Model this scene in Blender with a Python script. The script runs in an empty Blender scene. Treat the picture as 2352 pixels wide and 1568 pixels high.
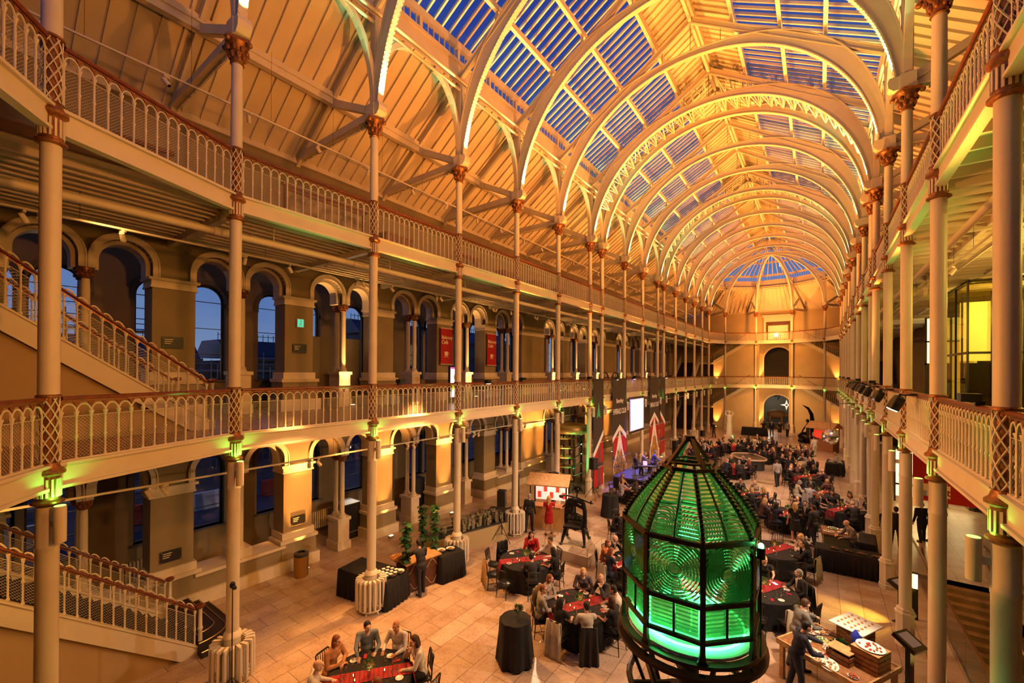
K_FLOOD, K_GFLOOD, K_FOOT, K_STAGE, K_GREEN = 8500, 300, 620, 2100, 26
K_LENS, K_GT, K_FAR, K_WASH, K_UP = 26, 150, 130, 750, 160
K_SIDE = 1500
import bpy, bmesh, math, random
from math import sin, cos, pi, radians, sqrt, atan2, hypot
from mathutils import Vector, Matrix
random.seed(7)
SC = bpy.context.scene
COL = SC.collection
# ------------------------------------------------------------------ camera, sky, exposure, lights
HC, YAW, PIT, ROL = 7.3528, .6275, .0025, .0065
cam_d = bpy.data.cameras.new('camera'); cam = bpy.data.objects.new('camera', cam_d); COL.objects.link(cam)
cam_d.sensor_width = 36; cam_d.lens = 970.85 / 2352 * 36; cam_d.shift_y = 66.03 / 2352
cam_d.clip_start = .05; cam_d.clip_end = 400
cam.matrix_world = Matrix.Translation((0, 0, HC)) @ Matrix.Rotation(YAW, 4, 'Z') @ Matrix.Rotation(pi / 2 + PIT, 4, 'X') @ Matrix.Rotation(ROL, 4, 'Z')
SC.camera = cam
vs = SC.view_settings
vs.view_transform = 'Standard'; vs.look = 'None'; vs.gamma = 1; vs.use_curve_mapping = False; vs.exposure = 0.0
cy = SC.cycles
cy.max_bounces = 4; cy.diffuse_bounces = 2; cy.glossy_bounces = 2; cy.transmission_bounces = 3; cy.transparent_max_bounces = 8
cy.caustics_reflective = False; cy.caustics_refractive = False; cy.sample_clamp_indirect = 4; cy.sample_clamp_direct = 0
cy.use_denoising = True; cy.use_adaptive_sampling = True; cy.adaptive_threshold = .04; cy.adaptive_min_samples = 16
try: cy.use_light_tree = True
except Exception: pass
w = bpy.data.worlds.new('dusk'); SC.world = w; w.use_nodes = True
nt = w.node_tree; bg = nt.nodes['Background']
tc = nt.nodes.new('ShaderNodeTexCoord'); sp = nt.nodes.new('ShaderNodeSeparateXYZ'); rp = nt.nodes.new('ShaderNodeValToRGB')
nz = nt.nodes.new('ShaderNodeTexNoise'); nz.inputs['Scale'].default_value = 3.5; nz.inputs['Detail'].default_value = 5
mx = nt.nodes.new('ShaderNodeMath'); mx.operation = 'MULTIPLY_ADD'; mx.inputs[1].default_value = .35
nt.links.new(tc.outputs['Generated'], sp.inputs[0]); nt.links.new(tc.outputs['Generated'], nz.inputs['Vector'])
nt.links.new(nz.outputs['Fac'], mx.inputs[0]); nt.links.new(sp.outputs['Z'], mx.inputs[2]); nt.links.new(mx.outputs[0], rp.inputs[0])
rp.color_ramp.elements[0].position = .1; rp.color_ramp.elements[0].color = (.42, .55, .78, 1)
rp.color_ramp.elements[1].position = .85; rp.color_ramp.elements[1].color = (.035, .085, .50, 1)
e = rp.color_ramp.elements.new(.38); e.color = (.16, .30, .72, 1)
nt.links.new(rp.outputs[0], bg.inputs[0]); bg.inputs[1].default_value = .62

C = -4.59; XL, XR = -11.11, 1.93; BAY = 3.8
YC = []
for i in range(1, 17):
    y = 4.216 + BAY * (i - 1)
    if i >= 7: y -= .541 * BAY
    if i >= 11: y -= .541 * BAY
    YC.append(y)
def yc(i): return YC[i - 1]
F1, F2, R1, R2, CAP = 5.85, 11.46, 6.90, 12.51, 15.07
WX, WR = -15.78, 6.6           # inner faces of the two long walls
AMBER = (1, .32, .05); WARM = (1, .38, .075); GREEN = (.16, 1, .10)
def lamp(kind, loc, target, energy, color, size=.1, spot=60, blend=.6):
    d = bpy.data.lights.new(kind.lower() + '_light', kind); d.energy = energy; d.color = color
    if kind == 'SPOT': d.spot_size = radians(spot); d.spot_blend = blend; d.shadow_soft_size = size
    elif kind == 'AREA': d.shape = 'DISK'; d.size = size
    else: d.shadow_soft_size = size
    o = bpy.data.objects.new(d.name, d); COL.objects.link(o); o.location = loc
    if target is not None:
        o.rotation_euler = (Vector(target) - Vector(loc)).to_track_quat('-Z', 'Y').to_euler()
    return o
# amber floods on the upper balcony rails, throwing light across into the vault
FLOODS = []
for k, y in enumerate((9.0, 16.0, 23.0, 30.7, 40.0, 47.6, 55.2)):
    FLOODS += [(XR - .35, y, 7.15, -6.0, y + .8, 20.0), (XL + .35, y, 7.15, -3.2, y + .8, 20.0)]
for x, y, z, tx, ty, tz in FLOODS:
    lamp('SPOT', (x, y, z), (tx, ty, tz), K_FLOOD * ({9.0: .55}.get(y, 1.0)), AMBER, .12, 84, .6)
for y in (7.5, 14.5, 21.5, 29, 37, 45, 53):      # soft amber fill, added to brighten the opposite galleries
    lamp('SPOT', (XR - .35, y, 13.0), (XL, y + 1, 7.4), K_SIDE, (1, .38, .08), .3, 105, .8)
    lamp('SPOT', (XL + .35, y, 13.0), (XR, y + 1, 7.4), K_SIDE * .55, (1, .38, .08), .3, 105, .8)
lamp('SPOT', (XR - .35, 3.2, 9.2), (XL, 3.0, 9.4), K_SIDE * 1.1, (1, .36, .07), .3, 110, .8); lamp('SPOT', (XL + .35, 6.5, 8.4), (XR, 9.0, 9.0), K_SIDE * 2.4, (1, .33, .05), .3, 80, .8); lamp('SPOT', (XL + .35, 13.9, 6.8), (XR, 14.5, 3.4), K_SIDE * .7, (1, .38, .08), .3, 80, .8)  # more amber fill added for the near columns, without fixtures
for y, s_ in ((11.0, 1), (21.0, -1), (24.3, 1), (31, -1), (38, 1)):      # green accents high in the vault
    lamp('SPOT', (C - s_ * 6.2, y, 7.2), (C + s_ * 4.2, y + 4.5, 20), 1500, (.10, 1, .28), .08, 46, .6)
for y in (6.1, 9.9, 13.7, 17.5, 26.9, 34.5, 43.8, 51.4):
    lamp('SPOT', (XR - .95, y, 7.2), (XR - .75, y + .3, 18.6), K_GFLOOD, (.22, 1, .14), .15, 52, .8)
    lamp('SPOT', (XL + .95, y, 7.2), (XL + .75, y + .3, 19), K_GFLOOD * .7, (.22, 1, .22), .15, 52, .8)
# green-white uplights on every arch foot
for i in range(1, 17):
    for s in (-1, 1):
        x = C + s * 6.12
        lamp('SPOT', (x - s * .06, yc(i), 15.46), (x - s * .45, yc(i), 18.6), K_FOOT, (.30, 1, .45), .03, 70, .9)
# stage floods on the stair-side rail, aimed down at the floor
for (x, y, tx, ty, e_, col) in ((1.4, 12.2, -6, 12, 1.0, (1, .66, .42)), (1.4, 17.5, -7, 17, 1.0, (1, .68, .46)), (1.4, 23, -5, 26, 1.0, (1, .72, .52)),
                           (1.4, 30, -5, 33, 1.0, (1, .62, .4)), (1.4, 40, -5, 44, 1.0, (1, .6, .34)), (XL + .3, 34, -3, 30, .8, (1, .6, .36)), (XL + .3, 17, -5, 15, .8, (1, .60, .34)),
                           (XL + .3, 9.9, -9, 8, .9, (1, .42, .1)), (XL + .3, 5.5, -8, 5, .5, (1, .42, .12)), (XL + .3, 44, -4, 48, 1, (1, .55, .26))):
    lamp('SPOT', (x, y, 6.6), (tx, ty, 0), K_STAGE * e_, col, .12, 105, .9)
lamp('SPOT', (-10.7, 30.2, 7.0), (-9.2, 27.4, .9), 5000, (.10, .12, 1), .06, 42, .5)      # blue light on the bandstand

# ------------------------------------------------------------------ materials
MATS = {}
def mat(name, col, rough=.6, metal=0, var=0, scale=6, bump=0, emit=0, ecol=None, spec=.4):
    if name in MATS: return MATS[name]
    m = bpy.data.materials.new(name); m.use_nodes = True; n = m.node_tree.nodes; l = m.node_tree.links
    b = n['Principled BSDF']; b.inputs['Base Color'].default_value = (*col, 1); b.inputs['Roughness'].default_value = rough
    b.inputs['Metallic'].default_value = metal; b.inputs['Specular IOR Level'].default_value = spec
    if emit: b.inputs['Emission Color'].default_value = (*(ecol or col), 1); b.inputs['Emission Strength'].default_value = emit
    if var or bump:
        t = n.new('ShaderNodeTexCoord'); z = n.new('ShaderNodeTexNoise'); z.inputs['Scale'].default_value = scale; z.inputs['Detail'].default_value = 4
        l.new(t.outputs['Object'], z.inputs['Vector'])
        if var:
            r = n.new('ShaderNodeValToRGB'); r.color_ramp.elements[0].position = .3; r.color_ramp.elements[1].position = .7
            r.color_ramp.elements[0].color = (*[c * (1 - var) for c in col], 1); r.color_ramp.elements[1].color = (*[min(1, c * (1 + var)) for c in col], 1)
            l.new(z.outputs['Fac'], r.inputs[0]); l.new(r.outputs[0], b.inputs['Base Color'])
        if bump:
            u = n.new('ShaderNodeBump'); u.inputs['Strength'].default_value = bump; u.inputs['Distance'].default_value = .02
            l.new(z.outputs['Fac'], u.inputs['Height']); l.new(u.outputs[0], b.inputs['Normal'])
    MATS[name] = m; return m
CREAM = mat('cream_ironwork_paint', (.80, .69, .52), .42, var=.05, scale=2)
VCREAM = mat('cream_roof_paint', (.82, .70, .52), .6, var=.04, scale=1.5)
STONE = mat('olive_grey_wall_paint', (.29, .225, .13), .8, var=.10, scale=1.2, bump=.05)
MOULD = mat('cream_plaster_moulding', (.74, .62, .45), .6, var=.06, scale=3)
GILT = mat('bronze_brown_gilding', (.30, .12, .04), .38, .5, var=.35, scale=30)
WOOD = mat('polished_mahogany', (.20, .045, .015), .3, var=.3, scale=12)
BLACKM = mat('black_enamel', (.012, .012, .013), .35)
BLACKC = mat('black_cloth', (.010, .010, .012), .85, var=.3, scale=20)
DARK = mat('dark_grey_metal', (.05, .05, .055), .4, .3)
BRASS = mat('worn_brass', (.6, .38, .12), .3, .9)
STEEL = mat('brushed_steel', (.5, .5, .52), .3, .9)
WHITE = mat('white_ceramic', (.8, .78, .74), .3)
PLANK = mat('pale_timber', (.48, .28, .12), .55, var=.25, scale=9)
CRATE = mat('stained_crate_timber', (.26, .11, .04), .6, var=.35, scale=14)
LEAF = mat('glossy_leaf', (.02, .09, .02), .35, var=.5, scale=15)
LEAF2 = mat('posy_foliage', (.07, .16, .04), .6, var=.6, scale=40)
RUNNER = mat('red_runner', (.32, .012, .015), .8, var=.3, scale=25)
LINEN = mat('white_linen', (.62, .56, .48), .85)
REDN = mat('red_napkin', (.38, .01, .02), .8)
FLAME = mat('candle_flame', (1, .5, .1), .5, emit=14, ecol=(1, .48, .10))
def glassmat(name, tint=(1, 1, 1), gl=.10, rough=.02):
    m = bpy.data.materials.new(name); m.use_nodes = True; n = m.node_tree.nodes; l = m.node_tree.links
    n.remove(n['Principled BSDF']); o = n['Material Output']; t = n.new('ShaderNodeBsdfTransparent'); t.inputs[0].default_value = (*tint, 1)
    g = n.new('ShaderNodeBsdfGlossy'); g.inputs['Roughness'].default_value = rough; x = n.new('ShaderNodeMixShader')
    f = n.new('ShaderNodeLayerWeight'); f.inputs[0].default_value = .5; pw = n.new('ShaderNodeMath'); pw.operation = 'POWER'; pw.inputs[1].default_value = 4; a = n.new('ShaderNodeMath'); a.operation = 'MULTIPLY_ADD'; a.inputs[1].default_value = .45; a.inputs[2].default_value = gl + .02
    l.new(f.outputs['Facing'], pw.inputs[0]); l.new(pw.outputs[0], a.inputs[0]); l.new(a.outputs[0], x.inputs[0]); l.new(t.outputs[0], x.inputs[1]); l.new(g.outputs[0], x.inputs[2]); l.new(x.outputs[0], o.inputs[0])
    MATS[name] = m; return m
PANE = glassmat('window_glass', (.92, .95, .97), .0); GLASS = glassmat('drinking_glass', (.93, .93, .9), .28, .05)
def floor_mat():
    m = bpy.data.materials.new('travertine_paving'); m.use_nodes = True; n = m.node_tree.nodes; l = m.node_tree.links; b = n['Principled BSDF']
    t = n.new('ShaderNodeTexCoord'); mp = n.new('ShaderNodeMapping'); mp.inputs['Rotation'].default_value = (0, 0, pi / 2)
    br = n.new('ShaderNodeTexBrick'); br.inputs['Scale'].default_value = 1; br.inputs['Brick Width'].default_value = 1.15; br.inputs['Row Height'].default_value = .58
    br.inputs['Mortar Size'].default_value = .007; br.inputs['Bias'].default_value = 0; br.inputs['Color1'].default_value = (.64, .50, .38, 1); br.inputs['Color2'].default_value = (.52, .38, .28, 1)
    br.inputs['Mortar'].default_value = (.16, .11, .08, 1)
    z = n.new('ShaderNodeTexNoise'); z.inputs['Scale'].default_value = 1.4; z.inputs['Detail'].default_value = 9; z.inputs['Roughness'].default_value = .7
    r = n.new('ShaderNodeValToRGB'); r.color_ramp.elements[0].position = .36; r.color_ramp.elements[0].color = (.55, .42, .36, 1); r.color_ramp.elements[1].position = .56; r.color_ramp.elements[1].color = (1, 1, 1, 1)
    z2 = n.new('ShaderNodeTexNoise'); z2.inputs['Scale'].default_value = 16; z2.inputs['Detail'].default_value = 6
    r2 = n.new('ShaderNodeValToRGB'); r2.color_ramp.elements[0].position = .34; r2.color_ramp.elements[0].color = (.5, .36, .3, 1); r2.color_ramp.elements[1].position = .46; r2.color_ramp.elements[1].color = (1, 1, 1, 1)
    a = n.new('ShaderNodeMixRGB'); a.blend_type = 'MULTIPLY'; a.inputs[0].default_value = .55
    a2 = n.new('ShaderNodeMixRGB'); a2.blend_type = 'MULTIPLY'; a2.inputs[0].default_value = .42
    l.new(t.outputs['Object'], mp.inputs[0]); l.new(mp.outputs[0], br.inputs[0]); l.new(t.outputs['Object'], z.inputs['Vector']); l.new(t.outputs['Object'], z2.inputs['Vector'])
    l.new(z.outputs['Fac'], r.inputs[0]); l.new(z2.outputs['Fac'], r2.inputs[0]); l.new(br.outputs['Color'], a.inputs[1]); l.new(r.outputs[0], a.inputs[2])
    l.new(a.outputs[0], a2.inputs[1]); l.new(r2.outputs[0], a2.inputs[2]); l.new(a2.outputs[0], b.inputs['Base Color']); b.inputs['Roughness'].default_value = .30
    b.inputs['Specular IOR Level'].default_value = .5
    return m
FLOOR = floor_mat()

# ------------------------------------------------------------------ mesh helpers
class MB:
    def __init__(s): s.v = []; s.f = []; s.m = []; s.cur = 0
    def add(s, vs_, fs):
        o = len(s.v); s.v.extend(vs_); s.f.extend([tuple(i + o for i in f) for f in fs]); s.m.extend([s.cur] * len(fs)); return s
    def hexa(s, p): return s.add(p, [(0, 3, 2, 1), (4, 5, 6, 7), (0, 1, 5, 4), (1, 2, 6, 5), (2, 3, 7, 6), (3, 0, 4, 7)])
    def box(s, x0, y0, z0, x1, y1, z1):
        return s.hexa([(x0, y0, z0), (x1, y0, z0), (x1, y1, z0), (x0, y1, z0), (x0, y0, z1), (x1, y0, z1), (x1, y1, z1), (x0, y1, z1)])
    def cbox(s, c, sz, rz=0):
        hx, hy, hz = sz[0] / 2, sz[1] / 2, sz[2] / 2; a, b = cos(rz), sin(rz)
        return s.hexa([(c[0] + x * a - y * b, c[1] + x * b + y * a, c[2] + z) for z in (-hz, hz) for x, y in ((-hx, -hy), (hx, -hy), (hx, hy), (-hx, hy))])
    def bar(s, p, q, w, h, up=(0, 0, 1)):
        p, q = Vector(p), Vector(q); d = (q - p).normalized(); u = Vector(up); sd = d.cross(u)
        if sd.length < 1e-4: sd = d.cross(Vector((0, 1, 0)))
        sd.normalize(); u = sd.cross(d).normalized(); a, b = sd * w / 2, u * h / 2
        return s.hexa([tuple(c + x) for c in (p, q) for x in (-a - b, a - b, a + b, -a + b)])
    def tube(s, pts, r, n=8, closed=False, cap=True):
        P = [Vector(p) for p in pts]; N = len(P); R = r if isinstance(r, (list, tuple)) else [r] * N
        T = []
        for i in range(N):
            a = P[(i - 1) % N] if (closed or i > 0) else P[i]; b = P[(i + 1) % N] if (closed or i < N - 1) else P[i]
            t = (b - a); T.append(t.normalized() if t.length > 1e-9 else Vector((0, 0, 1)))
        ref = Vector((0, 0, 1)) if abs(T[0].z) < .9 else Vector((1, 0, 0)); u = T[0].cross(ref).normalized(); vs_ = []
        for i in range(N):
            u = u - T[i] * u.dot(T[i])
            if u.length < 1e-6: u = T[i].orthogonal()
            u.normalize(); w_ = T[i].cross(u)
            for k in range(n):
                a = 2 * pi * k / n; vs_.append(tuple(P[i] + (u * cos(a) + w_ * sin(a)) * R[i]))
        fs = []
        for i in range(N if closed else N - 1):
            j = (i + 1) % N
            for k in range(n): fs.append((i * n + k, i * n + (k + 1) % n, j * n + (k + 1) % n, j * n + k))
        if cap and not closed: fs.append(tuple(range(n - 1, -1, -1))); fs.append(tuple((N - 1) * n + k for k in range(n)))
        return s.add(vs_, fs)
    def lathe(s, prof, n=16, o=(0, 0, 0), ax=None, cap=True):
        M = Matrix.Identity(3)
        if ax is not None: M = Vector((0, 0, 1)).rotation_difference(Vector(ax)).to_matrix()
        vs_ = [tuple(M @ Vector((r * cos(2 * pi * k / n), r * sin(2 * pi * k / n), z)) + Vector(o)) for r, z in prof for k in range(n)]
        fs = [(i * n + k, i * n + (k + 1) % n, (i + 1) * n + (k + 1) % n, (i + 1) * n + k) for i in range(len(prof) - 1) for k in range(n)]
        if cap: fs.append(tuple(range(n - 1, -1, -1))); fs.append(tuple((len(prof) - 1) * n + k for k in range(n)))
        return s.add(vs_, fs)
    def ell(s, c, r, n=10, m=7):
        if not isinstance(r, (list, tuple)): r = (r, r, r)
        vs_ = [(c[0], c[1], c[2] - r[2])]
        for i in range(1, m):
            a = -pi / 2 + pi * i / m
            vs_ += [(c[0] + r[0] * cos(a) * cos(2 * pi * k / n), c[1] + r[1] * cos(a) * sin(2 * pi * k / n), c[2] + r[2] * sin(a)) for k in range(n)]
        vs_.append((c[0], c[1], c[2] + r[2])); L = len(vs_) - 1
        fs = [(0, 1 + (k + 1) % n, 1 + k) for k in range(n)] + [(L, L - n + k, L - n + (k + 1) % n) for k in range(n)]
        fs += [(1 + i * n + k, 1 + i * n + (k + 1) % n, 1 + (i + 1) * n + (k + 1) % n, 1 + (i + 1) * n + k) for i in range(m - 2) for k in range(n)]
        return s.add(vs_, fs)
    def prism(s, poly, fn, w0, w1):
        n = len(poly); vs_ = [fn(u, v, w0) for u, v in poly] + [fn(u, v, w1) for u, v in poly]
        return s.add(vs_, [tuple(range(n - 1, -1, -1)), tuple(range(n, 2 * n))] + [(i, (i + 1) % n, n + (i + 1) % n, n + i) for i in range(n)])
    def sweep(s, path, sec, fn):
        """path of 2D points with normals; sec = list of (offset along normal, w); fn maps (u,v,w)->xyz"""
        k = len(sec); vs_ = []
        for (u, v, nu, nv) in path:
            for o, w_ in sec: vs_.append(fn(u + nu * o, v + nv * o, w_))
        fs = [(i * k + j, i * k + (j + 1) % k, (i + 1) * k + (j + 1) % k, (i + 1) * k + j) for i in range(len(path) - 1) for j in range(k)]
        fs += [tuple(range(k - 1, -1, -1)), tuple((len(path) - 1) * k + j for j in range(k))]
        return s.add(vs_, fs)
    def mesh(s, name, mats, smooth=False):
        me = bpy.data.meshes.new(name); me.from_pydata(s.v, [], s.f)
        for m in (mats if isinstance(mats, (list, tuple)) else [mats]): me.materials.append(m)
        if any(s.m): me.polygons.foreach_set('material_index', s.m)
        bm = bmesh.new(); bm.from_mesh(me); bmesh.ops.recalc_face_normals(bm, faces=bm.faces); bm.to_mesh(me); bm.free()
        if smooth:
            me.polygons.foreach_set('use_smooth', [True] * len(me.polygons)); me.set_sharp_from_angle(angle=radians(38))
        me.update(); return me
def obj(name, me, parent=None, loc=None, rz=0):
    o = bpy.data.objects.new(name, me); COL.objects.link(o)
    if parent is not None: o.parent = parent
    if loc is not None: o.location = loc
    if rz: o.rotation_euler = (0, 0, rz)
    return o
def part(name, mb, m, parent, smooth=False): return obj(name, mb.mesh(name, m, smooth), parent)
def tag(o, label, cat, group=None, kind=None):
    o['label'] = label; o['category'] = cat
    if group: o['group'] = group
    if kind: o['kind'] = kind
    return o
def thing(name, label, cat, loc=(0, 0, 0), rz=0, group=None):
    o = bpy.data.objects.new(name, None); COL.objects.link(o); o.location = loc; o.rotation_euler = (0, 0, rz); o.empty_display_size = .1
    return tag(o, label, cat, group)
def single(name, mb, m, label, cat, loc=(0, 0, 0), rz=0, group=None, smooth=False):
    return tag(obj(name, mb.mesh(name, m, smooth), None, loc, rz), label, cat, group)
def struct(name, mb, m, parent=None, smooth=False):
    o = obj(name, mb.mesh(name, m, smooth), parent)
    if parent is None: o['kind'] = 'structure'
    return o
def dup(root, loc=None, rz=None, label=None, group=None):
    r = root.copy(); COL.objects.link(r)
    if loc is not None: r.location = loc
    if rz is not None: r.rotation_euler = (0, 0, rz)
    if label: r['label'] = label
    if group: r['group'] = group
    for ch in list(root.children):
        c = ch.copy(); COL.objects.link(c); c.parent = r
        for g in list(ch.children):
            d = g.copy(); COL.objects.link(d); d.parent = c
    return r
ORD = ['first', 'second', 'third', 'fourth', 'fifth', 'sixth', 'seventh', 'eighth', 'ninth', 'tenth', 'eleventh', 'twelfth', 'thirteenth', 'fourteenth', 'fifteenth', 'sixteenth', 'seventeenth', 'eighteenth', 'nineteenth', 'twentieth']
# ------------------------------------------------------------------ large structure
YN, YF = -5.5, 65.0
NEAR = [(XL, yc(1)), (-9.75, 1.1), (-6.54, -1.1), (-2.64, -1.1), (.57, 1.1), (XR, yc(1))]
FAR = [(XL, yc(16)), (-9.75, 60.2), (-6.54, 62.4), (-2.64, 62.4), (.57, 60.2), (XR, yc(16))]
m = MB(); VX0, VX1, VY0, VY1 = 3.0, 4.85, 11.0, 21.4
for x0, y0, x1, y1 in ((-18.5, YN, VX0, YF), (VX0, VY1, VX1, YF), (VX0, YN, VX1, VY0), (VX1, YN, 9.5, YF)): m.box(x0, y0, -.3, x1, y1, 0)
struct('floor', m, FLOOR)
DECKTOP = mat('varnished_gallery_boards', (.22, .09, .04), .28, var=.2, scale=5)
def deck(z, name):
    m = MB()
    m.box(WX - (2.7 if z < 7 else 0), YN, z - .12, XL, YF, z); m.box(XR, YN, z - .12, WR + 2.5, YF, z)
    for P, ye in ((NEAR, YN), (FAR, YF)):
        poly = P + [(XR, ye), (XL, ye)]; m.prism(poly, lambda u, v, w_: (u, v, w_), z - .12, z)
    o = struct(name, m, DECKTOP)
deck(F1, 'floor_first_gallery'); deck(F2, 'floor_upper_gallery')
# deck undersides: boards, joists and cross beams
for z, nm in ((F1, 'lower'), (F2, 'upper')):
    for (x0, x1, sd) in ((WX, XL, 'left'), (XR, WR + 2.5, 'right')):
        m = MB(); m.box(x0, YN, z - .145, x1, YF, z - .122)
        k = 0
        if sd == 'left':
            x = x0 + .2
            while x < x1 - .1: m.box(x, YN, z - .30, x + .07, YF, z - .14); x += .34
        else:
            y = YN
            while y < YF: m.box(x0, y, z - .34, x1, y + .07, z - .14); y += .63
            for x in (3.4, 5.0): m.box(x, YN, z - .40, x + .1, YF, z - .14)
        struct('ceiling_%s_%s' % (sd, nm), m, VCREAM)
        m = MB()
        for i in range(1, 17): m.box(x0, yc(i) - .08, z - .46, x1, yc(i) + .08, z - .15)
        for y in (.4, 60.9): m.box(x0, y - .08, z - .46, x1, y + .08, z - .15)
        struct('ceiling_beam_%s_%s' % (sd, nm), m, CREAM)
# fascia girders along every gallery edge
def edges(side):
    if side == 'left': return [(NEAR[2], NEAR[1]), (NEAR[1], NEAR[0])] + [((XL, yc(i)), (XL, yc(i + 1))) for i in range(1, 16)]
    if side == 'right': return [((XR, yc(i)), (XR, yc(i + 1))) for i in range(1, 16)]
    return [(FAR[i], FAR[i + 1]) for i in range(5)]
n_ = 0
for z in (F1, F2):
    for side in ('left', 'right', 'far'):
        m = MB()
        for p, q in edges(side):
            m.bar((*p, z - .20), (*q, z - .20), .06, .34); m.bar((*p, z - .02), (*q, z - .02), .20, .05); m.bar((*p, z - .38), (*q, z - .38), .16, .05)
        n_ += 1; struct('trim_%d' % n_, m, CREAM)

# ---- arcaded walls
def arch_block(m, xf, xb, yc_, r, spring, top, n=14):
    """masonry above one arched opening"""
    ys = [yc_ + r * cos(pi - pi * k / n) for k in range(n + 1)]; zs = [spring + r * sin(pi * k / n) for k in range(n + 1)]
    for k in range(n):
        a, b = ys[k], ys[k + 1]; m.hexa([(xf, a, zs[k]), (xf, b, zs[k + 1]), (xb, b, zs[k + 1]), (xb, a, zs[k]), (xf, a, top), (xf, b, top), (xb, b, top), (xb, a, top)])
def ring(m, x0, x1, yc_, r0, r1, spring, base=None, n=18):
    path = [(yc_ + r0 * cos(pi - pi * k / n), spring + r0 * sin(pi * k / n), cos(pi - pi * k / n), sin(pi * k / n)) for k in range(n + 1)]
    if base is not None: path = [(yc_ - r0, base, -1, 0)] + path + [(yc_ + r0, base, 1, 0)]
    m.sweep(path, [(0, x0), (r1 - r0, x0), (r1 - r0, x1), (0, x1)], lambda u, v, w_: (w_, u, v))
BAYS = [0, 1, 2, 3, 4, 5, 7, 8, 9, 11, 12, 13, 14, 15]
MID = {b: (yc(b) if b else yc(1) - BAY) + 1.9 + .13 for b in BAYS}
HR, HO = .60, .77
def arcade(x, sg, z0, spring, imp, top, name, low):
    """x inner face, sg = direction away from the hall"""
    xb = x + sg * .75; w = MB(); t = MB()
    edge = YN
    for b in BAYS:
        mid = MID[b]; a0, a1 = mid - HO - HR, mid + HO + HR
        w.box(min(x, xb), edge, z0, max(x, xb), a0, top)
        # impost band and skirting on the pier
        L, R_ = edge, a0
        for (dz0, dz1, p) in ((imp - .30, imp - .24, .05), (imp - .24, imp - .08, .03), (imp - .08, imp, .10)):
            t.box(min(x - sg * p, xb + sg * .02), max(L, YN) - (p if L > YN else 0), dz0, max(x - sg * p, xb + sg * .02), R_ + p, dz1)
        zz = z0 + (1.02 if z0 < 1 else 1.05)
        for (d0, d1, p) in ((zz + .10, zz + .36, .07), (zz, zz + .12, .17), (zz - .16, zz, .10), (z0, z0 + .42, .22)):
            t.box(min(x - sg * p, xb + sg * .02), max(L, YN) - (p if L > YN else 0), d0, max(x - sg * p, xb + sg * .02), R_ + p, d1)
        w.box(min(x - sg * .12, xb), max(L, YN) - (.12 if L > YN else 0), z0 + .4, max(x - sg * .12, xb), R_ + .12, zz)
        w.box(min(x, xb), mid - HO + HR, imp, max(x, xb), mid + HO - HR, top)
        for s in (-1, 1):
            c = mid + s * HO; arch_block(w, x, xb, c, HR, spring, top)
            ring(t, x - sg * .07, x + sg * .10, c, HR, HR + .155, spring, imp)
            ring(t, x - sg * .10, x - sg * .03, c, HR + .13, HR + .165, spring, imp)
            ring(t, x + sg * .22, xb - sg * .05, c, HR - .10, HR + .02, spring, imp)
        if low(b):
            w.box(min(x - sg * .1, xb), a0, z0, max(x - sg * .1, xb), a1, z0 + .90)
            t.box(min(x - sg * .2, xb), a0, z0 + .90, max(x - sg * .2, xb), a1, z0 + 1.0); t.box(min(x - sg * .215, x), a0 - .3, z0, max(x - sg * .215, x), a1 + .3, z0 + .415)
        edge = a1
    w.box(min(x, xb), edge, z0, max(x, xb), YF, top)
    struct(name, w, STONE); return t
tL = arcade(WX, -1, 0, 4.12, 3.85, F1 - .12, 'wall_left_ground', lambda b: b in (0, 1, 5, 12, 13, 14, 15))
struct('trim_left_ground', tL, MOULD)
tU = arcade(WX, -1, F1, 10.36, 10.05, F2 - .12, 'wall_left_first', lambda b: False)
struct('trim_left_first', tU, MOULD)
m = MB(); m.box(WX - .5, YN, F2, WX, YF, 15.35); struct('wall_left_upper', m, STONE)
m = MB(); m.box(WX, YN, F2, WX + .05, YF, F2 + .3); m.box(WX, YN, 15.0, WX + .12, YF, 15.2); struct('baseboard_left', m, MOULD)
# outer street wall with arched windows
WOX = -18.4; WC = sorted([4.63 + BAY * k for k in range(-2, 15)] + [6.04 + BAY * k for k in range(-2, 15)])
w = MB(); t = MB()
for z0, sill, spring, top in ((0, 1.5, 3.66, F1), (F1, 6.95, 9.87, 11.4)):
    edge = YN
    for c in WC:
        w.box(WOX - .45, edge, z0, WOX, c - .62, top); arch_block(w, WOX, WOX - .45, c, .62, spring, top, 12); w.box(WOX - .45, c - .62, z0, WOX, c + .62, sill)
        ring(t, WOX - .1, WOX + .06, c, .62, .78, spring, spring - .2, 14); t.box(WOX - .3, c - .72, sill - .06, WOX + .12, c + .72, sill); edge = c + .62
    w.box(WOX - .45, edge, z0, WOX, YF, top)
struct('wall_street', w, STONE); struct('trim_street_windows', t, mat('dark_window_trim', (.16, .13, .09), .6))
IRONF = mat('dark_window_frame', (.03, .03, .03), .5)
n_ = 0
for z0, sill, spring in ((0, 1.5, 3.66), (F1, 6.95, 9.87)):
    for c in WC:
        if c < -1 or c > 46: continue
        n_ += 1; f = MB()
        ring(f, WOX - .28, WOX - .22, c, .55, .62, spring, sill, 12)
        for zz in [sill + .02] + [sill + (spring - sill) * q for q in (.33, .66, 1)]: f.box(WOX - .27, c - .6, zz - .012, WOX - .23, c + .6, zz + .012)
        fo = struct('window_%d' % n_, f, IRONF)
        g = MB(); g.prism([(c - .6, sill), (c + .6, sill)] + [(c + .6 * cos(pi * k / 10), spring + .6 * sin(pi * k / 10)) for k in range(11)], lambda u, v, w_: (w_, u, v), WOX - .255, WOX - .245)
        part('pane', g, PANE, fo)
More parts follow.
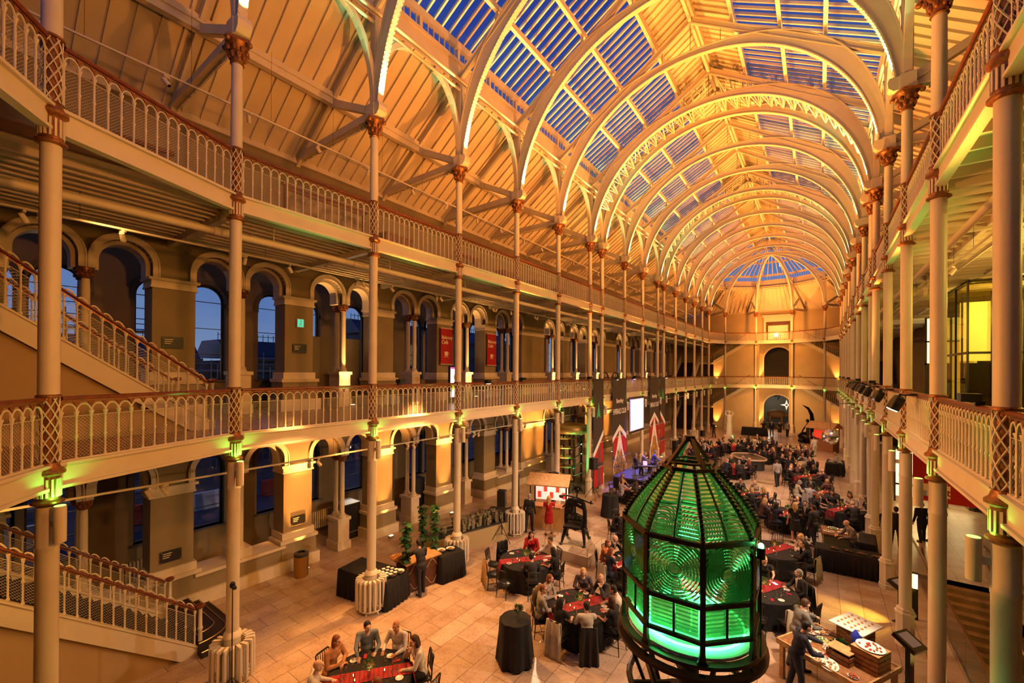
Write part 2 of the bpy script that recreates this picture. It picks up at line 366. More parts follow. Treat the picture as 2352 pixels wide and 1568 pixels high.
# passage partition behind the first-floor arches
m = MB(); m.box(-17.1, 9.0, F1, -17.0, 11.6, 8.75); m.box(-17.1, 7.9, F1, -17.0, 9.0, 8.75); struct('wall_partition', m, mat('partition_panel', (.20, .17, .11), .8))
# paired stone columns in every arch bay
def stone_pair(zb, ped, shaft, capz, imp, single_front=False):
    out = []
    a = MB(); h = .30
    a.cbox((0, 0, zb + .16), (.86, .60, .32)); a.cbox((0, 0, (zb + ped - .14 + .32) / 2), (.74, .50, ped - .14 - zb - .30)); a.cbox((0, 0, ped - .07), (.86, .60, .12)); 
    out.append(('pedestal', a, MOULD, False))
    for s in (-1, 1):
        b = MB(); b.lathe([(.16, ped - .01), (.16, ped + .05), (.12, ped + .08), (.14, ped + .12), (.098, ped + .16), (.095, shaft), (.085, capz)], 20, (s * .23, 0, 0)); out.append(('shaft', b, MOULD, True))
        c = MB(); c.lathe([(.09, capz), (.13, capz + .03), (.11, capz + .06), (.15, capz + .16), (.18, imp - .05), (.18, imp)], 12, (s * .23, 0, 0))
        for k in range(10):
            q = 2 * pi * k / 10; c.ell((s * .23 + .14 * cos(q), .14 * sin(q), capz + .12), (.045, .045, .06), 6, 4); c.ell((s * .23 + .165 * cos(q + .3), .165 * sin(q + .3), capz + .2), (.04, .04, .04), 6, 4)
        out.append(('capital', c, GILT, True))
    return out
STB, ST1 = stone_pair(0, 1.30, 3.3, 3.58, 3.86), stone_pair(F1, 7.30, 9.5, 9.76, 10.06)
def build_pair(defs, name, label, y, grp):
    t_ = thing(name, label, 'column', (WX - .37, y, 0), 0, grp)
    for nm, mb_, mt, sm in defs:
        if not hasattr(mb_, 'me'): mb_.me = mb_.mesh(nm, mt, sm)
        obj(nm, mb_.me, t_)
    return t_
low = [b for b in BAYS if b in (0, 1, 5, 12, 13, 14, 15)]
SHORT = stone_pair(.98, 1.30, 3.3, 3.58, 3.86)
for k, b in enumerate(BAYS):
    if b in (12, 13, 14, 15): continue
    build_pair(SHORT if b in low else STB, 'stone_column_pair', 'twin cream stone columns under the %s ground-floor arch pair of the street arcade' % ORD[k], MID[b], 'ground-floor arcade columns')
for k, b in enumerate(BAYS):
    build_pair(ST1, 'stone_column_pair', 'twin cream stone columns under the %s first-floor arch pair of the street arcade' % ORD[k], MID[b], 'first-floor arcade columns')

# right (stair-side) wall
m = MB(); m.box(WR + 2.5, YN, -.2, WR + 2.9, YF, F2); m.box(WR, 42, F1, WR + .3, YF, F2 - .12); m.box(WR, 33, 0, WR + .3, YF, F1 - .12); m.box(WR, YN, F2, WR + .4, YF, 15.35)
struct('wall_right', m, mat('dark_wall_paint', (.16, .13, .09), .8)); m = MB(); m.box(WR - .12, YN, 15.0, WR, YF, 15.2); struct('baseboard_right', m, MOULD)  # one even dark base colour on the stair-side wall
# end walls
def endwall(y, sg):
    w = MB(); t = MB(); dc, hw = -4.3, 1.55
    for z0, spring, top in ((0, 2.93, F1), (F1, 9.18, 15.9)):
        w.box(-18.5, y, z0, dc - hw, y + .5, top); w.box(dc + hw, y, z0, 9.5, y + .5, top)
        n = 16; xs = [dc - hw * cos(pi * k / n) for k in range(n + 1)]; zs = [spring + hw * sin(pi * k / n) for k in range(n + 1)]
        for k in range(n): w.hexa([(xs[k], y, zs[k]), (xs[k + 1], y, zs[k + 1]), (xs[k + 1], y + .5, zs[k + 1]), (xs[k], y + .5, zs[k]), (xs[k], y, top), (xs[k + 1], y, top), (xs[k + 1], y + .5, top), (xs[k], y + .5, top)])
        path = [(dc - hw, z0, -1, 0)] + [(xs[k], zs[k], -cos(pi * k / n), sin(pi * k / n)) for k in range(n + 1)] + [(dc + hw, z0, 1, 0)]
        t.sweep(path, [(0, y - .08), (.18, y - .08), (.18, y + .1), (0, y + .1)], lambda u, v, w_: (u, w_, v))
    t.box(-15.7, y - .06, 0, dc - hw - .2, y, .4); t.box(dc + hw + .2, y - .06, 0, WR, y, .4); t.box(-15.7, y - .1, 15.4, WR, y, 15.6)
    t.box(dc - 2.4, y - .12, 0, dc - 2.05, y, F1); t.box(dc + 2.05, y - .12, 0, dc + 2.4, y, F1); t.box(dc - 2.4, y - .12, F1, dc - 2.05, y, F2); t.box(dc + 2.05, y - .12, F1, dc + 2.4, y, F2)
    return w, t
w, t = endwall(YF, 1); struct('wall_far', w, mat('tan_wall_paint', (.56, .43, .25), .8, var=.06, scale=1)); struct('trim_far', t, MOULD)
m = MB(); m.box(-18.5, YN - .5, -.2, 9.5, YN, 16); struct('wall_near', m, STONE)
m = MB()
for z0, z1 in ((0, F1 - .2), (F1, F2 - .2)):
    m.box(-7.5, YF + 7, z0, -1, YF + 7.2, z1); m.box(-7.7, YF + .5, z0, -7.5, YF + 7, z1); m.box(-1, YF + .5, z0, -.8, YF + 7, z1); m.box(-7.5, YF + .5, z1, -1, YF + 7, z1 + .1); m.box(-7.5, YF, z0 - .1, -1, YF + 7, z0)
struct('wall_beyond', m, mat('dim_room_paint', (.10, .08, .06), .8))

# ---- roof
EX, EH, SL = 6.52, 18.5, .646       # rafter chord: half width, height at the eave, slope
def chord(x): return EH + SL * (EX - abs(x - C))
RIN, RD, RY = 6.3, .42, 14.75
def frame_mesh():
    P = {}
    a = MB(); n = 40; a0 = math.asin((15.45 - RY) / RIN)
    path = [(C + RIN * cos(a0 + (pi - 2 * a0) * k / n), RY + RIN * sin(a0 + (pi - 2 * a0) * k / n), cos(a0 + (pi - 2 * a0) * k / n), sin(a0 + (pi - 2 * a0) * k / n)) for k in range(n + 1)]
    fn = lambda u, v, w_: (u, w_, v)
    a.sweep(path, [(0, -.10), (.035, -.10), (.035, .10), (0, .10)], fn)
    for lo, hi, hw_ in ((.02, None, .05), (-.035, 0, .10)):
        vs_ = []
        for j, (u, v, nu, nv) in enumerate(path):
            dd = .28 + .36 * sin(2 * (a0 + (pi - 2 * a0) * j / n)) ** 2; o0, o1 = (lo, dd) if hi is None else (dd + lo, dd)
            for o_, w2 in ((o0, -hw_), (o1, -hw_), (o1, hw_), (o0, hw_)): vs_.append((u + nu * o_, w2, v + nv * o_))
        a.add(vs_, [(i * 4 + j, i * 4 + (j + 1) % 4, (i + 1) * 4 + (j + 1) % 4, (i + 1) * 4 + j) for i in range(n) for j in range(4)] + [(3, 2, 1, 0), (n * 4, n * 4 + 1, n * 4 + 2, n * 4 + 3)])
    for k in range(0, 150):
        q = a0 + (pi - 2 * a0) * k / 149
        if q < 1.15 or q > pi - 1.15:
            for s in (-1, 1): a.cbox((C + (RIN + .002) * cos(q), s * .082, RY + (RIN + .002) * sin(q)), (.035, .03, .035))
    P['arch_rib'] = a
    for s in (-1, 1):
        b = MB(); p, q = (C + s * EX, 0, EH), (C + s * .05, 0, chord(C + .05)); b.bar(p, q, .09, .26); b.bar((p[0], 0, p[2] - .12), (q[0], 0, q[2] - .12), .16, .03); b.bar((p[0], 0, p[2] + .13), (q[0], 0, q[2] + .13), .16, .03)
        for px in (4.75, 3.3, 1.6): 
            zt = chord(C + px); b.hexa([(C + s * (px + .1), -.03, zt), (C + s * (px - .1), -.03, zt), (C + s * (px - .1), .03, zt), (C + s * (px + .1), .03, zt), (C + s * (px + .03), -.03, zt + .55), (C + s * (px - .03), -.03, zt + .55), (C + s * (px - .03), .03, zt + .55), (C + s * (px + .03), .03, zt + .55)])
        P['rafter%d' % s] = b
        c = MB(); x = C + s * EX; c.box(x - .17, -.17, CAP, x + .17, .17, 15.5); c.box(x - .12, -.09, 15.5, x + .12, .09, 18.2)
        pr = [(0, 15.08), (.30, 15.1), (.40, 15.2), (.42, 15.34), (.38, 15.46), (0, 15.46)]; c.prism(pr, lambda u, v, w_: (x - s * u, w_, v), -.15, .15)
        for sy in (-1, 1):
            pa = [(1.35 - 1.25 * cos(t_ * pi / 2 / 10), 15.5 + 2.5 * sin(t_ * pi / 2 / 10)) for t_ in range(11)]
            c.sweep([(u, v, -cos(t_ * pi / 20), sin(t_ * pi / 20)) for t_, (u, v) in enumerate(pa)], [(0, x - .09), (.16, x - .09), (.16, x + .09), (0, x + .09)], lambda u, v, w_: (w_, sy * u, v))
        P['post%d' % s] = c
    d = MB(); d.tube([(C, 0, RY + RIN + .2), (C, 0, chord(C))], .012, 6)
    for s in (-1, 1): d.tube([(C + s * 1.2, 0, RY + RIN + .1), (C + s * 1.2, 0, chord(C + 1.2))], .012, 6)
    P['king_rod'] = d
    return P
FP = frame_mesh(); FM = {k: v.mesh(k.rstrip('-1'), CREAM if k[0] != 'k' else DARK) for k, v in FP.items()}
NMP = {'arch_rib': 'arch_rib', 'rafter-1': 'rafter', 'rafter1': 'rafter', 'post-1': 'post', 'post1': 'post', 'king_rod': 'king_rod'}
for i in range(1, 17):
    t_ = thing('roof_arch', 'cream riveted iron roof arch, %s along the vault from the camera' % ORD[i - 1], 'roof arch', (0, yc(i), 0), 0, 'iron arches of the vault')
    for k, me in FM.items(): obj(NMP[k], me, t_)
for i, wd in ((6, 'nearer'), (10, 'farther')):      # lattice between the coupled arches
    m = MB(); y0, y1 = yc(i), yc(i + 1)
    for s in (-1, 1):
        N = 14
        for k in range(N):
            q0 = .38 + (pi / 2 - .42) * k / N; q1 = .38 + (pi / 2 - .42) * (k + 1) / N; qm = (q0 + q1) / 2
            R_ = RIN + .30; P_ = lambda q, y, r=R_: (C + s * r * cos(q), y, RY + r * sin(q))
            m.bar(P_(q0, y0), P_(qm, y1), .05, .05); m.bar(P_(qm, y1), P_(q1, y0), .05, .05); m.bar(P_(q0, y0, RIN + .05), P_(qm, y1), .04, .04); m.bar(P_(q1, y0, RIN + .05), P_(qm, y1), .04, .04); m.bar(P_(qm, y0), P_(qm, y1), .05, .05)
        for k in range(8):
            xa, xb_ = C + s * (.2 + .6 * k), C + s * (.5 + .6 * k); xc = C + s * (.8 + .6 * k)
            m.bar((xa, y0, chord(xa)), (xb_, y1, chord(xb_)), .05, .05); m.bar((xb_, y1, chord(xb_)), (xc, y0, chord(xc)), .05, .05); m.bar((xb_, (y0 + y1) / 2, chord(xb_) - .5), (xa, y0, chord(xa)), .04, .04); m.bar((xb_, (y0 + y1) / 2, chord(xb_) - .5), (xa, y1, chord(xa)), .04, .04)
    single('lattice_truss', m, CREAM, 'zigzag lattice bracing between the %s coupled pair of roof arches' % wd, 'truss', group='lattice trusses')
# longitudinal members
GP = 1.05                          # glazing plane above the chord
n_ = 20
for s, nm in ((-1, 'left'), (1, 'right')):
    X = lambda o: C + s * (EX + o)
    y0, y1 = -3.5, yc(16) + .3
    m = MB(); m.tube([(X(-.06), y0, 18.0), (X(-.06), y1, 18.0)], .055, 10); m.tube([(X(-.1), y0, 18.34), (X(-.1), y1, 18.34)], .06, 10); struct('trim_%d' % n_, m, CREAM, smooth=True); n_ += 1
    m = MB(); m.box(min(X(.1), X(.2)), y0, 18.35, max(X(.1), X(.2)), y1, 19.15); m.box(min(X(.02), X(.2)), y0, 19.08, max(X(.02), X(.2)), y1, 19.2); m.box(min(X(.04), X(.2)), y0, 18.5, max(X(.04), X(.2)), y1, 18.58)
    m.box(min(X(.0), X(.2)), y0, 19.62, max(X(.0), X(.2)), y1, 19.88); struct('trim_%d' % n_, m, CREAM); n_ += 1
    m = MB(); y = y0
    while y < y1: m.box(min(X(.1), X(.16)), y, 19.15, max(X(.1), X(.16)), y + .03, 19.65); y += .27
    for i in range(1, 17): m.box(min(X(.06), X(.18)), yc(i) - .06, 19.15, max(X(.06), X(.18)), yc(i) + .06, 19.65); m.box(min(X(.06), X(.18)), yc(i) + 1.85, 19.15, max(X(.06), X(.18)), yc(i) + 1.95, 19.65) if i < 16 else None
    c_ = struct('window_%d' % (100 + (s + 1) // 2), m, CREAM); g = MB(); g.box(min(X(.13), X(.135)), y0, 19.15, max(X(.13), X(.135)), y1, 19.65); part('pane', g, PANE, c_)
    m = MB()
    for px in (4.75, 3.3, 1.6):
        z = chord(C + px); m.box(C + s * px - .07, y0, z + .52, C + s * px + .07, y1, z + .74)
    m.box(C + s * 1.6 - .05, y0, chord(C + 1.6) + .7, C + s * 1.6 + .05, y1, chord(C + 1.6) + 1.0)
    struct('trim_%d' % n_, m, CREAM); n_ += 1
    # boarded strip beside the ridge
    m = MB(); za, zb = chord(C + 1.6) + .95, chord(C) + .95
    m.hexa([(C + s * 1.6, y0, za), (C, y0, zb), (C, y1, zb), (C + s * 1.6, y1, za), (C + s * 1.6, y0, za + .05), (C, y0, zb + .05), (C, y1, zb + .05), (C + s * 1.6, y1, za + .05)])
    y = y0
    while y < y1: m.bar((C + s * 1.6, y, za - .04), (C, y, zb - .04), .05, .10); y += .38
    struct('ceiling_ridge_' + nm, m, VCREAM)
    # glazing bars and panes per bay
    for i in range(0, 16):
        ya, yb = (yc(i) if i else .416), yc(i + 1); k = max(3, round((yb - ya) / .38)); m = MB(); g = MB()
        e0, e1 = (C + s * (EX + .12), chord(C + EX) + GP + .12), (C + s * 1.6, chord(C + 1.6) + GP)
        e0 = (C + s * (EX + .12), 19.82)
        for j in range(k):
            y = ya + (yb - ya) * (j + .5) / k; m.bar((e0[0], y, e0[1] + .02), (e1[0], y, e1[1] - .08), .07, .10)
        wo = struct('window_%d' % (200 + i + (50 if s > 0 else 0)), m, CREAM)
        g.hexa([(e0[0], ya, e0[1] + .1), (e1[0], ya, e1[1]), (e1[0], yb, e1[1]), (e0[0], yb, e0[1] + .1), (e0[0], ya, e0[1] + .108), (e1[0], ya, e1[1] + .008), (e1[0], yb, e1[1] + .008), (e0[0], yb, e0[1] + .108)]); part('pane', g, PANE, wo)
m = MB(); m.box(C - .06, -3.5, chord(C) - .1, C + .06, yc(16), chord(C) + .12); m.box(C - .05, -3.5, chord(C) + .5, C + .05, yc(16), chord(C) + .95); struct('trim_40', m, CREAM)
# side-aisle lean-to roofs
AS = (18.38 - 15.15) / (WX + 11.2 - 2 * WX - 0) if False else (18.38 - 15.15) / (abs(WX) - 11.22)
for s, nm, xw, xe in ((-1, 'left', WX, -11.22), (1, 'right', WR, XR + .11)):
    zr = lambda x: 15.15 + (18.38 - 15.15) * abs(x - xw) / abs(xe - xw)
    m = MB(); y0, y1 = -5.5, YF
    m.hexa([(xw, y0, 15.15), (xe, y0, 18.38), (xe, y1 - 4, 18.38), (xw, y1, 15.15), (xw, y0, 15.25), (xe, y0, 18.48), (xe, y1 - 4, 18.48), (xw, y1, 15.25)])
    y = y0
    while y < y1 - 4: m.bar((xw, y, 15.11), (xe, y, 18.34), .07, .10); y += .475
    struct('ceiling_aisle_' + nm, m, VCREAM)
    xm = xw + (xe - xw) * .52
    m = MB(); m.box(xm - .1, y0, zr(xm) - .5, xm + .1, y1 - 4, zr(xm) - .08); m.box(xm - .16, y0, zr(xm) - .3, xm + .16, y1 - 4, zr(xm) - .24); struct('trim_%d' % (50 + s), m, CREAM)
    a = MB(); a.bar((xw, 0, 15.0), (xe, 0, 18.2), .14, .26)
    b = MB(); xc_ = XL if s < 0 else XR; b.bar((xc_, 0, 15.25), (xw, 0, 15.22), .12, .26); b.bar((xc_, 0, 15.12), (xw, 0, 15.09), .2, .03)
    for k in range(46):
        q = (k + .5) / 46; b.cbox((xc_ + (xw - xc_) * q, .07, 15.09 - .04), (.05, .04, .05))
    c = MB(); c.bar((xc_, 0, 15.3), (xm, 0, zr(xm) - .4), .12, .24); c.bar((xc_, 0, 15.2), (xm, 0, zr(xm) - .52), .2, .03)
    ms = [('principal_rafter', a.mesh('principal_rafter', CREAM)), ('tie_beam', b.mesh('tie_beam', CREAM)), ('strut', c.mesh('strut', CREAM))]
    for i in range(0, 17):
        y = yc(i) if i else .6
        t_ = thing('aisle_truss', 'cream riveted truss under the sloping %s roof, %s from the camera' % ('street aisle' if s < 0 else 'stair aisle', ORD[i]), 'roof truss', (0, y, 0), 0, 'aisle roof trusses')
        for n2, me in ms: obj(n2, me, t_)
# far apse: radial ribs, hip glazing, clerestory and lean-to
APX = (C, yc(16) + .1)
pts = [(FAR[i], FAR[i]) for i in range(6)]
for k in range(1, 5):
    fx, fy = FAR[k]; dx, dy = APX[0] - fx, APX[1] - fy; L = hypot(dx, dy); ux, uy = dx / L, dy / L
    fn = lambda u, v, w_: (fx + ux * u - uy * w_, fy + uy * u + ux * w_, v)
    a = MB(); n = 24; A = L - .2; B = 21.0 - 15.45
    pth = []
    for j in range(n + 1):
        q = pi / 2 * j / n; pth.append((.22 + A * (1 - cos(q)), 15.45 + B * sin(q), -cos(q) * 1.0, sin(q)))
    pth = [(u, v, -cos(atan2(A * (1 - cos(pi / 2 * j / n)) + .001, 1)) if False else nx_, nz_) for j, (u, v, nx_, nz_) in enumerate(pth)]
    a.sweep(pth, [(.02, -.05), (.38, -.05), (.38, .05), (.02, .05)], fn); a.sweep(pth, [(0, -.1), (.035, -.1), (.035, .1), (0, .1)], fn)
    t_ = thing('apse_rib', 'cream curved rib springing from the %s column of the far rounded end' % ORD[k - 1], 'roof rib', (0, 0, 0), 0, 'ribs of the far rounded end')
    part('rib', a, CREAM, t_)
    b = MB(); p0 = fn(-.0, 18.5, 0); b.bar(p0, (APX[0], APX[1], chord(C)), .09, .24); part('rafter', b, CREAM, t_)
    c = MB(); c.lathe([(.17, CAP), (.17, 15.5), (.11, 15.5), (.11, 18.2)], 8, (fx, fy, 0)); part('post', c, CREAM, t_)
    lamp('SPOT', fn(.2, 15.46, 0), fn(.55, 18.6, 0), K_FOOT * .8, (.45, 1, .42), .03, 70, .9)
fr = MB(); gl = MB(); bd = MB(); bt = MB()
def off(p, d):
    v = Vector((p[0] - C, p[1] - 56.5)); v = v * ((v.length + d) / v.length); return (C + v.x, 56.5 + v.y)
for k in range(5):
    p, q = FAR[k], FAR[k + 1]; po, qo = off(p, .15), off(q, .15)
    fr.bar((*po, 18.75), (*qo, 18.75), .1, .8); fr.bar((*po, 19.75), (*qo, 19.75), .16, .25); fr.bar((*p, 18.0), (*q, 18.0), .08, .08); fr.bar((*p, 18.34), (*q, 18.34), .09, .09)
    for j in range(14):
        u = (j + .5) / 14; x, y = po[0] + (qo[0] - po[0]) * u, po[1] + (qo[1] - po[1]) * u
        fr.bar((x, y, 19.15), (x, y, 19.65), .03, .03, (0, 1, 0)); tx, ty = x + (APX[0] - x) * .93, y + (APX[1] - y) * .93
        if j % 2 == 0: fr.bar((x, y, 19.75), (tx, ty, 19.75 + (23.3 - 19.75) * .93), .06, .12)
    for u in (.35, .68):
        a_ = (po[0] + (APX[0] - po[0]) * u, po[1] + (APX[1] - po[1]) * u, 19.7 + 3.6 * u); b_ = (qo[0] + (APX[0] - qo[0]) * u, qo[1] + (APX[1] - qo[1]) * u, 19.7 + 3.6 * u); fr.bar(a_, b_, .1, .2)
    gl.add([(*po, 19.9), (*qo, 19.9), (APX[0], APX[1], 23.6)], [(0, 1, 2)]); gl.add([(*po, 19.15), (*qo, 19.15), (*qo, 19.65), (*po, 19.65)], [(0, 1, 2, 3)])
wa = struct('window_300', fr, CREAM); part('pane', gl, PANE, wa)
EW = [(WX, 57.1), (WX, 62.5), (-12.5, YF), (-7.5, YF), (-1.6, YF), (3.4, YF), (WR, 62.5), (WR, 57.1)]
ring_ = [off(FAR[0], .1), off(FAR[0], .1), off(FAR[1], .1), off(FAR[2], .1), off(FAR[3], .1), off(FAR[4], .1), off(FAR[5], .1), off(FAR[5], .1)]
for k in range(7):
    a_, b_ = EW[k], EW[k + 1]; c_, d_ = ring_[k + 1], ring_[k]
    bd.add([(*a_, 15.5), (*b_, 15.5), (*c_, 18.38), (*d_, 18.38)], [(0, 1, 2, 3)])
    n = max(2, int(hypot(a_[0] - b_[0], a_[1] - b_[1]) / .5))
    for j in range(n):
        u = j / n; bd.bar((a_[0] + (b_[0] - a_[0]) * u, a_[1] + (b_[1] - a_[1]) * u, 15.44), (d_[0] + (c_[0] - d_[0]) * u, d_[1] + (c_[1] - d_[1]) * u, 18.32), .06, .09)
struct('ceiling_aisle_far', bd, VCREAM)
mm_ = MB()
for k in range(1, 5):
    fx, fy = FAR[k]; ex = [(-13, 64.6), (-7.8, 64.9), (-1.4, 64.9), (3.6, 64.6)][k - 1]; mid_ = ((fx + ex[0]) / 2, (fy + ex[1]) / 2)
    t_ = thing('aisle_truss', 'cream riveted truss behind the %s column of the far rounded end' % ORD[k - 1], 'roof truss', (0, 0, 0), 0, 'aisle roof trusses')
    a = MB(); a.bar((fx, fy, 15.25), (*ex, 15.25), .12, .26); part('tie_beam', a, CREAM, t_); a = MB(); a.bar((fx, fy, 15.3), (*mid_, 16.6), .12, .24); part('strut', a, CREAM, t_); a = MB(); a.bar((*ex, 15.35), (fx, fy, 18.2), .14, .26); part('principal_rafter', a, CREAM, t_)

# ------------------------------------------------------------------ columns
def col_defs(kind):
    out = []; R = .125; a = MB(); b0 = 1.02 if kind == 'plinth' else 0
    a.lathe([(.135, b0), (.135, 4.55), (.142, 4.56), (.142, 4.62), (.135, 4.63), (.135, 5.2)], 20); a.lathe([(R, R1 + .02), (R, 10.85)], 20); a.lathe([(R, R2 + .02), (R - .01, 14.5)], 20); out.append(('shaft', a, CREAM, True))
    for zf, zr in ((F1, R1), (F2, R2)):
        c = MB(); c.cur = 0; c.lathe([(.10, zf - .05), (.10, zr)], 12, cap=False); c.cur = 1
        for s in (-1, 1):
            for k in range(7):
                c.tube([(.122 * cos(2 * pi * k / 7 + s * t_ * .42), .122 * sin(2 * pi * k / 7 + s * t_ * .42), zf + .02 + (zr - zf - .03) * t_ / 10) for t_ in range(11)], .011, 4)
        out.append(('lattice_collar', c, [GILT, CREAM], True))
        d = MB(); d.lathe([(.13, zf - .62), (.19, zf - .60), (.19, zf - .57), (.14, zf - .54), (.14, zf - .18), (.20, zf - .14), (.20, zf - .10), (.15, zf - .05), (.13, zf + .03), (.15, zf + .04)], 20)
        d.lathe([(.10, zr - .01), (.15, zr), (.15, zr + .03), (.12, zr + .05)], 16); out.append(('band', d, GILT, True))
        f = MB()
        for k in range(16):
            q = 2 * pi * k / 16; f.bar((.146 * cos(q), .146 * sin(q), zf - .5), (.146 * cos(q), .146 * sin(q), zf - .22), .028, .02, (cos(q), sin(q), 0))
        out.append(('fluting', f, CREAM, False))
    e_ = MB(); e_.lathe([(.12, 14.5), (.15, 14.52), (.12, 14.56), (.14, 14.68), (.20, 14.92), (.25, 14.99)], 16); e_.cbox((0, 0, 15.03), (.46, .46, .08))
    for k in range(8):
        q = 2 * pi * k / 8; e_.ell((.155 * cos(q), .155 * sin(q), 14.70), (.05, .05, .09), 6, 5); e_.ell((.20 * cos(q + .39), .20 * sin(q + .39), 14.83), (.05, .05, .07), 6, 5)
    for sx in (-1, 1):
        for sy in (-1, 1): e_.ell((sx * .22, sy * .22, 14.95), .065, 8, 6)
    out.append(('capital', e_, GILT, True))
    if kind == 'plinth':
        g = MB(); g.lathe([(.22, 0), (.22, .12), (.20, .14), (.20, .82), (.23, .85), (.23, .90), (.19, .93), (.19, .98), (.15, 1.02)], 8); out.append(('base', g, CREAM, False))
    else:
        g = MB(); g.lathe([(.17, 0), (.17, 1.1), (.20, 1.12), (.18, 1.2), (.14, 1.25)], 16); out.append(('base', g, CREAM, True))
    return out
CD = {k: [(n, mb.mesh(n, mt, sm)) for n, mb, mt, sm in col_defs(k)] for k in ('plinth', 'plain')}
RADS = (1, 2, 3, 4, 12, 14)
def column(x, y, kind, label, grp):
    t_ = thing('iron_column', label, 'column', (x, y, 0), atan2(y - 30, x - C), grp)
    for n, me in CD[kind]: obj(n, me, t_)
    return t_
for i in range(1, 17):
    column(XL, yc(i), 'plain' if i in RADS else 'plinth', 'tall slim cream iron column, %s from the camera in the street-side row' % ORD[i], 'street-side gallery columns')
    column(XR, yc(i), 'plinth', 'tall slim cream iron column, %s from the camera in the stair-side row' % ORD[i - 1], 'stair-side gallery columns')
column(*NEAR[1], 'plain', 'tall cream iron column beside the lower staircase, nearest of the street-side row', 'street-side gallery columns'); column(*NEAR[2], 'plain', 'cream iron column at the near canted corner behind the staircase', 'near end columns')
for k in range(1, 5): column(*FAR[k], 'plinth', 'slim cream iron column of the far rounded end, %s counted from the street side' % ORD[k - 1], 'far end columns')
# column uplights with green light
ub = MB(); ub.lathe([(.075, -.28), (.078, -.27), (.078, .27), (.07, .28)], 16); ub.bar((0, -.07, .0), (0, -.17, .0), .05, .10); ub_me = ub.mesh('housing', CREAM, True)
ul = MB(); ul.lathe([(.066, .275), (.066, .285)], 16); ul_me = ul.mesh('lens', mat('green_lamp_lens', (.3, .9, .2), .4, emit=3, ecol=(.35, 1, .12)))
def uplight(x, y, dx, dy, label):
    t_ = thing('column_uplight', label, 'light fixture', (x + dx, y + dy, 4.95), atan2(dy, dx) - pi / 2, 'green column uplights'); obj('housing', ub_me, t_); obj('lens', ul_me, t_)
    lamp('SPOT', (x + dx * .95, y + dy * .95, 5.245), (x + dx * .2, y + dy * .2, 5.85), K_GREEN, GREEN, .04, 120, .6)
    # small green lamp tucked on the ledge of the gallery edge
for i in range(1, 17):
    uplight(XL, yc(i), .28, .02, 'white tube uplight with green glow on column %s of the street-side row' % ORD[i]); 
    if i > 1: uplight(XR, yc(i), -.28, .02, 'white tube uplight with green glow on column %s of the stair-side row' % ORD[i - 1])
uplight(*NEAR[1], .26, .10, 'white tube uplight with green glow on the column beside the lower staircase')
for k in range(1, 5): uplight(*FAR[k], 0, -.28, 'white tube uplight with green glow on column %s of the far end' % ORD[k - 1])
# ------------------------------------------------------------------ balustrades
def baluster_mb(sp_, slope=0, n=6, off=0.0):
    m = MB(); m.tube([(0, 0, .0), (0, 0, .03), (0, 0, .05), (0, 0, .36), (0, 0, .38), (0, 0, .40), (0, 0, .42), (0, 0, .70), (0, 0, .74), (0, 0, .79), (0, 0, .80)], [.032, .032, .017, .018, .027, .027, .018, .017, .025, .037, .037], n)
    r = sp_ / 2 - .006
    for s0 in (0,):
        m.tube([(sp_ / 2 - r * cos(pi * k / 8), 0, .80 + .5 * 0 + r * 1.25 * sin(pi * k / 8) + slope * (sp_ / 2 - r * cos(pi * k / 8))) for k in range(9)], .015, 5)
    return m
def wire_mb(L, slope=0, h0=.05, h1=.72, d=.055, wd=.0022):
    m = MB(); H = h1 - h0; k = -H
    while k < L:
        for s in (1, -1):
            a, b = k, k + H                 # rising diagonal x from a to b while z from h0 to h1
            xa, xb = max(a, 0), min(b, L)
            if xb > xa + .01:
                za, zb = h0 + (xa - a), h0 + (xb - a)
                if s < 0: za, zb = h0 + h1 - za, h0 + h1 - zb
                za += slope * xa; zb += slope * xb
                m.add([(xa, .012 * s, za - wd), (xb, .012 * s, zb - wd), (xb, .012 * s, zb + wd), (xa, .012 * s, za + wd)], [(0, 1, 2, 3)])
        k += d
    m.bar((0, 0, h1 + .004), (L, 0, h1 + .004 + slope * L), .008, .008); return m
def rail_mb(L, slope=0, z=1.02):
    m = MB(); m.sweep([(0, 0, 0, 1), (L, slope * L, 0, 1)], [(z - .035, -.03), (z - .035, .03), (z - .005, .055), (z + .02, .05), (z + .035, .02), (z + .035, -.02), (z + .02, -.05), (z - .005, -.055)], lambda u, v, w_: (u, w_, v)); return m
def frieze_mb(L, N, sp_, x0, slope=0):
    m = MB(); m.bar((0, 0, .965), (L, 0, .965 + slope * L), .02, .02)
    for k in range(N + 1):
        x = x0 + k * sp_; m.prism([(x - .05, .955 + slope * (x - .05)), (x, .87 + slope * x), (x + .05, .955 + slope * (x + .05))], lambda u, v, w_: (u, w_, v), -.012, .012)
    return m
BCACHE = {}
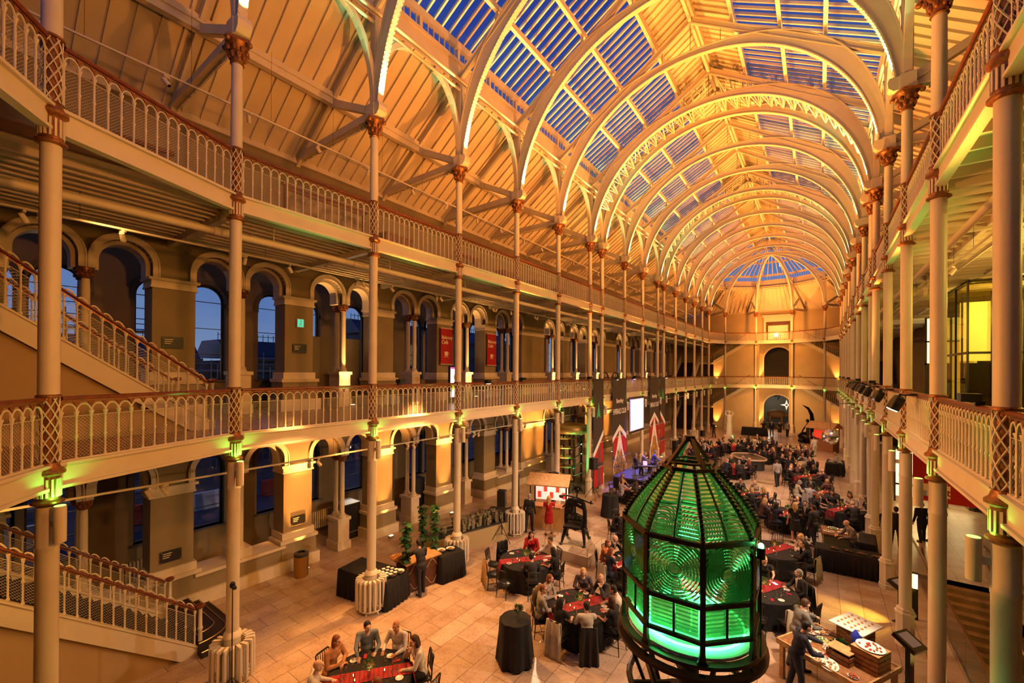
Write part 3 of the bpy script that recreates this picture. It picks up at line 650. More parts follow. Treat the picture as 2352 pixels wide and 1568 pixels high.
def panel(p, q, z, label, near=False, grp='gallery balustrades', slope=0, inset=.15, wire=True, name='balustrade'):
    L0 = hypot(q[0] - p[0], q[1] - p[1]); ux, uy = (q[0] - p[0]) / L0, (q[1] - p[1]) / L0; L = L0 - 2 * inset
    t_ = thing(name, label, 'balustrade', (p[0] + ux * inset, p[1] + uy * inset, z + slope * inset), atan2(uy, ux), grp)
    key = (round(L, 2), near, round(slope, 3), wire); N = max(2, round(L / .205)); sp_ = L / N
    if key not in BCACHE:
        d = {'handrail': rail_mb(L, slope).mesh('handrail', WOOD, True), 'frieze': frieze_mb(L, N, sp_, 0, slope).mesh('frieze', GILT), 'bottom': None}
        b = MB(); b.bar((0, 0, .015), (L, 0, .015 + slope * L), .06, .03); d['bottom'] = b.mesh('bottom_rail', CREAM)
        if wire: d['wire'] = wire_mb(L, slope, d=.055 if near else .075, wd=.0022 if near else .003).mesh('wire_mesh', CREAM)
        bm_ = baluster_mb(sp_, slope, 8 if near else 5)
        if near: d['bal'] = bm_.mesh('baluster', CREAM, True)
        else:
            a = MB()
            for k in range(N): a.add([(x + k * sp_, y, z_ + slope * k * sp_) for x, y, z_ in bm_.v], bm_.f)
            d['bal'] = a.mesh('baluster_row', CREAM, True)
        e_ = MB(); e_.tube([(0, 0, 0), (0, 0, .8)], .013, 5); d['end'] = e_.mesh('end_baluster', CREAM, True); BCACHE[key] = d
    d = BCACHE[key]; obj('handrail', d['handrail'], t_); obj('frieze', d['frieze'], t_); obj('bottom_rail', d['bottom'], t_)
    if wire: obj('wire_mesh', d['wire'], t_)
    if near:
        for k in range(N): obj('baluster', d['bal'], t_, (k * sp_, 0, slope * k * sp_))
    else: obj('baluster_row', d['bal'], t_)
    obj('end_baluster', d['end'], t_, (L, 0, slope * L)); return t_
for z, lv in ((F1, 'first'), (F2, 'upper')):
    panel(NEAR[2], NEAR[1], z, 'cream iron balustrade of the %s gallery at the canted corner above the near staircase' % lv, True)
    panel(NEAR[1], NEAR[0], z, 'cream iron balustrade of the %s gallery between the two columns nearest the camera' % lv, True)
    for i in range(1, 16):
        panel((XL, yc(i)), (XL, yc(i + 1)), z, 'cream iron balustrade of the %s gallery, street side, %s bay from the camera' % (lv, ORD[i - 1]), i < 4)
        if i > 1: panel((XR, yc(i)), (XR, yc(i + 1)), z, 'cream iron balustrade of the %s gallery, stair side, %s bay from the camera' % (lv, ORD[i - 2]), i < 5)
    panel((XR, yc(1)), (XR, yc(2)), z, 'cream iron balustrade of the %s gallery beside the camera on the stair side' % lv)
    for k in range(5): panel(FAR[k], FAR[k + 1], z, 'cream iron balustrade of the %s gallery across the far end, %s panel' % (lv, ORD[k]))

# ------------------------------------------------------------------ staircases
CARPET = mat('dark_stair_covering', (.03, .02, .018), .7)
def flight(p, q, w_in, label, near, steps, soffit_to=None, rail_out=True, rail_in=True, wall_m=None, newel=True):
    """p,q = foot and head of the outer stringer; w_in = horizontal vector to the inner stringer"""
    P, Q, W = Vector(p), Vector(q), Vector((w_in[0], w_in[1], 0)); L = hypot(q[0] - p[0], q[1] - p[1]); sl = (q[2] - p[2]) / L
    t_ = thing('staircase', label, 'staircase', p, atan2(q[1] - p[1], q[0] - p[0]), 'gallery staircases')
    Mi = Matrix.Rotation(-atan2(q[1] - p[1], q[0] - p[0]), 3, 'Z'); wl = Mi @ W; sgn = 1 if wl.y > 0 else -1; wd = abs(wl.y)
    s = MB(); run, ri = L / steps, (q[2] - p[2]) / steps
    for k in range(steps): s.box(k * run, min(0, sgn * wd), k * ri + ri - .22, (k + 1) * run + .02, max(0, sgn * wd), k * ri + ri)
    part('tread_run', s, CARPET, t_)
    for nm, y in (('outer_stringer', -sgn * .03), ('inner_stringer', sgn * (wd + .03))):
        a = MB(); a.prism([(-.05, -.28), (L + .05, sl * L - .28), (L + .05, sl * L + .20), (-.05, .20)], lambda u, v, w_: (u, w_, v), y - .04, y + .04)
        a.prism([(-.05, .18), (L + .05, sl * L + .18), (L + .05, sl * L + .23), (-.05, .23)], lambda u, v, w_: (u, w_, v), y - .07, y + .07); part(nm, a, CREAM, t_)
    for on, y, nm in ((rail_out, -sgn * .03, 'outer'), (rail_in, sgn * (wd + .03), 'inner')):
        if not on: continue
        N = round(L / .19); sp_ = L / N; h = obj(nm + '_handrail', rail_mb(L + .1, sl, 1.20).mesh('handrail', WOOD, True), t_, (0, y, 0))
        b = baluster_mb(sp_, sl, 6 if near else 5)
        b.v = [(x, yy, zz * 1.16 + .21) for x, yy, zz in b.v]
        if near and nm == 'outer':
            me = b.mesh('baluster', CREAM, True)
            for k in range(N): obj('baluster', me, t_, (k * sp_, y, sl * k * sp_))
        else:
            a = MB()
            for k in range(N): a.add([(x + k * sp_, yy, z_ + sl * k * sp_) for x, yy, z_ in b.v], b.f)
            obj('baluster_row', a.mesh('baluster_row', CREAM, True), t_, (0, y, 0))
        f_ = frieze_mb(L, N, sp_, 0, sl); f_.v = [(x, yy, zz * 1.0 + .17) for x, yy, zz in f_.v]; obj('frieze', f_.mesh('frieze', GILT), t_, (0, y, 0))
        wm = wire_mb(L, sl, .26, 1.0, .06, .0024); obj('wire_mesh', wm.mesh('wire_mesh', CREAM), t_, (0, y, 0))
        if newel:
            n_b = MB(); n_b.lathe([(.075, 0), (.075, .2), (.05, .22), (.045, .6), (.06, .62), (.06, .66), (.045, .68), (.04, 1.12), (.06, 1.16)], 12); obj('newel_post', n_b.mesh('newel_post', CREAM, True), t_, (-.12, y, .0))
            n_c = MB(); n_c.ell((0, 0, 1.22), (.11, .11, .06), 12, 6); obj('newel_cap', n_c.mesh('newel_cap', WOOD, True), t_, (-.12, y, 0))
    return t_
SX = -13.0
flight((SX, 4.05, 0), (SX, .55, 2.86), (-2.3, 0), 'lower staircase with cream balusters and dark steps by the street arcade', True, 18)
flight((-12.5, 4.1, F1), (-12.5, .45, 8.62), (-2.5, 0), 'upper staircase with cream balusters rising from the first gallery near the camera', True, 17)
m = MB()
m.box(WX, -4.4, 2.66, SX, .55, 2.86); m.box(WX, -4.4, 8.44, -12.5, .45, 8.64); struct('floor_landing_near', m, DECKTOP)
m = MB()
m.prism([(4.05, 0), (.5, 0), (.5, 2.62), (4.05, -.02)], lambda u, v, w_: (w_, u, v), SX - .12, SX - .06)
m.prism([(4.1, F1), (.4, F1), (.4, 8.42), (4.1, F1 + .02)], lambda u, v, w_: (w_, u, v), -12.5 - .12, -12.5 - .06)
m.box(SX - .12, -4.4, 0, SX - .06, .5, 2.66); m.box(-12.62, -4.4, F1, -12.56, .4, 8.44); struct('wall_stair_near', m, mat('stair_wall_paint', (.50, .35, .18), .8))
panel((SX, .5), (SX, -2.5), 2.86, 'cream iron balustrade of the lower landing beside the near column', True, inset=.05)
panel((-12.5, .4), (-12.5, -2.5), 8.64, 'cream iron balustrade of the upper landing beside the near column', True, inset=.05)
# curved bottom steps
for k, (r, h) in enumerate(((1.15, .16), (.85, .32), (.55, .48))):
    a = MB(); pl = [(-15.3, 4.1), (-15.3, 4.1 + r * .9)] + [(-13.35 + r * .62 * sin(q), 4.1 + r * .9 * cos(q)) for q in [pi / 2 * j / 8 for j in range(9)]]
    a.prism(pl, lambda u, v, w_: (u, v, w_), h - .16, h)
    o = single('entry_step', a, CARPET, 'dark curved %s step with brass edge at the foot of the lower staircase' % ('bottom', 'middle', 'top')[k], 'step', group='curved entry steps')
    b = MB(); b.tube([(x, y, h + .005) for x, y in pl[1:]], .016, 6); part('nosing', b, BRASS, o, True)
# far staircases, both sides, both storeys
FW = mat('tan_wall_paint', (.56, .43, .25), .8)
for z0, z1, lv in ((0, F1, 'ground'), (F1, F2, 'first')):
    zm = z0 + 2.85
    for s, sd in ((-1, 'street'), (1, 'stair')):
        x0, x1 = C + s * 7.0, C + s * 2.75; xw = C + s * 8.6
        flight((x0, 62.7, zm), (x1, 62.7, z1), (0, 2.1), 'far staircase flight rising inward from the %s-side landing above the %s floor' % (sd, lv), False, 16, rail_in=False, newel=False)
        flight((xw, 57.6, z0), (xw, 61.6, zm), (s * 2.3 if s < 0 else 2.0, 0), 'far staircase flight along the %s-side wall on the %s floor' % (sd, lv), False, 16, newel=False)
        m = MB(); m.box(min(x0, C + s * 11), 61.6, zm - .2, max(x0, C + s * 11), YF, zm); struct('floor_landing_%s_%s' % (sd, lv), m, CREAM)
        panel((x0, 61.6), (xw, 61.6), zm, 'cream balustrade of the far %s-side landing above the %s floor' % (sd, lv), inset=.05, wire=False)
        m = MB(); pr = [(x0, z0), (x0, zm - .25), (x1, z1 - .3), (x1, z0)]; m.prism(pr, lambda u, v, w_: (u, w_, v), 62.75, 62.85)
        m.box(min(x1, x1 - s * 1.15), 62.75, z0, max(x1, x1 - s * 1.15), 62.85, z1 - .12); struct('wall_far_stair_%s_%s' % (sd, lv), m, FW)

# ------------------------------------------------------------------ service pipes, tracks and spotlights
for z, nm in ((F2, 'upper'), (F1, 'lower')):
    if nm == 'upper':
        m = MB(); m.tube([(XL - .75, -4, z - .75), (XL - .75, 60, z - .75)], .085, 12)
        for i in range(1, 17): m.tube([(XL - .75, yc(i) - .2, z - .75), (XL - .75, yc(i) + .2, z - .75)], .105, 12)
        o = single('service_pipe', m, CREAM, 'long cream service pipe hung under the upper gallery on the street side', 'pipe', smooth=True)
        h = MB()
        for i in range(1, 17): h.bar((XL - .75, yc(i) + 1.2, z - .66), (XL - .75, yc(i) + 1.2, z - .15), .02, .02); h.bar((XL - .45, yc(i) + .6, z - .66), (XL - .75, yc(i) + .6, z - .66), .02, .02)
        part('hanger', h, CREAM, o)
        m = MB(); m.tube([(XR + .8, -4, z - .75), (XR + .8, 60, z - .75)], .085, 12); m.tube([(XR + 1.5, -4, z - .9), (XR + 1.5, 60, z - .9)], .05, 8)
        single('service_pipe', m, CREAM, 'long cream service pipe hung under the upper gallery on the stair side', 'pipe', smooth=True)
TR = [(-13.0, 10.55, 'upper', 'under the upper gallery'), (-12.55, 4.62, 'lower', 'under the first gallery'), (-12.7, 14.4, 'roof', 'below the aisle roof'), (3.1, 10.45, 'stair', 'under the upper gallery on the stair side')]
def spothead(kind=0):
    a = MB(); a.cbox((0, 0, -.03), (.05, .14, .05)); a.tube([(0, 0, -.05), (0, 0, -.12)], .012, 6)
    b = MB(); b.lathe([(.035, -.10), (.05, -.09), (.055, .08), (.05, .10)], 12, (0, 0, -.16), (.5, .3, -.8)); c = MB(); c.lathe([(.042, .092), (.042, .104)], 12, (0, 0, -.16), (.5, .3, -.8))
    return a.mesh('bracket', CREAM), b.mesh('spot_head', CREAM, True), c.mesh('lens', BLACKM)
SPM = spothead()
for tx, tz, tn, desc in TR:
    m = MB(); m.box(tx - .02, -2, tz, tx + .02, 57, tz + .045); o = single('lighting_track', m, CREAM, 'thin cream lighting track running along the hall %s' % desc, 'lighting track')
    h = MB(); y = 0
    while y < 57: h.tube([(tx, y, tz + .04), (tx, y, (F1 if tz < 6 else F2 if tz < 12 else 16.6) - .16)], .004, 4); y += 1.9
    part('suspension_wire', h, DARK, o)['kind'] = 'stuff'
    n = 0
    for i in range(0, 13):
        yb = (yc(i) if i else .4)
        for dy in ((.7, .95, 2.2) if tn == 'upper' else (2.6, 2.9) if tn == 'lower' else (1.6,) if tn == 'stair' else (.9, 2.9)):
            if i > 7 and dy != (.95 if tn == 'upper' else dy): continue
            n += 1
            if n > 20: break
            t_ = thing('track_spotlight', 'small cream spotlight, %s on the track %s' % (ORD[n - 1], desc.replace(' gallery on the', ' gallery,')), 'spotlight', (tx, yb + dy, tz), (n * 1.7) % 3, 'track spotlights')
            for me, nm in zip(SPM, ('bracket', 'spot_head', 'lens')): obj(nm, me, t_)
# ------------------------------------------------------------------ upper gallery pictures and cases
def framed(x, y, w_, h, z, rz, label, cols, fr=.12, fm=None):
    t_ = thing('framed_picture', label, 'picture', (x, y, z), rz); a = MB(); d = .10
    for (x0, z0, x1, z1) in ((-w_ / 2 - fr, -h / 2 - fr, w_ / 2 + fr, -h / 2), (-w_ / 2 - fr, h / 2, w_ / 2 + fr, h / 2 + fr), (-w_ / 2 - fr, -h / 2, -w_ / 2, h / 2), (w_ / 2, -h / 2, w_ / 2 + fr, h / 2)): a.box(x0, -d, z0, x1, 0, z1)
    a.box(-w_ / 2 - fr - .1, -d - .08, h / 2 + fr, w_ / 2 + fr + .1, 0, h / 2 + fr + .1); part('frame', a, fm or WOOD, t_)
    b = MB(); b.box(-w_ / 2, -.03, -h / 2, w_ / 2, -.02, h / 2)
    mt = mat('painting_%d' % int(abs(y) * 10), cols, .6, var=.8, scale=2.2); part('canvas', b, mt, t_); return t_
framed(WX + .02, 9.2, 3.1, 1.9, F2 + 1.5, pi / 2, 'wide dark-framed painting on the upper gallery wall behind the second bay balustrade', (.30, .24, .14))
framed(WX + .02, 17.4, 1.5, 1.7, F2 + 1.2, pi / 2, 'dark-framed picture on the upper gallery wall farther along', (.2, .15, .09))
framed(WX + .02, 3.6, .9, 1.9, F2 + 1.2, pi / 2, 'narrow pale figure panel on the upper gallery wall behind the nearest bay', (.42, .36, .2))
m = MB(); m.cbox((0, 0, .5), (1.1, .5, 1.0)); m.cbox((0, 0, 1.02), (1.2, .6, .05)); single('display_cabinet', m, CRATE, 'dark red display cabinet on the upper gallery behind the nearest bay', 'cabinet', (-15.2, 5.6, F2), pi / 2)
for k, y in enumerate((12.2, 20.5, 24, 27)):
    m = MB(); m.cbox((0, 0, .9), (1.4, .5, 1.8))
    for j in range(6): m.cbox((-.58 + j * .23, -.27, .9), (.06, .04, 1.7))
    m.cbox((0, 0, 1.83), (1.55, .6, .07)); single('slatted_case', m, CRATE, 'brown slatted wooden case on the upper gallery, %s from the camera' % ORD[k], 'case', (-15.3, y, F2), pi / 2)
# café banners, exit sign, wall plaques
RED = mat('cafe_banner_red', (.42, .008, .018), .6)
CREAMTXT = mat('cream_lettering', (.85, .72, .5), .6)
def text(body, size, m_, parent, loc, rot, name='lettering', align='LEFT', ext=.003):
    cu = bpy.data.curves.new(name, 'FONT'); cu.body = body; cu.size = size; cu.extrude = ext; cu.align_x = align; cu.offset = .006
    t0 = bpy.data.objects.new(name, cu); COL.objects.link(t0); me = bpy.data.meshes.new_from_object(t0.evaluated_get(bpy.context.evaluated_depsgraph_get())); bpy.data.objects.remove(t0)
    me.materials.clear(); me.materials.append(m_); o = obj(name, me, parent, loc); o.rotation_euler = rot; return o
for y, lab in ((15.75, 'nearer'), (19.5, 'farther')):
    t_ = thing('cafe_banner', 'red hanging banner with cup symbol on the first-floor pier, the %s of two' % lab, 'banner', (WX + .14, y, 9.55), 0, 'red café banners')
    a = MB(); a.box(0, -.42, -1.85, .02, .42, 0); part('cloth', a, RED, t_); a = MB(); a.box(-.01, -.45, -.02, .04, .45, .02); a.box(-.01, -.45, -1.87, .04, .45, -1.84); part('rod', a, CREAM, t_)
    text('Balcony\nCafé', .25, CREAMTXT, t_, (.026, -.36, -.55), (pi / 2, 0, pi / 2))
    a = MB(); a.prism([(-.15, -1.2), (-.13, -1.42), (.07, -1.42), (.09, -1.2)], lambda u, v, w_: (w_, u, v), .02, .03); a.tube([(.025, .09 + .07 * sin(q), -1.3 + .07 * cos(q)) for q in [pi * j / 6 for j in range(7)]], .012, 5); a.box(.02, -.2, -1.48, .03, .14, -1.46); part('cup_symbol', a, CREAMTXT, t_)
t_ = thing('exit_sign', 'small lit green exit sign on the first-floor pier', 'sign', (WX + .03, 8.15, 9.1), 0)
a = MB(); a.box(0, -.13, -.16, .05, .13, .16); part('housing', a, WHITE, t_); a = MB(); a.box(.05, -.11, -.14, .055, .11, .14); part('face', a, mat('exit_green', (.02, .45, .25), .5, emit=.8, ecol=(.1, .8, .5)), t_)
a = MB(); a.ell((.058, .02, .08), (.004, .025, .025), 8, 5); a.bar((.058, .02, .05), (.058, -.01, -.02), .02, .004, (1, 0, 0)); a.bar((.058, -.01, -.02), (.058, -.05, -.1), .018, .004, (1, 0, 0)); a.bar((.058, -.01, -.02), (.058, .05, -.08), .018, .004, (1, 0, 0)); part('running_figure', a, WHITE, t_)
for x, y, z, lab in ((WX + .03, 8.15, 8.15, 'small black wall plaque on the first-floor pier below the exit sign'), (WX + .03, 4.3, 8.15, 'small black wall plaque on the first-floor pier beside the upper staircase'), (WX + .03, 4.3, 1.75, 'black wall plaque on the pier beside the lower staircase'), (WX + .03, 8.15, 1.75, 'black wall plaque on the floodlit ground-floor pier')):
    t_ = thing('wall_plaque', lab, 'plaque', (x, y, z), 0, 'black wall plaques'); a = MB(); a.box(0, -.26, -.17, .02, .26, .17); part('plate', a, BLACKM, t_); a = MB()
    for k in range(3): a.box(.02, -.2, .08 - k * .06, .022, .02 - k * .03, .10 - k * .06)
    for sy in (-1, 1):
        for sz in (-1, 1): a.ell((.021, sy * .23, sz * .14), .01, 6, 4)
    part('marking', a, CREAMTXT, t_)
# ------------------------------------------------------------------ street outside
ASPH = mat('wet_asphalt', (.05, .055, .065), .5, var=.3, scale=.6); PAVE = mat('grey_pavement', (.22, .21, .20), .7, var=.2, scale=2)
m = MB(); m.box(-60, -30, -.5, -24, 90, -.35); struct('road', m, ASPH); m = MB(); m.box(-24, -30, -.5, -18.85, 90, -.2); struct('pavement', m, PAVE)
BST = mat('dark_sandstone', (.10, .085, .07), .8, var=.3, scale=.8); LIT = mat('lit_window_glow', (1, .7, .35), .5, emit=1.6, ecol=(1, .72, .38))
rnd = random.Random(3)
for k, (y0, y1, h, lab) in enumerate(((-22, -8, 10, 'dark stone building across the street near the staircase'), (-2, 14, 8.4, 'low dark stone building with iron roof cresting across the street'), (16, 27, 8.6, 'dark stone building with lit windows across the street'), (30, 60, 12, 'long dark building far along the street'))):
    t_ = thing('street_building', lab, 'building', (-44, (y0 + y1) / 2, -.4)); hw = (y1 - y0) / 2
    a = MB(); a.box(-8, -hw, 0, 0, hw, h); a.box(-.1, -hw - .1, h, .3, hw + .1, h + .3); part('walls', a, BST, t_)
    a = MB(); a.prism([(-8, h + .3), (-6, h + 2), (-2, h + 2), (0, h + .3)], lambda u, v, w_: (u, w_, v), -hw, hw); part('roof', a, DARK, t_)
    a = MB()
    for j in range(int(hw * 2 / .5)): a.box(-2.03, -hw + j * .5, h + 2, -1.97, -hw + j * .5 + .04, h + 2.7)
    a.box(-2.03, -hw, h + 2.45, -1.97, hw, h + 2.5); a.tube([(-2, 0, h + 2), (-2, 0, h + 4)], .05, 6); part('cresting', a, DARK, t_)
    for fl in range(2):
        for j in range(int(hw * 2 / 2.6)):
            yy = -hw + 1.3 + j * 2.6; a = MB(); a.box(0, yy - .5, 1.5 + fl * 4, .06, yy + .5, 3.9 + fl * 4); part('window', a, LIT if rnd.random() < .3 else DARK, t_)
SCF = mat('galvanised_tube', (.35, .36, .38), .4, .7)
def scaffold(x, y0, y1, h, lab):
    a = MB(); y = y0
    while y <= y1 + .01:
        for dx in (0, 1.2): a.tube([(x + dx, y, -.2), (x + dx, y, h + rnd.random() * 1.5)], .03, 5)
        y += 1.9
    z = 1.6
    while z < h:
        for dx in (0, 1.2): a.tube([(x + dx, y0 - .3, z), (x + dx, y1 + .3, z)], .028, 5)
        for q in (.5, 1.0): a.tube([(x + 1.2, y0 - .3, z + q), (x + 1.2, y1 + .3, z + q)], .022, 5)
        z += 1.9
    t_ = single('scaffolding', a, SCF, lab, 'scaffolding', smooth=True); b = MB(); z = 1.55
    while z < h: b.box(x, y0 - .3, z - .06, x + 1.2, y1 + .3, z); z += 1.9
    part('walkway_boards', b, mat('scaffold_board', (.22, .17, .11), .8), t_)
scaffold(-27, -4.5, 7, 10.5, 'tall grey scaffolding outside the windows beyond the staircases'); scaffold(-38, 9, 26, 7.5, 'scaffolding outside farther along the street')
# violet floodlit spire seen through the near window
t_ = thing('floodlit_spire', 'violet floodlit church spire seen through the window beyond the upper staircase', 'spire', (-70, .5, 0))
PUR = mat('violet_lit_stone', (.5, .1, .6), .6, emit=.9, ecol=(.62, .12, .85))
a = MB(); a.lathe([(3.2, 0), (3.0, 14), (1.6, 16), (1.2, 18), (.3, 22), (.05, 24)], 8); 
for k in range(8): a.lathe([(.4, 12), (.35, 15), (.02, 17.5)], 6, (2.8 * cos(k * pi / 4), 2.8 * sin(k * pi / 4), 0))
part('spire', a, PUR, t_)
for k, (y, c_) in enumerate(((2, 'white'), (6, 'white and red'), (9.5, 'white'), (13, 'red'))):
    a = MB(); a.prism([(-.3, 0), (.3, 0), (.2, .4), (.12, .9), (-.12, .9), (-.2, .4)], lambda u, v, w_: (u, w_, v), -1, 1)
    single('road_barrier', a, mat('barrier_red', (.5, .03, .02), .5) if k in (1, 3) else WHITE, '%s plastic road barrier in the street, %s from the camera' % (c_, ORD[k]), 'barrier', (-27.5, y, -.34), 0, 'road barriers')
lamp('POINT', (-30, 4, 7.5), None, 260, (1, .75, .45), .2); lamp('POINT', (-30, 20, 7.5), None, 260, (1, .75, .45), .2)
# ------------------------------------------------------------------ furnishings on the floor
rnd = random.Random(11)
# radiators around the street-side columns
def radiator_meshes():
    a = MB()
    for k in range(18):
        q = 2 * pi * k / 18; c_, s_ = cos(q), sin(q)
        for r in (.27, .43): a.tube([(r * c_, r * s_, .16), (r * c_, r * s_, .22), (r * c_, r * s_, .94), (r * c_, r * s_, 1.0)], [.03, .036, .036, .03], 8)
        a.bar((.27 * c_, .27 * s_, .97), (.43 * c_, .43 * s_, .97), .07, .09); a.bar((.27 * c_, .27 * s_, .2), (.43 * c_, .43 * s_, .2), .07, .08)
        b_ = (c_, s_)
    b = MB(); b.tube([(.36 * cos(q), .36 * sin(q), .10) for q in [2 * pi * j / 20 for j in range(20)]], .03, 6, closed=True)
    f = MB(); f.tube([(0, 0, 0), (0, 0, .04), (0, 0, .12)], [.04, .025, .03], 6)
    return a.mesh('fin_ring', mat('cream_radiator_paint', (.74, .66, .54), .45), True), b.mesh('pipe', CREAM, True), f.mesh('foot', CREAM, True)
RM = radiator_meshes()
for n, i in enumerate(RADS):
    t_ = thing('column_radiator', 'round cream cast-iron radiator around the foot of column %s of the street-side row' % ORD[i], 'radiator', (XL, yc(i), 0), 0, 'column radiators')
    obj('fin_ring', RM[0], t_); obj('pipe', RM[1], t_)
    for k in range(6): obj('foot', RM[2], t_, (.33 * cos(k * pi / 3), .33 * sin(k * pi / 3), 0))
# the great lighthouse lens
LX, LY = -1.60, 6.87
lens = thing('lighthouse_lens', 'huge green-lit glass lighthouse lens with dark iron frame towering over the diners', 'lighthouse lens', (LX, LY, 0), atan2(-LY, -LX) + radians(10)); lens.scale = (.95, .95, 1)
IRON = mat('brown_black_iron', (.06, .035, .022), .4, .3)
LG = bpy.data.materials.new('lens_prism_glass'); LG.use_nodes = True; _n = LG.node_tree.nodes; _l = LG.node_tree.links; _n.remove(_n['Principled BSDF'])
_b = _n.new('ShaderNodeBsdfGlossy'); _b.inputs['Color'].default_value = (.85, .9, .78, 1); _b.inputs['Roughness'].default_value = .07
_t = _n.new('ShaderNodeBsdfTransparent'); _t.inputs[0].default_value = (.74, .86, .68, 1); _tr = _n.new('ShaderNodeBsdfTranslucent'); _tr.inputs[0].default_value = (.6, .85, .6, 1)
_m1 = _n.new('ShaderNodeMixShader'); _m1.inputs[0].default_value = .32; _m2 = _n.new('ShaderNodeMixShader'); _m2.inputs[0].default_value = .30
_l.new(_b.outputs[0], _m1.inputs[1]); _l.new(_tr.outputs[0], _m1.inputs[2]); _l.new(_m1.outputs[0], _m2.inputs[1]); _l.new(_t.outputs[0], _m2.inputs[2]); _l.new(_m2.outputs[0], _n['Material Output'].inputs[0])
LG2 = LG.copy(); LG2.name = 'lens_ring_glass'; [setattr(x.inputs[0], 'default_value', v) for x, v in zip([x for x in LG2.node_tree.nodes if x.type == 'MIX_SHADER'], (.24, .08))]
RMX, ZB0, ZB, ZM, ZT = 1.0, 3.58, 3.79, 4.26, 5.07
def ogr(z): return RMX - .62 * max(0, (z - ZT) / .83) ** 1.3
V = lambda k, r, z: (r * cos(k * pi / 4), r * sin(k * pi / 4), z)
fr = MB()
for k in range(8):
    fr.bar(V(k, 1.02, ZB0 - .1), V(k, 1.02, ZT), .07, .05, V(k, 1, 0)); zs = [ZT + .83 * j / 8 for j in range(9)]
    for j in range(8): fr.bar(V(k, ogr(zs[j]) + .01, zs[j]), V(k, ogr(zs[j + 1]) + .01, zs[j + 1]), .045, .05, V(k, 1, 0))
    for z, r, h in ((ZT, 1.02, .06), (ZM, 1.02, .06), (ZB, 1.02, .045), (5.92, .40, .05), (6.0, .34, .03)): fr.bar(V(k, r, z), V(k + 1, r, z), .06, h)
    fr.bar(V(k, .40, 5.9), V(k, .34, 6.0), .03, .03, V(k, 1, 0))
    for j in range(8): fr.bar(tuple((Vector(V(k, ogr(zs[j]), zs[j])) + Vector(V(k + 1, ogr(zs[j]), zs[j]))) / 2), tuple((Vector(V(k, ogr(zs[j + 1]), zs[j + 1])) + Vector(V(k + 1, ogr(zs[j + 1]), zs[j + 1]))) / 2), .018, .03)
    fr.bar(tuple((Vector(V(k, 1, ZB)) + Vector(V(k + 1, 1, ZB))) / 2), tuple((Vector(V(k, 1, ZM)) + Vector(V(k + 1, 1, ZM))) / 2), .018, .03)
    for j in range(17):
        zz = ZT + .05 + .80 * j / 17; r_ = ogr(zz); fr.cbox(tuple(Vector(V(k, r_ + .035, zz + .012))), (.05, .05, .022), k * pi / 4)
    fr.prism([(-.16, 0), (-.05, .10), (-.035, .2), (.035, .2), (.05, .10), (.16, 0)], lambda u, v, w_: (w_ * cos(k * pi / 4) - u * sin(k * pi / 4), w_ * sin(k * pi / 4) + u * cos(k * pi / 4), ZB0 - .12 + v), .99, 1.04)
part('iron_frame', fr, IRON, lens)
fr = MB()
for k in range(4): fr.bar(V(2 * k + .5, .38, 5.93), V(2 * k + .5, .05, 6.34), .06, .05)
fr.cbox((0, 0, 6.34), (.14, .14, .08)); part('top_pyramid', fr, IRON, lens)
for k in range(8):
    a0, a1 = k * pi / 4, (k + 1) * pi / 4; am = (a0 + a1) / 2
    # dome prisms
    g = MB(); N = 17
    for j in range(N):
        z = ZT + .04 + .80 * j / N; h = .80 / N * .78; r = ogr(z) * .985
        for (u0, u1) in ((.06, .49), (.51, .94)):
            P_ = lambda r_, u, zz: tuple(Vector(V(k, r_, zz)).lerp(Vector(V(k + 1, r_, zz)), u))
            g.add([P_(r, u0, z), P_(r, u1, z), P_(r - .07, u1, z + h * .4), P_(r - .07, u0, z + h * .4), P_(r + .03, u0, z + h), P_(r + .03, u1, z + h)], [(0, 1, 2, 3), (3, 2, 5, 4), (0, 4, 5, 1), (0, 3, 4), (1, 5, 2)])
    part('dome_prism_panel', g, LG, lens)
    g = MB()
    for j in range(7):
        z = ZB + .04 + (ZM - ZB - .08) * j / 7; h = .055; r = .97
        for (u0, u1) in ((.06, .49), (.51, .94)):
            g.add([P_(r, u0, z), P_(r, u1, z), P_(r - .08, u1, z + h * .6), P_(r - .08, u0, z + h * .6), P_(r + .02, u0, z + h), P_(r + .02, u1, z + h)], [(0, 1, 2, 3), (3, 2, 5, 4), (0, 4, 5, 1), (0, 3, 4), (1, 5, 2)])
    part('lower_prism_panel', g, LG, lens)
    # bullseye panel: concentric ring prisms clipped to the frame
    g = MB(); ap = 1.0 * cos(pi / 8) * .985; hw, hh = .365, (ZT - ZM) / 2 - .035; zc = (ZT + ZM) / 2; ca, sa = cos(am), sin(am)
    F = lambda u, v, o: ((ap + o) * ca - u * sa, (ap + o) * sa + u * ca, zc + v)
    rr = .09
    g.lathe([(.0001, .035), (.05, .03), (.085, .0), (.085, -.02)], 20, F(0, 0, 0), (ca, sa, 0))
    while rr < .55:
        n = 48; run_ = []
        for j in range(n + 1):
            q = 2 * pi * j / n; ok = abs(rr * cos(q)) < hw and abs(rr * sin(q)) < hh
            if ok: run_.append(q)
            if (not ok or j == n) and len(run_) > 1:
                k4 = len(run_); vs_ = []
                for q2 in run_:
                    for (dr, o) in ((0, -.01), (.023, -.01), (.009, .06)): vs_.append(F((rr + dr) * cos(q2), (rr + dr) * sin(q2), o))
                g.add(vs_, [(i * 3 + c, i * 3 + (c + 1) % 3, (i + 1) * 3 + (c + 1) % 3, (i + 1) * 3 + c) for i in range(k4 - 1) for c in range(3)])
            if not ok: run_ = []
        rr += .043
    part('bullseye_panel', g, LG2, lens)
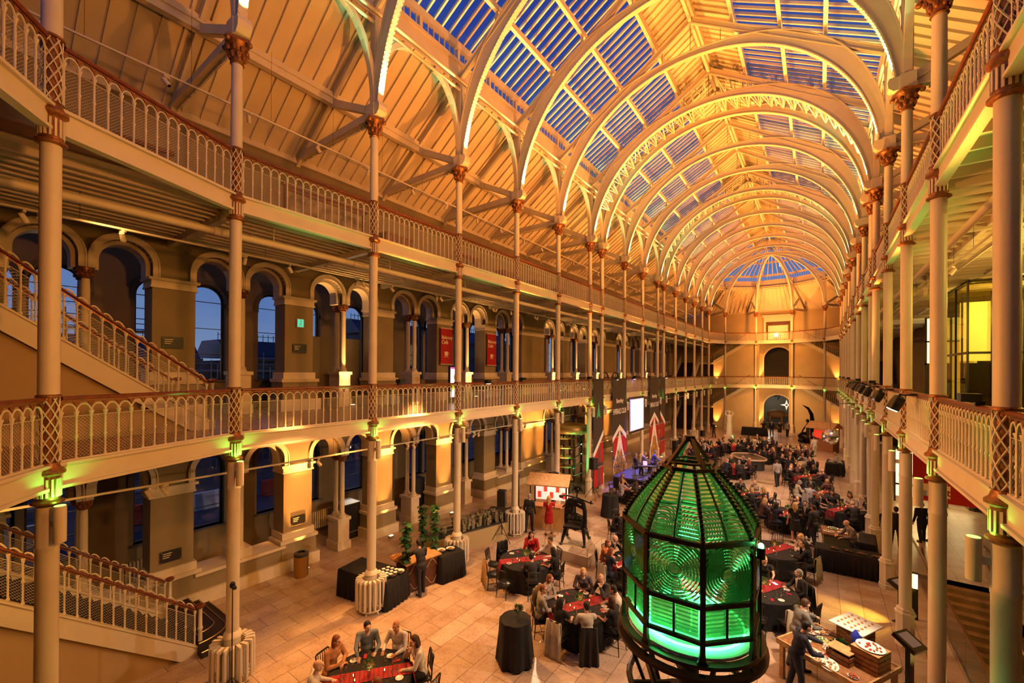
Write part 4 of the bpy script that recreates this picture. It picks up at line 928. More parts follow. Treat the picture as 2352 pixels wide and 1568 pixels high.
b = MB(); b.lathe([(.0, ZB0 - .06), (.94, ZB0 - .06), (.94, ZB0 - .02), (0, ZB0 - .02)], 40, cap=False); part('base_plate', b, mat('pale_base_plate', (.75, .78, .72), .35), lens)
b = MB(); b.tube([(.80 * cos(q), .80 * sin(q), ZB0 + .02) for q in [2 * pi * j / 32 for j in range(32)]], .018, 6, closed=True)
for k in range(3): b.tube([(.22 * cos(k * 2.1), .22 * sin(k * 2.1), ZB0), (.22 * cos(k * 2.1), .22 * sin(k * 2.1), 3.9)], .012, 6)
part('added_glow_tubes', b, mat('added_tube_glow', (.1, 1, .3), .4, emit=9, ecol=(.08, 1, .28)), lens)  # glowing tubes added so the prisms pick up green reflections
b = MB()
for z0, r0, r1 in ((ZB0 - .10, .96, 1.08), (ZB0 - .26, .98, 1.12)):
    b.lathe([(r0, z0), (r1, z0), (r1, z0 + .05), (r0, z0 + .05), (r0, z0)], 40, cap=False)
part('base_ring', b, IRON, lens, True)
b = MB()
for k in range(8): b.bar(V(k, 1.03, ZB0 - .2), V(k, .55, 2.2), .07, .05)
b.lathe([(.40, 2.1), (.60, 2.1), (.60, 2.25), (.40, 2.25), (.40, 2.1)], 24, cap=False); b.tube([(.92 * cos(q), .92 * sin(q), 2.6) for q in [2 * pi * j / 32 for j in range(32)]], .05, 8, closed=True)
for k in range(4): b.bar(V(2 * k + .3, .3, 2.6), V(2 * k + .3, .92, 2.6), .05, .06)
b.lathe([(.28, 0), (.28, 2.1)], 16); b.lathe([(.28, 2.1), (.16, 2.4), (.16, 3.4)], 16)
part('pedestal', b, BLACKM, lens)
for k in range(6):
    a = MB(); a.bar(V(k * 8 / 6, .55, 2.15), V(k * 8 / 6, 1.05, .02), .08, .08); a.cbox(V(k * 8 / 6, 1.05, .02), (.2, .2, .04)); part('leg', a, BLACKM, lens)
# green lamps within and beside the lens
GL = mat('green_led', (.2, 1, .4), .4, emit=40, ecol=(.12, 1, .34))
for (dx, dy, z, e_) in ((.25, .1, 3.66, 1.0), (-.35, -.25, 3.66, 1.0), (0, .4, 3.66, .8)):
    lamp('POINT', (LX + dx, LY + dy, z + .12), None, K_LENS * e_, (.05, 1, .22), .05)
lamp('POINT', (LX, LY, 5.0), None, K_LENS * .5, (.05, 1, .22), .15)
vx = lens.matrix_world if False else None
_a = atan2(-LY, -LX) + radians(10) + 2 * pi / 4 * 0; _q = _a + 1 * pi / 4
sx_, sy_ = LX + 1.07 * cos(_q), LY + 1.07 * sin(_q)
a = MB(); a.lathe([(.05, -.1), (.05, .04), (.06, .05)], 10); a.tube([(0, 0, -1.4), (0, 0, -.1)], .012, 6); o = single('green_floodlight', a, BLACKM, 'small very bright green floodlight at the edge of the lighthouse lens', 'floodlight', (sx_, sy_, 5.0))
a = MB(); a.ell((0, 0, .07), .035, 10, 6); part('bulb', a, GL, o, True); lamp('POINT', (sx_, sy_, 5.12), None, K_LENS * .12, (.05, 1, .22), .04)
for dx, dy, lab in ((-1.15, 1.0, 'beside the lens legs toward the street arcade'), (1.1, -.3, 'beside the lens legs toward the stair side')):
    t_ = thing('floor_floodlight', 'small green floor lamp %s' % lab, 'floodlight', (LX + dx, LY + dy, 0)); a = MB(); a.cbox((0, 0, .09), (.2, .16, .18)); part('housing', a, BLACKM, t_); a = MB(); a.cbox((0, 0, .185), (.16, .12, .01)); part('lens', a, GL, t_)
    lamp('SPOT', (LX + dx, LY + dy, .24), (LX, LY, 3.4), K_LENS * .7, (.05, 1, .22), .05, 70, .8)
# ---- chairs
def chair_meshes(full=True):
    P = []; W_, D_, S_ = .40, .40, .45
    s = MB(); s.prism([(-.20, -.2), (.20, -.2), (.22, .2), (-.22, .2)], lambda u, v, w_: (u, v, w_), S_ - .04, S_); s.ell((0, 0, S_ + .005), (.20, .19, .03), 12, 5); P.append(('seat', s, True))
    b = MB()
    for sx in (-1, 1): b.tube([(sx * .19, -.2, S_ - .02), (sx * .185, -.215, .70), (sx * .18, -.25, .90)], .016, 6)
    b.tube([(-.18, -.25, .90), (-.15, -.255, .925), (.15, -.255, .925), (.18, -.25, .90)], .019, 6); b.tube([(-.187, -.215, .58), (.187, -.215, .58)], .013, 6)
    for k in range(5): b.tube([(-.12 + k * .06, -.215, .58), (-.12 + k * .06, -.235, .74), (-.12 + k * .06, -.25, .91)], [.008, .012, .008], 5)
    P.append(('backrest', b, True))
    for sx in (-1, 1):
        for sy in (-1, 1):
            l_ = MB(); l_.tube([(sx * .18, sy * .18, S_ - .03), (sx * .195, sy * .20 + (0 if sy > 0 else -.02), 0)], [.018, .012], 6); P.append(('leg', l_, True))
    t_ = MB()
    for sx in (-1, 1): t_.tube([(sx * .188, -.2, .2), (sx * .188, .19, .2)], .009, 5)
    t_.tube([(-.19, .19, .26), (.19, .19, .26)], .009, 5); t_.tube([(-.19, 0, .2), (.19, 0, .2)], .009, 5); P.append(('stretcher', t_, True))
    return P
CH = [(n, mb.mesh(n, BLACKM, sm)) for n, mb, sm in chair_meshes()]
_c = MB()
for n, mb, sm in chair_meshes(): _c.add(mb.v, mb.f)
CHFAR = _c.mesh('chair', BLACKM, True)
def chair(x, y, rz, label, grp):
    if y < 31:
        t_ = thing('spindle_chair', label, 'chair', (x, y, 0), rz, grp)
        for n, me in CH: obj(n, me, t_)
        return t_
    return tag(obj('spindle_chair', CHFAR, None, (x, y, 0), rz), label, 'chair', grp)
CLOCK = ['twelve', 'one', 'two', 'three', 'four', 'five', 'six', 'seven', 'eight', 'nine', 'ten', 'eleven']
def clockpos(dx, dy):      # as seen from the balcony camera: far side is twelve
    ang = atan2(dx * cos(YAW) + dy * sin(YAW), -dx * sin(YAW) + dy * cos(YAW)); return CLOCK[int(round(ang / (pi / 6))) % 12] + " o'clock"
def cloth_mesh(r, h, drop, flare=.10, n=72, fold=9, seed=0):
    m = MB(); rr = random.Random(seed); vs_ = [(0, 0, h)]; ph = rr.random() * 6
    for f_ in (.5, .92, 1.0): vs_ += [(r * f_ * cos(2 * pi * k / n), r * f_ * sin(2 * pi * k / n), h) for k in range(n)]
    for j in range(1, 7):
        d = j / 6
        for k in range(n):
            q = 2 * pi * k / n; wv = sin(fold * q + ph) * .6 + sin(fold * 1.7 * q + 2 * ph) * .4; R_ = r * (1.008 + flare * d * .5) + wv * .055 * d ** .7; vs_.append((R_ * cos(q), R_ * sin(q), h - (.01 if j == 1 else drop * d)))
    fs = [(0, 1 + k, 1 + (k + 1) % n) for k in range(n)] + [(1 + j * n + k, 1 + (j + 1) * n + k, 1 + (j + 1) * n + (k + 1) % n, 1 + j * n + (k + 1) % n) for j in range(8) for k in range(n)]
    return m.add(vs_, fs)
TCL = [cloth_mesh(.90, .762, .72, seed=s).mesh('tablecloth', BLACKC, True) for s in range(3)]
_m = MB(); _m.lathe([(.86, .73), (.88, .74), (.88, .755), (.86, .757)], 32); TTOP = _m.mesh('tabletop', PLANK, True); _m = MB(); _m.tube([(.5, 0, 0), (.42, 0, .73)], .02, 6); TLEG = _m.mesh('leg', DARK, True)
def runner_mb(r=.90):
    m = MB(); w_, z = .19, .766; m.box(-r - .005, -w_, z, r + .005, w_, z + .005)
    for s in (-1, 1): m.hexa([(s * (r + .005), -w_, z + .005), (s * (r + .025), -w_, z), (s * (r + .12), -w_, z - .42), (s * (r + .108), -w_, z - .42), (s * (r + .005), w_, z + .005), (s * (r + .025), w_, z), (s * (r + .12), w_, z - .42), (s * (r + .108), w_, z - .42)])
    return m
RUN = bpy.data.materials.new('red_tartan_runner'); RUN.use_nodes = True; _n = RUN.node_tree.nodes; _l = RUN.node_tree.links; _b = _n['Principled BSDF']; _b.inputs['Roughness'].default_value = .8
_tc = _n.new('ShaderNodeTexCoord'); _w = _n.new('ShaderNodeTexWave'); _w.inputs['Scale'].default_value = 3.2; _w.bands_direction = 'X'; _w2 = _n.new('ShaderNodeTexWave'); _w2.inputs['Scale'].default_value = 5; _w2.bands_direction = 'Y'
_mx = _n.new('ShaderNodeMath'); _mx.operation = 'MULTIPLY'; _cr = _n.new('ShaderNodeValToRGB'); _cr.color_ramp.elements[0].position = .004; _cr.color_ramp.elements[0].color = (.04, .005, .01, 1); _cr.color_ramp.elements[1].position = .03; _cr.color_ramp.elements[1].color = (.36, .012, .018, 1)
_l.new(_tc.outputs['Object'], _w.inputs['Vector']); _l.new(_tc.outputs['Object'], _w2.inputs['Vector']); _l.new(_w.outputs['Fac'], _mx.inputs[0]); _l.new(_w2.outputs['Fac'], _mx.inputs[1]); _l.new(_mx.outputs[0], _cr.inputs[0]); _l.new(_cr.outputs[0], _b.inputs['Base Color'])
RUNM = runner_mb().mesh('table_runner', RUN)
def leafclump(m, c, r, n, ls, rr):
    for _ in range(n):
        a, b = rr.random() * 2 * pi, math.acos(rr.uniform(-.5, 1)); d = Vector((sin(b) * cos(a), sin(b) * sin(a), cos(b))); p = Vector(c) + d * r * rr.uniform(.4, 1); u = d.cross(Vector((rr.random(), rr.random(), 1))).normalized() * ls * .5; v = (d + Vector((0, 0, .3))).normalized() * ls
        m.add([tuple(p - u), tuple(p), tuple(p + u), tuple(p + v)], [(0, 1, 3), (1, 2, 3)])
def posy_meshes():
    v = MB(); v.lathe([(.045, .0), (.05, .01), (.05, .13), (.046, .135)], 12, cap=True); f = MB(); rr = random.Random(5); leafclump(f, (0, 0, .21), .12, 260, .045, rr); s = MB()
    for _ in range(16): s.ell((rr.uniform(-.09, .09), rr.uniform(-.09, .09), .22 + rr.uniform(0, .08)), .016, 6, 4)
    return v.mesh('vase', GLASS, True), f.mesh('foliage', LEAF2), s.mesh('flowers', mat('red_and_pale_buds', (.45, .12, .08), .7, var=.7, scale=30), True)
PSY = posy_meshes()
_m = MB(); _m.lathe([(.028, 0), (.03, .005), (.035, .06), (.034, .06), (.028, .01)], 10, cap=False); CH1 = _m.mesh('holder', GLASS, True); _m = MB(); _m.lathe([(.001, .03), (.010, .042), (.007, .06), (.001, .085)], 8, cap=False); CH2 = _m.mesh('flame', FLAME, True)
_m = MB(); _m.lathe([(.032, 0), (.032, .003), (.005, .006), (.004, .075), (.02, .09), (.036, .12), (.034, .16), (.031, .175)], 12, cap=False); GLM = _m.mesh('wine_glass', GLASS, True)
_m = MB(); _m.lathe([(.001, 0), (.05, 0), (.085, .011), (.087, .014), (.05, .006), (.001, .005)], 20, cap=False); PLM = _m.mesh('plate', WHITE, True)
_m = MB(); _m.cbox((0, 0, .008), (.15, .07, .014)); NPM = _m.mesh('napkin', REDN)
_m = MB(); _m.lathe([(.03, 0), (.034, .004), (.034, .19), (.014, .24), (.014, .29), (.016, .29)], 12); BTM = _m.mesh('bottle', mat('green_bottle_glass', (.02, .08, .03), .1), True)
def posy(x, y, z, label, grp):
    t_ = thing('table_posy', label, 'flower vase', (x, y, z), rnd.random() * 6, grp)
    for nm, me in zip(('vase', 'foliage', 'flowers'), PSY): obj(nm, me, t_)
def candle(x, y, z, label, grp, k):
    t_ = thing('tea_light', label, 'candle', (x, y, z), 0, grp); obj('holder', CH1, t_); obj('flame', CH2, t_)
TABLES = [  # name, x, y, runner angle, occupied seats (dx,dy,figure), number of chairs, level of detail, description
 ('T1', -7.84, 5.62), ('T2', -5.44, 10.84), ('T3', -8.28, 12.33), ('T4', -5.15, 14.5), ('T4b', -6.35, 18.33), ('T5', -1.35, 15.0), ('T6', -1.31, 18.6), ('T10', -3.2, 26.1), ('T11', -1.15, 23.9), ('T7', -.61, 33.1),
 ('T8', .05, 28.9), ('T9', .95, 26.2), ('T12', -4.77, 33.5), ('T13', -6.25, 43.4), ('T14', -1.7, 42.7), ('T15', -3.85, 40.2), ('T16', -4.4, 46.4), ('T17', -1.3, 37.3), ('T18', -8.4, 23.6), ('T19', -7.7, 41.1), ('T20', -7.6, 36.6)]
TDESC = {'T1': 'table closest to the camera', 'T2': 'crowded table before the lens', 'T3': 'table beside the press plinth', 'T4': 'half-hidden table behind the lens', 'T4b': 'table behind the press', 'T5': 'first stair-side table past the lens',
 'T6': 'second stair-side table past the lens', 'T10': 'middle table past the lens', 'T11': 'table behind the standing blonde', 'T7': 'candlelit table mid hall', 'T8': 'mid-hall table by the columns', 'T9': 'dim table against the columns',
 'T12': 'runner-draped table mid hall', 'T13': 'table beside the pale statue', 'T14': 'table before the winged statue', 'T15': 'table behind the mirror pool', 'T16': 'farthermost table', 'T17': 'table behind the candlelit one', 'T18': 'table before the bandstand', 'T19': 'far table past the bandstand', 'T20': 'table past the lens tip'}
TN = 0
for nm, x, y in TABLES:
    ds = TDESC[nm]; ra = radians({'T1': 52, 'T2': 60, 'T3': 50, 'T12': 100, 'T13': 95}.get(nm, 60)); TN += 1
    t_ = thing('banquet_table', 'round folding table under black cloth, the %s' % ds, 'table', (x, y, 0), 0, 'round banquet tables'); obj('tabletop', TTOP, t_)
    for k in range(4): obj('leg', TLEG, t_, (0, 0, 0), k * pi / 2)
    tag(obj('tablecloth', TCL[TN % 3], None, (x, y, 0), TN), 'floor-length black cloth on the %s' % ds, 'tablecloth', 'black tablecloths')
    tag(obj('table_runner', RUNM, None, (x, y, 0), ra), 'red tartan runner across the %s' % ds, 'table runner', 'red runners')
    posy(x, y, .771, 'leafy posy in a glass vase on the %s' % ds, 'table posies')
    for k in range(3):
        q = ra + (0, pi, pi + .5)[k]; candle(x + .32 * cos(q), y + .32 * sin(q), .771, 'tea light %s the posy on the %s' % (('beyond', 'before', 'just beside')[k], ds), 'tea lights', k)
    lamp('POINT', (x, y, .98), None, 2.2, (1, .45, .12), .05) if y < 45 else None
    near = nm in ('T1', 'T2', 'T3', 'T5'); ns = 10 if near else 6
    for k in range(ns):
        q = 2 * pi * (k + .5) / ns + .2; cp = '%s of the %s' % (clockpos(cos(q), sin(q)), ds)
        for j in range(2 if near else 1):
            xx, yy = x + (.52 + .08 * j) * cos(q + .12 * j), y + (.52 + .08 * j) * sin(q + .12 * j)
            tag(obj('wine_glass', GLM, None, (xx, yy, .763)), '%s clear stemmed glass at %s' % (('inner', 'outer')[j], cp), 'glass', 'wine glasses')
        if near and k % 2 == 0:
            tag(obj('plate', PLM, None, (x + .68 * cos(q), y + .68 * sin(q), .763), 0), 'white dinner plate at %s' % cp, 'plate', 'dinner plates')
        if near:
            if k % 2: tag(obj('napkin', NPM, None, (x + .66 * cos(q + .25), y + .66 * sin(q + .25), .763), q), 'folded red napkin at %s' % cp, 'napkin', 'red napkins')
# tall cocktail tables
for x, y, lab in ((-6.19, 8.75, 'nearer, in front of the lens'), (-8.59, 20.43, 'farther, before the tartan banners')):
    t_ = thing('cocktail_table', 'tall narrow table under black stretch cloth, the %s' % lab, 'table', (x, y, 0), 0, 'cocktail tables'); a = MB(); a.lathe([(.02, 1.09), (.36, 1.09), (.36, 1.105), (.02, 1.105)], 24); part('tabletop', a, PLANK, t_); a = MB(); a.lathe([(.25, 0), (.25, .02), (.03, .05), (.03, 1.09)], 16); part('pole', a, DARK, t_)
    tag(obj('tablecloth', cloth_mesh(.375, 1.11, 1.06, .45, fold=7, seed=int(y)).mesh('tablecloth', BLACKC, True), None, (x, y, 0)), 'long black cloth over the %s tall cocktail table' % lab.split(',')[0], 'tablecloth', 'cocktail tablecloths')
    posy(x + .05, y + .05, 1.112, 'small leafy posy on the %s tall cocktail table' % lab.split(',')[0], 'cocktail posies')

def skirt_table(x, y, rz, L, W_, h, label, grp=None, top=BLACKC):
    t_ = thing('skirted_table', label, 'table', (x, y, 0), rz, grp); a = MB(); n = 60; per = 2 * (L + W_); vs_ = []
    def pt(s_, o):
        s_ %= per
        if s_ < L: return (-L / 2 + s_, -W_ / 2 - o)
        s_ -= L
        if s_ < W_: return (L / 2 + o, -W_ / 2 + s_)
        s_ -= W_
        if s_ < L: return (L / 2 - s_, W_ / 2 + o)
        return (-L / 2 - o, W_ / 2 - (s_ - L))
    N = 120
    for z, a_ in ((h, 0), (h - .02, .012), (h * .5, .045), (.02, .07)):
        for k in range(N): vs_.append((*pt(per * k / N, a_ + (.035 * sin(k * 1.9) * (1 if z < h - .1 else 0)) * (1 - z / h)), z))
    a.add(vs_, [(j * N + k, j * N + (k + 1) % N, (j + 1) * N + (k + 1) % N, (j + 1) * N + k) for j in range(3) for k in range(N)] + [tuple(range(N))]); part('skirt', a, BLACKC, t_, True)
    b = MB(); b.cbox((0, 0, h + .004), (L - .02, W_ - .02, .01)); part('tabletop', b, top, t_); return t_
# buffet by the second column radiator
skirt_table(-11.75, 8.55, .15, 2.1, 1.0, .85, 'black-skirted buffet table with jars beside the second column radiator', 'buffet tables')
skirt_table(-10.75, 10.95, 1.35, .95, .75, .9, 'short black-skirted table with white bowls beyond the carved counter', 'buffet tables')
t_ = thing('carved_counter', 'dark carved wooden serving counter with framed front panels', 'counter', (-11.15, 9.95, 0), 1.38); a = MB(); a.cbox((0, .0, .47), (1.3, .7, .94)); part('body', a, mat('carved_dark_wood', (.09, .03, .015), .4, var=.4, scale=10), t_)
a = MB(); a.cbox((0, 0, .955), (1.4, .78, .04)); part('top', a, PLANK, t_)
for k in range(2): a = MB(); a.tube([(-.32 + k * .64 + .26 * cos(q) * (1 + .12 * cos(4 * q)), -.355, .48 + .36 * sin(q) * (1 + .12 * cos(4 * q))) for q in [2 * pi * j / 32 for j in range(32)]], .010, 5, closed=True); part('panel_moulding', a, mat('pale_inlay', (.6, .45, .28), .5), t_, True)
JAR = MB(); JAR.lathe([(.06, 0), (.065, .01), (.065, .09), (.06, .10)], 14); JARM = JAR.mesh('food_jar', mat('dark_jar', (.04, .035, .03), .3), True); _m = MB(); _m.lathe([(.058, .1), (.058, .115), (.001, .12)], 14, cap=False); JLM = _m.mesh('lid', WHITE, True)
k = 0
for i in range(4):
    for j in range(4):
        t_ = thing('food_jar', 'dark jar with pale lid, %s in row %s on the buffet beside the radiator' % (ORD[j], ORD[i]), 'jar', (-11.35 + i * .16 + j * .02, 8.28 + j * .17 + i * .03, .866), 0, 'buffet jars'); obj('body', JARM, t_); obj('lid', JLM, t_)
_m = MB(); _m.lathe([(.04, 0), (.10, .015), (.15, .07), (.155, .075), (.10, .03), (.001, .02)], 20, cap=False); BOWL = _m.mesh('bowl', WHITE, True); _m = MB()
for _ in range(12): _m.ell((rnd.uniform(-.07, .07), rnd.uniform(-.07, .07), .05), (.03, .03, .02), 6, 4)
BFOOD = _m.mesh('food', mat('mixed_salad', (.25, .16, .05), .7, var=.7, scale=40), True)
for x, y, z, lab in ((-10.95, 8.35, .866, 'nearest corner of the jar buffet'), (-10.88, 8.62, .866, 'middle edge of the jar buffet'), (-10.86, 8.9, .866, 'end of the jar buffet by the counter'), (-10.85, 10.75, .916, 'short skirted table, nearer'), (-10.7, 11.05, .916, 'short skirted table, farther')):
    t_ = thing('serving_bowl', 'white bowl of food at the %s' % lab, 'bowl', (x, y, z), 0, 'white serving bowls'); obj('bowl', BOWL, t_); obj('food', BFOOD, t_)
# leafy posts and tray on the counter
def leafy_post(x, y, z, h, label):
    t_ = thing('leafy_garland', label, 'garland', (x, y, z)); a = MB(); a.tube([(0, 0, 0), (0, 0, h)], .03, 6); part('stake', a, DARK, t_); a = MB(); rr = random.Random(int(h * 100))
    for k in range(int(h * 46)):
        zz = rr.uniform(.05, h + .1); q = rr.random() * 6.28; L_ = rr.uniform(.16, .26); w_ = L_ * .42; d = Vector((cos(q), sin(q), rr.uniform(-.5, .5))).normalized(); u = Vector((-sin(q), cos(q), 0)); b = Vector((0, 0, zz)); dn = Vector((0, 0, -.06))
        P_ = [b, b + d * L_ * .3 + u * w_, b + d * L_ * .7 + u * w_ * .9, b + d * L_ + dn, b + d * L_ * .7 - u * w_ * .9, b + d * L_ * .3 - u * w_]; mid_ = b + d * L_ * .5 + Vector((0, 0, .03))
        a.add([tuple(p) for p in P_] + [tuple(mid_)], [(i, (i + 1) % 6, 6) for i in range(6)])
    part('foliage', a, LEAF, t_)
leafy_post(-11.08, 9.35, .975, 1.25, 'tall garland of glossy green leaves at the near end of the carved counter'); leafy_post(-11.2, 10.75, .93, 1.45, 'tall garland of split green leaves at the far end of the carved counter'); leafy_post(-12.2, 11.1, 0, 2.1, 'leafy green garland behind the carved counter')
t_ = thing('food_tray', 'wooden tray of orange pastries at the near end of the carved counter', 'tray', (-11.45, 9.3, 1.08), 1.38); a = MB(); a.cbox((0, 0, .01), (.5, .4, .02)); a.cbox((0, 0, -.05), (.3, .3, .1)); part('board', a, CRATE, t_)
PAST = mat('golden_pastry', (.55, .28, .08), .6, var=.5, scale=30)
a = MB()
for _ in range(40): a.ell((rnd.uniform(-.2, .2), rnd.uniform(-.15, .15), .04), (.03, .03, .025), 6, 4)
o = part('pastries', a, PAST, t_, True); o['kind'] = 'stuff'
# glass case with model
t_ = thing('glass_display_case', 'long low plinth with a glass-topped case holding a detailed model', 'display case', (-12.05, 13.4, 0), 1.28); a = MB(); a.cbox((0, 0, .35), (3.6, 1.0, .7)); part('plinth', a, mat('case_plinth', (.42, .33, .18), .6), t_)
a = MB(); a.cbox((0, 0, .73), (3.5, .9, .05)); part('deck', a, DARK, t_); a = MB(); a.box(-1.75, -.47, .76, 1.75, -.46, 1.5); a.box(-1.75, .46, .76, 1.75, .47, 1.5); a.box(-1.76, -.47, .76, -1.75, .47, 1.5); a.box(1.75, -.47, .76, 1.76, .47, 1.5); part('glazing', a, PANE, t_)
a = MB()
for k in range(150): a.cbox((rnd.uniform(-.5, 1.6), rnd.uniform(-.35, .35), .76 + rnd.uniform(.05, .3)), (rnd.uniform(.02, .15), rnd.uniform(.02, .15), rnd.uniform(.05, .5)))
for k in range(3): a.tube([(-1.6, -.2 - .0 * k, .9 + k * .16), (1.6, -.2, .9 + k * .16)], .01, 5)
a.lathe([(.14, .76), (.15, 1.0), (.14, 1.02)], 16, (-1.1, .0, 0)); o = part('model', a, mat('model_brass_and_paint', (.35, .28, .16), .5, .3, var=.7, scale=12), t_); o['kind'] = 'stuff'
# litter bin and wall washer boxes
t_ = thing('litter_bin', 'round brass-banded litter bin against the floodlit first pier', 'bin', (-14.95, 7.85, 0)); a = MB(); a.lathe([(.22, 0), (.23, .03), (.23, .72), (.21, .74)], 24)
for k in range(24): a.tube([(.235 * cos(k * pi / 12), .235 * sin(k * pi / 12), .03), (.235 * cos(k * pi / 12), .235 * sin(k * pi / 12), .7)], .01, 4)
part('body', a, BRASS, t_, True); a = MB(); a.lathe([(.235, .72), (.245, .74), (.245, .82), (.17, .86), (.13, .855)], 24, cap=False); part('lid', a, DARK, t_, True)
# printing press
t_ = thing('display_plinth', 'low pale stone display plinth under the iron printing press', 'plinth', (-7.95, 15.55, 0), .0); a = MB(); a.cbox((0, 0, .20), (2.0, 2.1, .40)); part('block', a, mat('pale_plinth_stone', (.48, .38, .28), .6, var=.1, scale=3), t_)
a = MB()
for k in range(4):
    for (px, py) in (((-.93 + .62 * k), -.98), ((-.93 + .62 * k), .98), (-.93, -.98 + .65 * k), (.93, -.98 + .65 * k)): a.tube([(px, py, .4), (px, py, .66)], .008, 5)
a.tube([(-.93, -.98, .66), (.93, -.98, .66), (.93, .98, .66), (-.93, .98, .66)], .009, 5, closed=True); part('guard_rail', a, BRASS, t_)
t_ = thing('printing_press', 'ornate black iron hand printing press with counterweight eagle top on stone plinth', 'printing press', (-8.05, 15.6, .4), .25); CI = mat('black_cast_iron', (.015, .013, .012), .4, .4)
for sx in (-1, 1):
    for sy in (-1, 1):
        a = MB(); a.tube([(sx * .34, sy * .12, .62), (sx * .40, sy * .22, .40), (sx * .44, sy * .34, .2), (sx * .46, sy * .42, .06)], [.09, .075, .06, .045], 8); a.ell((sx * .47, sy * .50, .04), (.07, .12, .05), 8, 6); part('leg', a, CI, t_, True)
a = MB()
for sx in (-1, 1): a.tube([(sx * .36, 0, .55), (sx * .40, 0, .9), (sx * .38, 0, 1.3), (sx * .30, 0, 1.62)], [.10, .08, .085, .10], 8)
a.tube([(-.36, 0, .62), (0, 0, .56), (.36, 0, .62)], [.09, .12, .09], 8); a.tube([(-.34, 0, 1.38), (0, 0, 1.52), (.34, 0, 1.38)], [.06, .08, .06], 8)
a.tube([(-.32, 0, 1.62), (0, 0, 1.70), (.32, 0, 1.62)], [.09, .11, .09], 8); part('frame', a, CI, t_, True)
a = MB(); a.cbox((0, -.05, .98), (.62, .5, .06)); 
for k in range(5): a.bar((0, -.05, 1.2), (-.28 + .14 * k, -.3, 1.0), .025, .025); a.bar((0, -.05, 1.2), (-.28 + .14 * k, .2, 1.0), .025, .025)
a.tube([(0, -.05, 1.0), (0, -.05, 1.5)], .035, 8); part('platen', a, CI, t_)
a = MB(); a.cbox((0, -.2, .80), (.66, 1.1, .07)); a.tube([(-.2, -.75, .78), (-.2, .3, .74)], .02, 6); a.tube([(.2, -.75, .78), (.2, .3, .74)], .02, 6); part('bed', a, CI, t_)
a = MB(); a.tube([(-.62, .05, 1.80), (-.3, 0, 1.84), (.1, 0, 1.78), (.55, -.02, 1.66), (.74, 0, 1.62)], [.03, .035, .035, .03, .015], 8); a.tube([(.62, 0, 1.6), (.64, 0, 1.72)], .04, 6); part('counterweight_lever', a, CI, t_, True)
a = MB(); a.tube([(.05, 0, 1.76), (.06, 0, 2.0)], .03, 8); a.ell((.07, 0, 2.12), (.10, .09, .13), 10, 7); a.ell((.09, -.04, 2.28), .05, 8, 6)
for s in (-1, 1):
    for k in range(5): a.bar((.07, 0, 2.18), (.07 + s * (.16 + .02 * k), 0, 2.34 - .07 * k), .07, .03)
part('eagle', a, CI, t_)
a = MB(); a.ell((-.62, .05, 1.76), (.10, .10, .07), 8, 6); part('counterweight', a, CI, t_, True)
a = MB(); a.tube([(.42, -.2, .62), (.62, -.26, .56), (.62, -.26, .66)], .018, 6); part('crank', a, STEEL, t_)
# cockcroft-walton style tower
t_ = thing('accelerator_tower', 'tall stacked tower of bronze rings and green-lit insulators under a fat ring', 'machine', (-12.6, 23.8, 0), .35); t_.scale = (.82, .82, .83); BZ = mat('aged_bronze', (.42, .27, .12), .3, .35)
a = MB(); a.cbox((0, 0, .3), (3.0, 2.4, .6)); part('base', a, mat('grey_machine_base', (.18, .17, .12), .5), t_)
a = MB(); a.tube([(1.0 * cos(q), 1.0 * sin(q), 4.55) for q in [2 * pi * j / 40 for j in range(40)]], .34, 14, closed=True); part('top_ring', a, BZ, t_, True); a = MB(); a.lathe([(.95, 4.25), (.95, 4.3), (.001, 4.31)], 30, cap=False); part('top_plate', a, DARK, t_)
for k, (px, py) in enumerate(((-.55, -.3), (.25, -.45), (.75, .1), (-.2, .5))):
    a = MB(); z = .6
    while z < 4.2: a.lathe([(.07, z), (.11, z + .03), (.07, z + .06)], 12, (px, py, 0), cap=False); z += .09
    a.lathe([(.06, .6), (.06, 4.25)], 10, (px, py, 0)); part('insulator_column', a, mat('dark_insulator', (.05, .03, .02), .25), t_, True)
for lv in range(5):
    z = .95 + lv * .72; a = MB(); a.tube([(-.55 + .62 * cos(q), -.05 + .42 * sin(q), z) for q in [2 * pi * j / 28 for j in range(28)]], .075, 8, closed=True); part('ring', a, BZ, t_, True)
    a = MB(); a.lathe([(.05, z + .22), (.17, z + .25), (.19, z + .30), (.17, z + .35), (.05, z + .38)], 16, (.75, .1, 0)); part('electrode', a, mat('polished_electrode', (.5, .5, .42), .15, .9), t_, True)
    a = MB(); a.tube([(.25, -.45, z), (.75, .1, z + .3)], .035, 8); a.ell((.25, -.45, z), .08, 8, 6); part('link_rod', a, mat('polished_electrode', (.5, .5, .42), .15, .9), t_, True)
lamp('SPOT', (-11.5, 22.6, .55), (-12.5, 23.8, 3.4), K_GT * 3, (.05, 1, .25), .05, 80, .6); lamp('SPOT', (-12.9, 21.9, .6), (-13.2, 23.1, 3.0), K_GT * 3, WARM, .05, 70, .6)
for k, (y0, y1) in enumerate(((22.6, 25.6),)):
    a = MB(); a.box(-11.75, y0, .1, -11.73, y1, 1.15); a.box(-14.9, y0, .1, -11.75, y0 + .02, 1.15); o = single('glass_barrier', a, PANE, 'clear glass barrier around the accelerator tower', 'glass barrier')
    a = MB(); a.box(-11.77, y0, 1.15, -11.71, y1, 1.19); a.box(-14.9, y0 - .02, 1.15, -11.77, y0 + .04, 1.19); part('rail', a, STEEL, o)
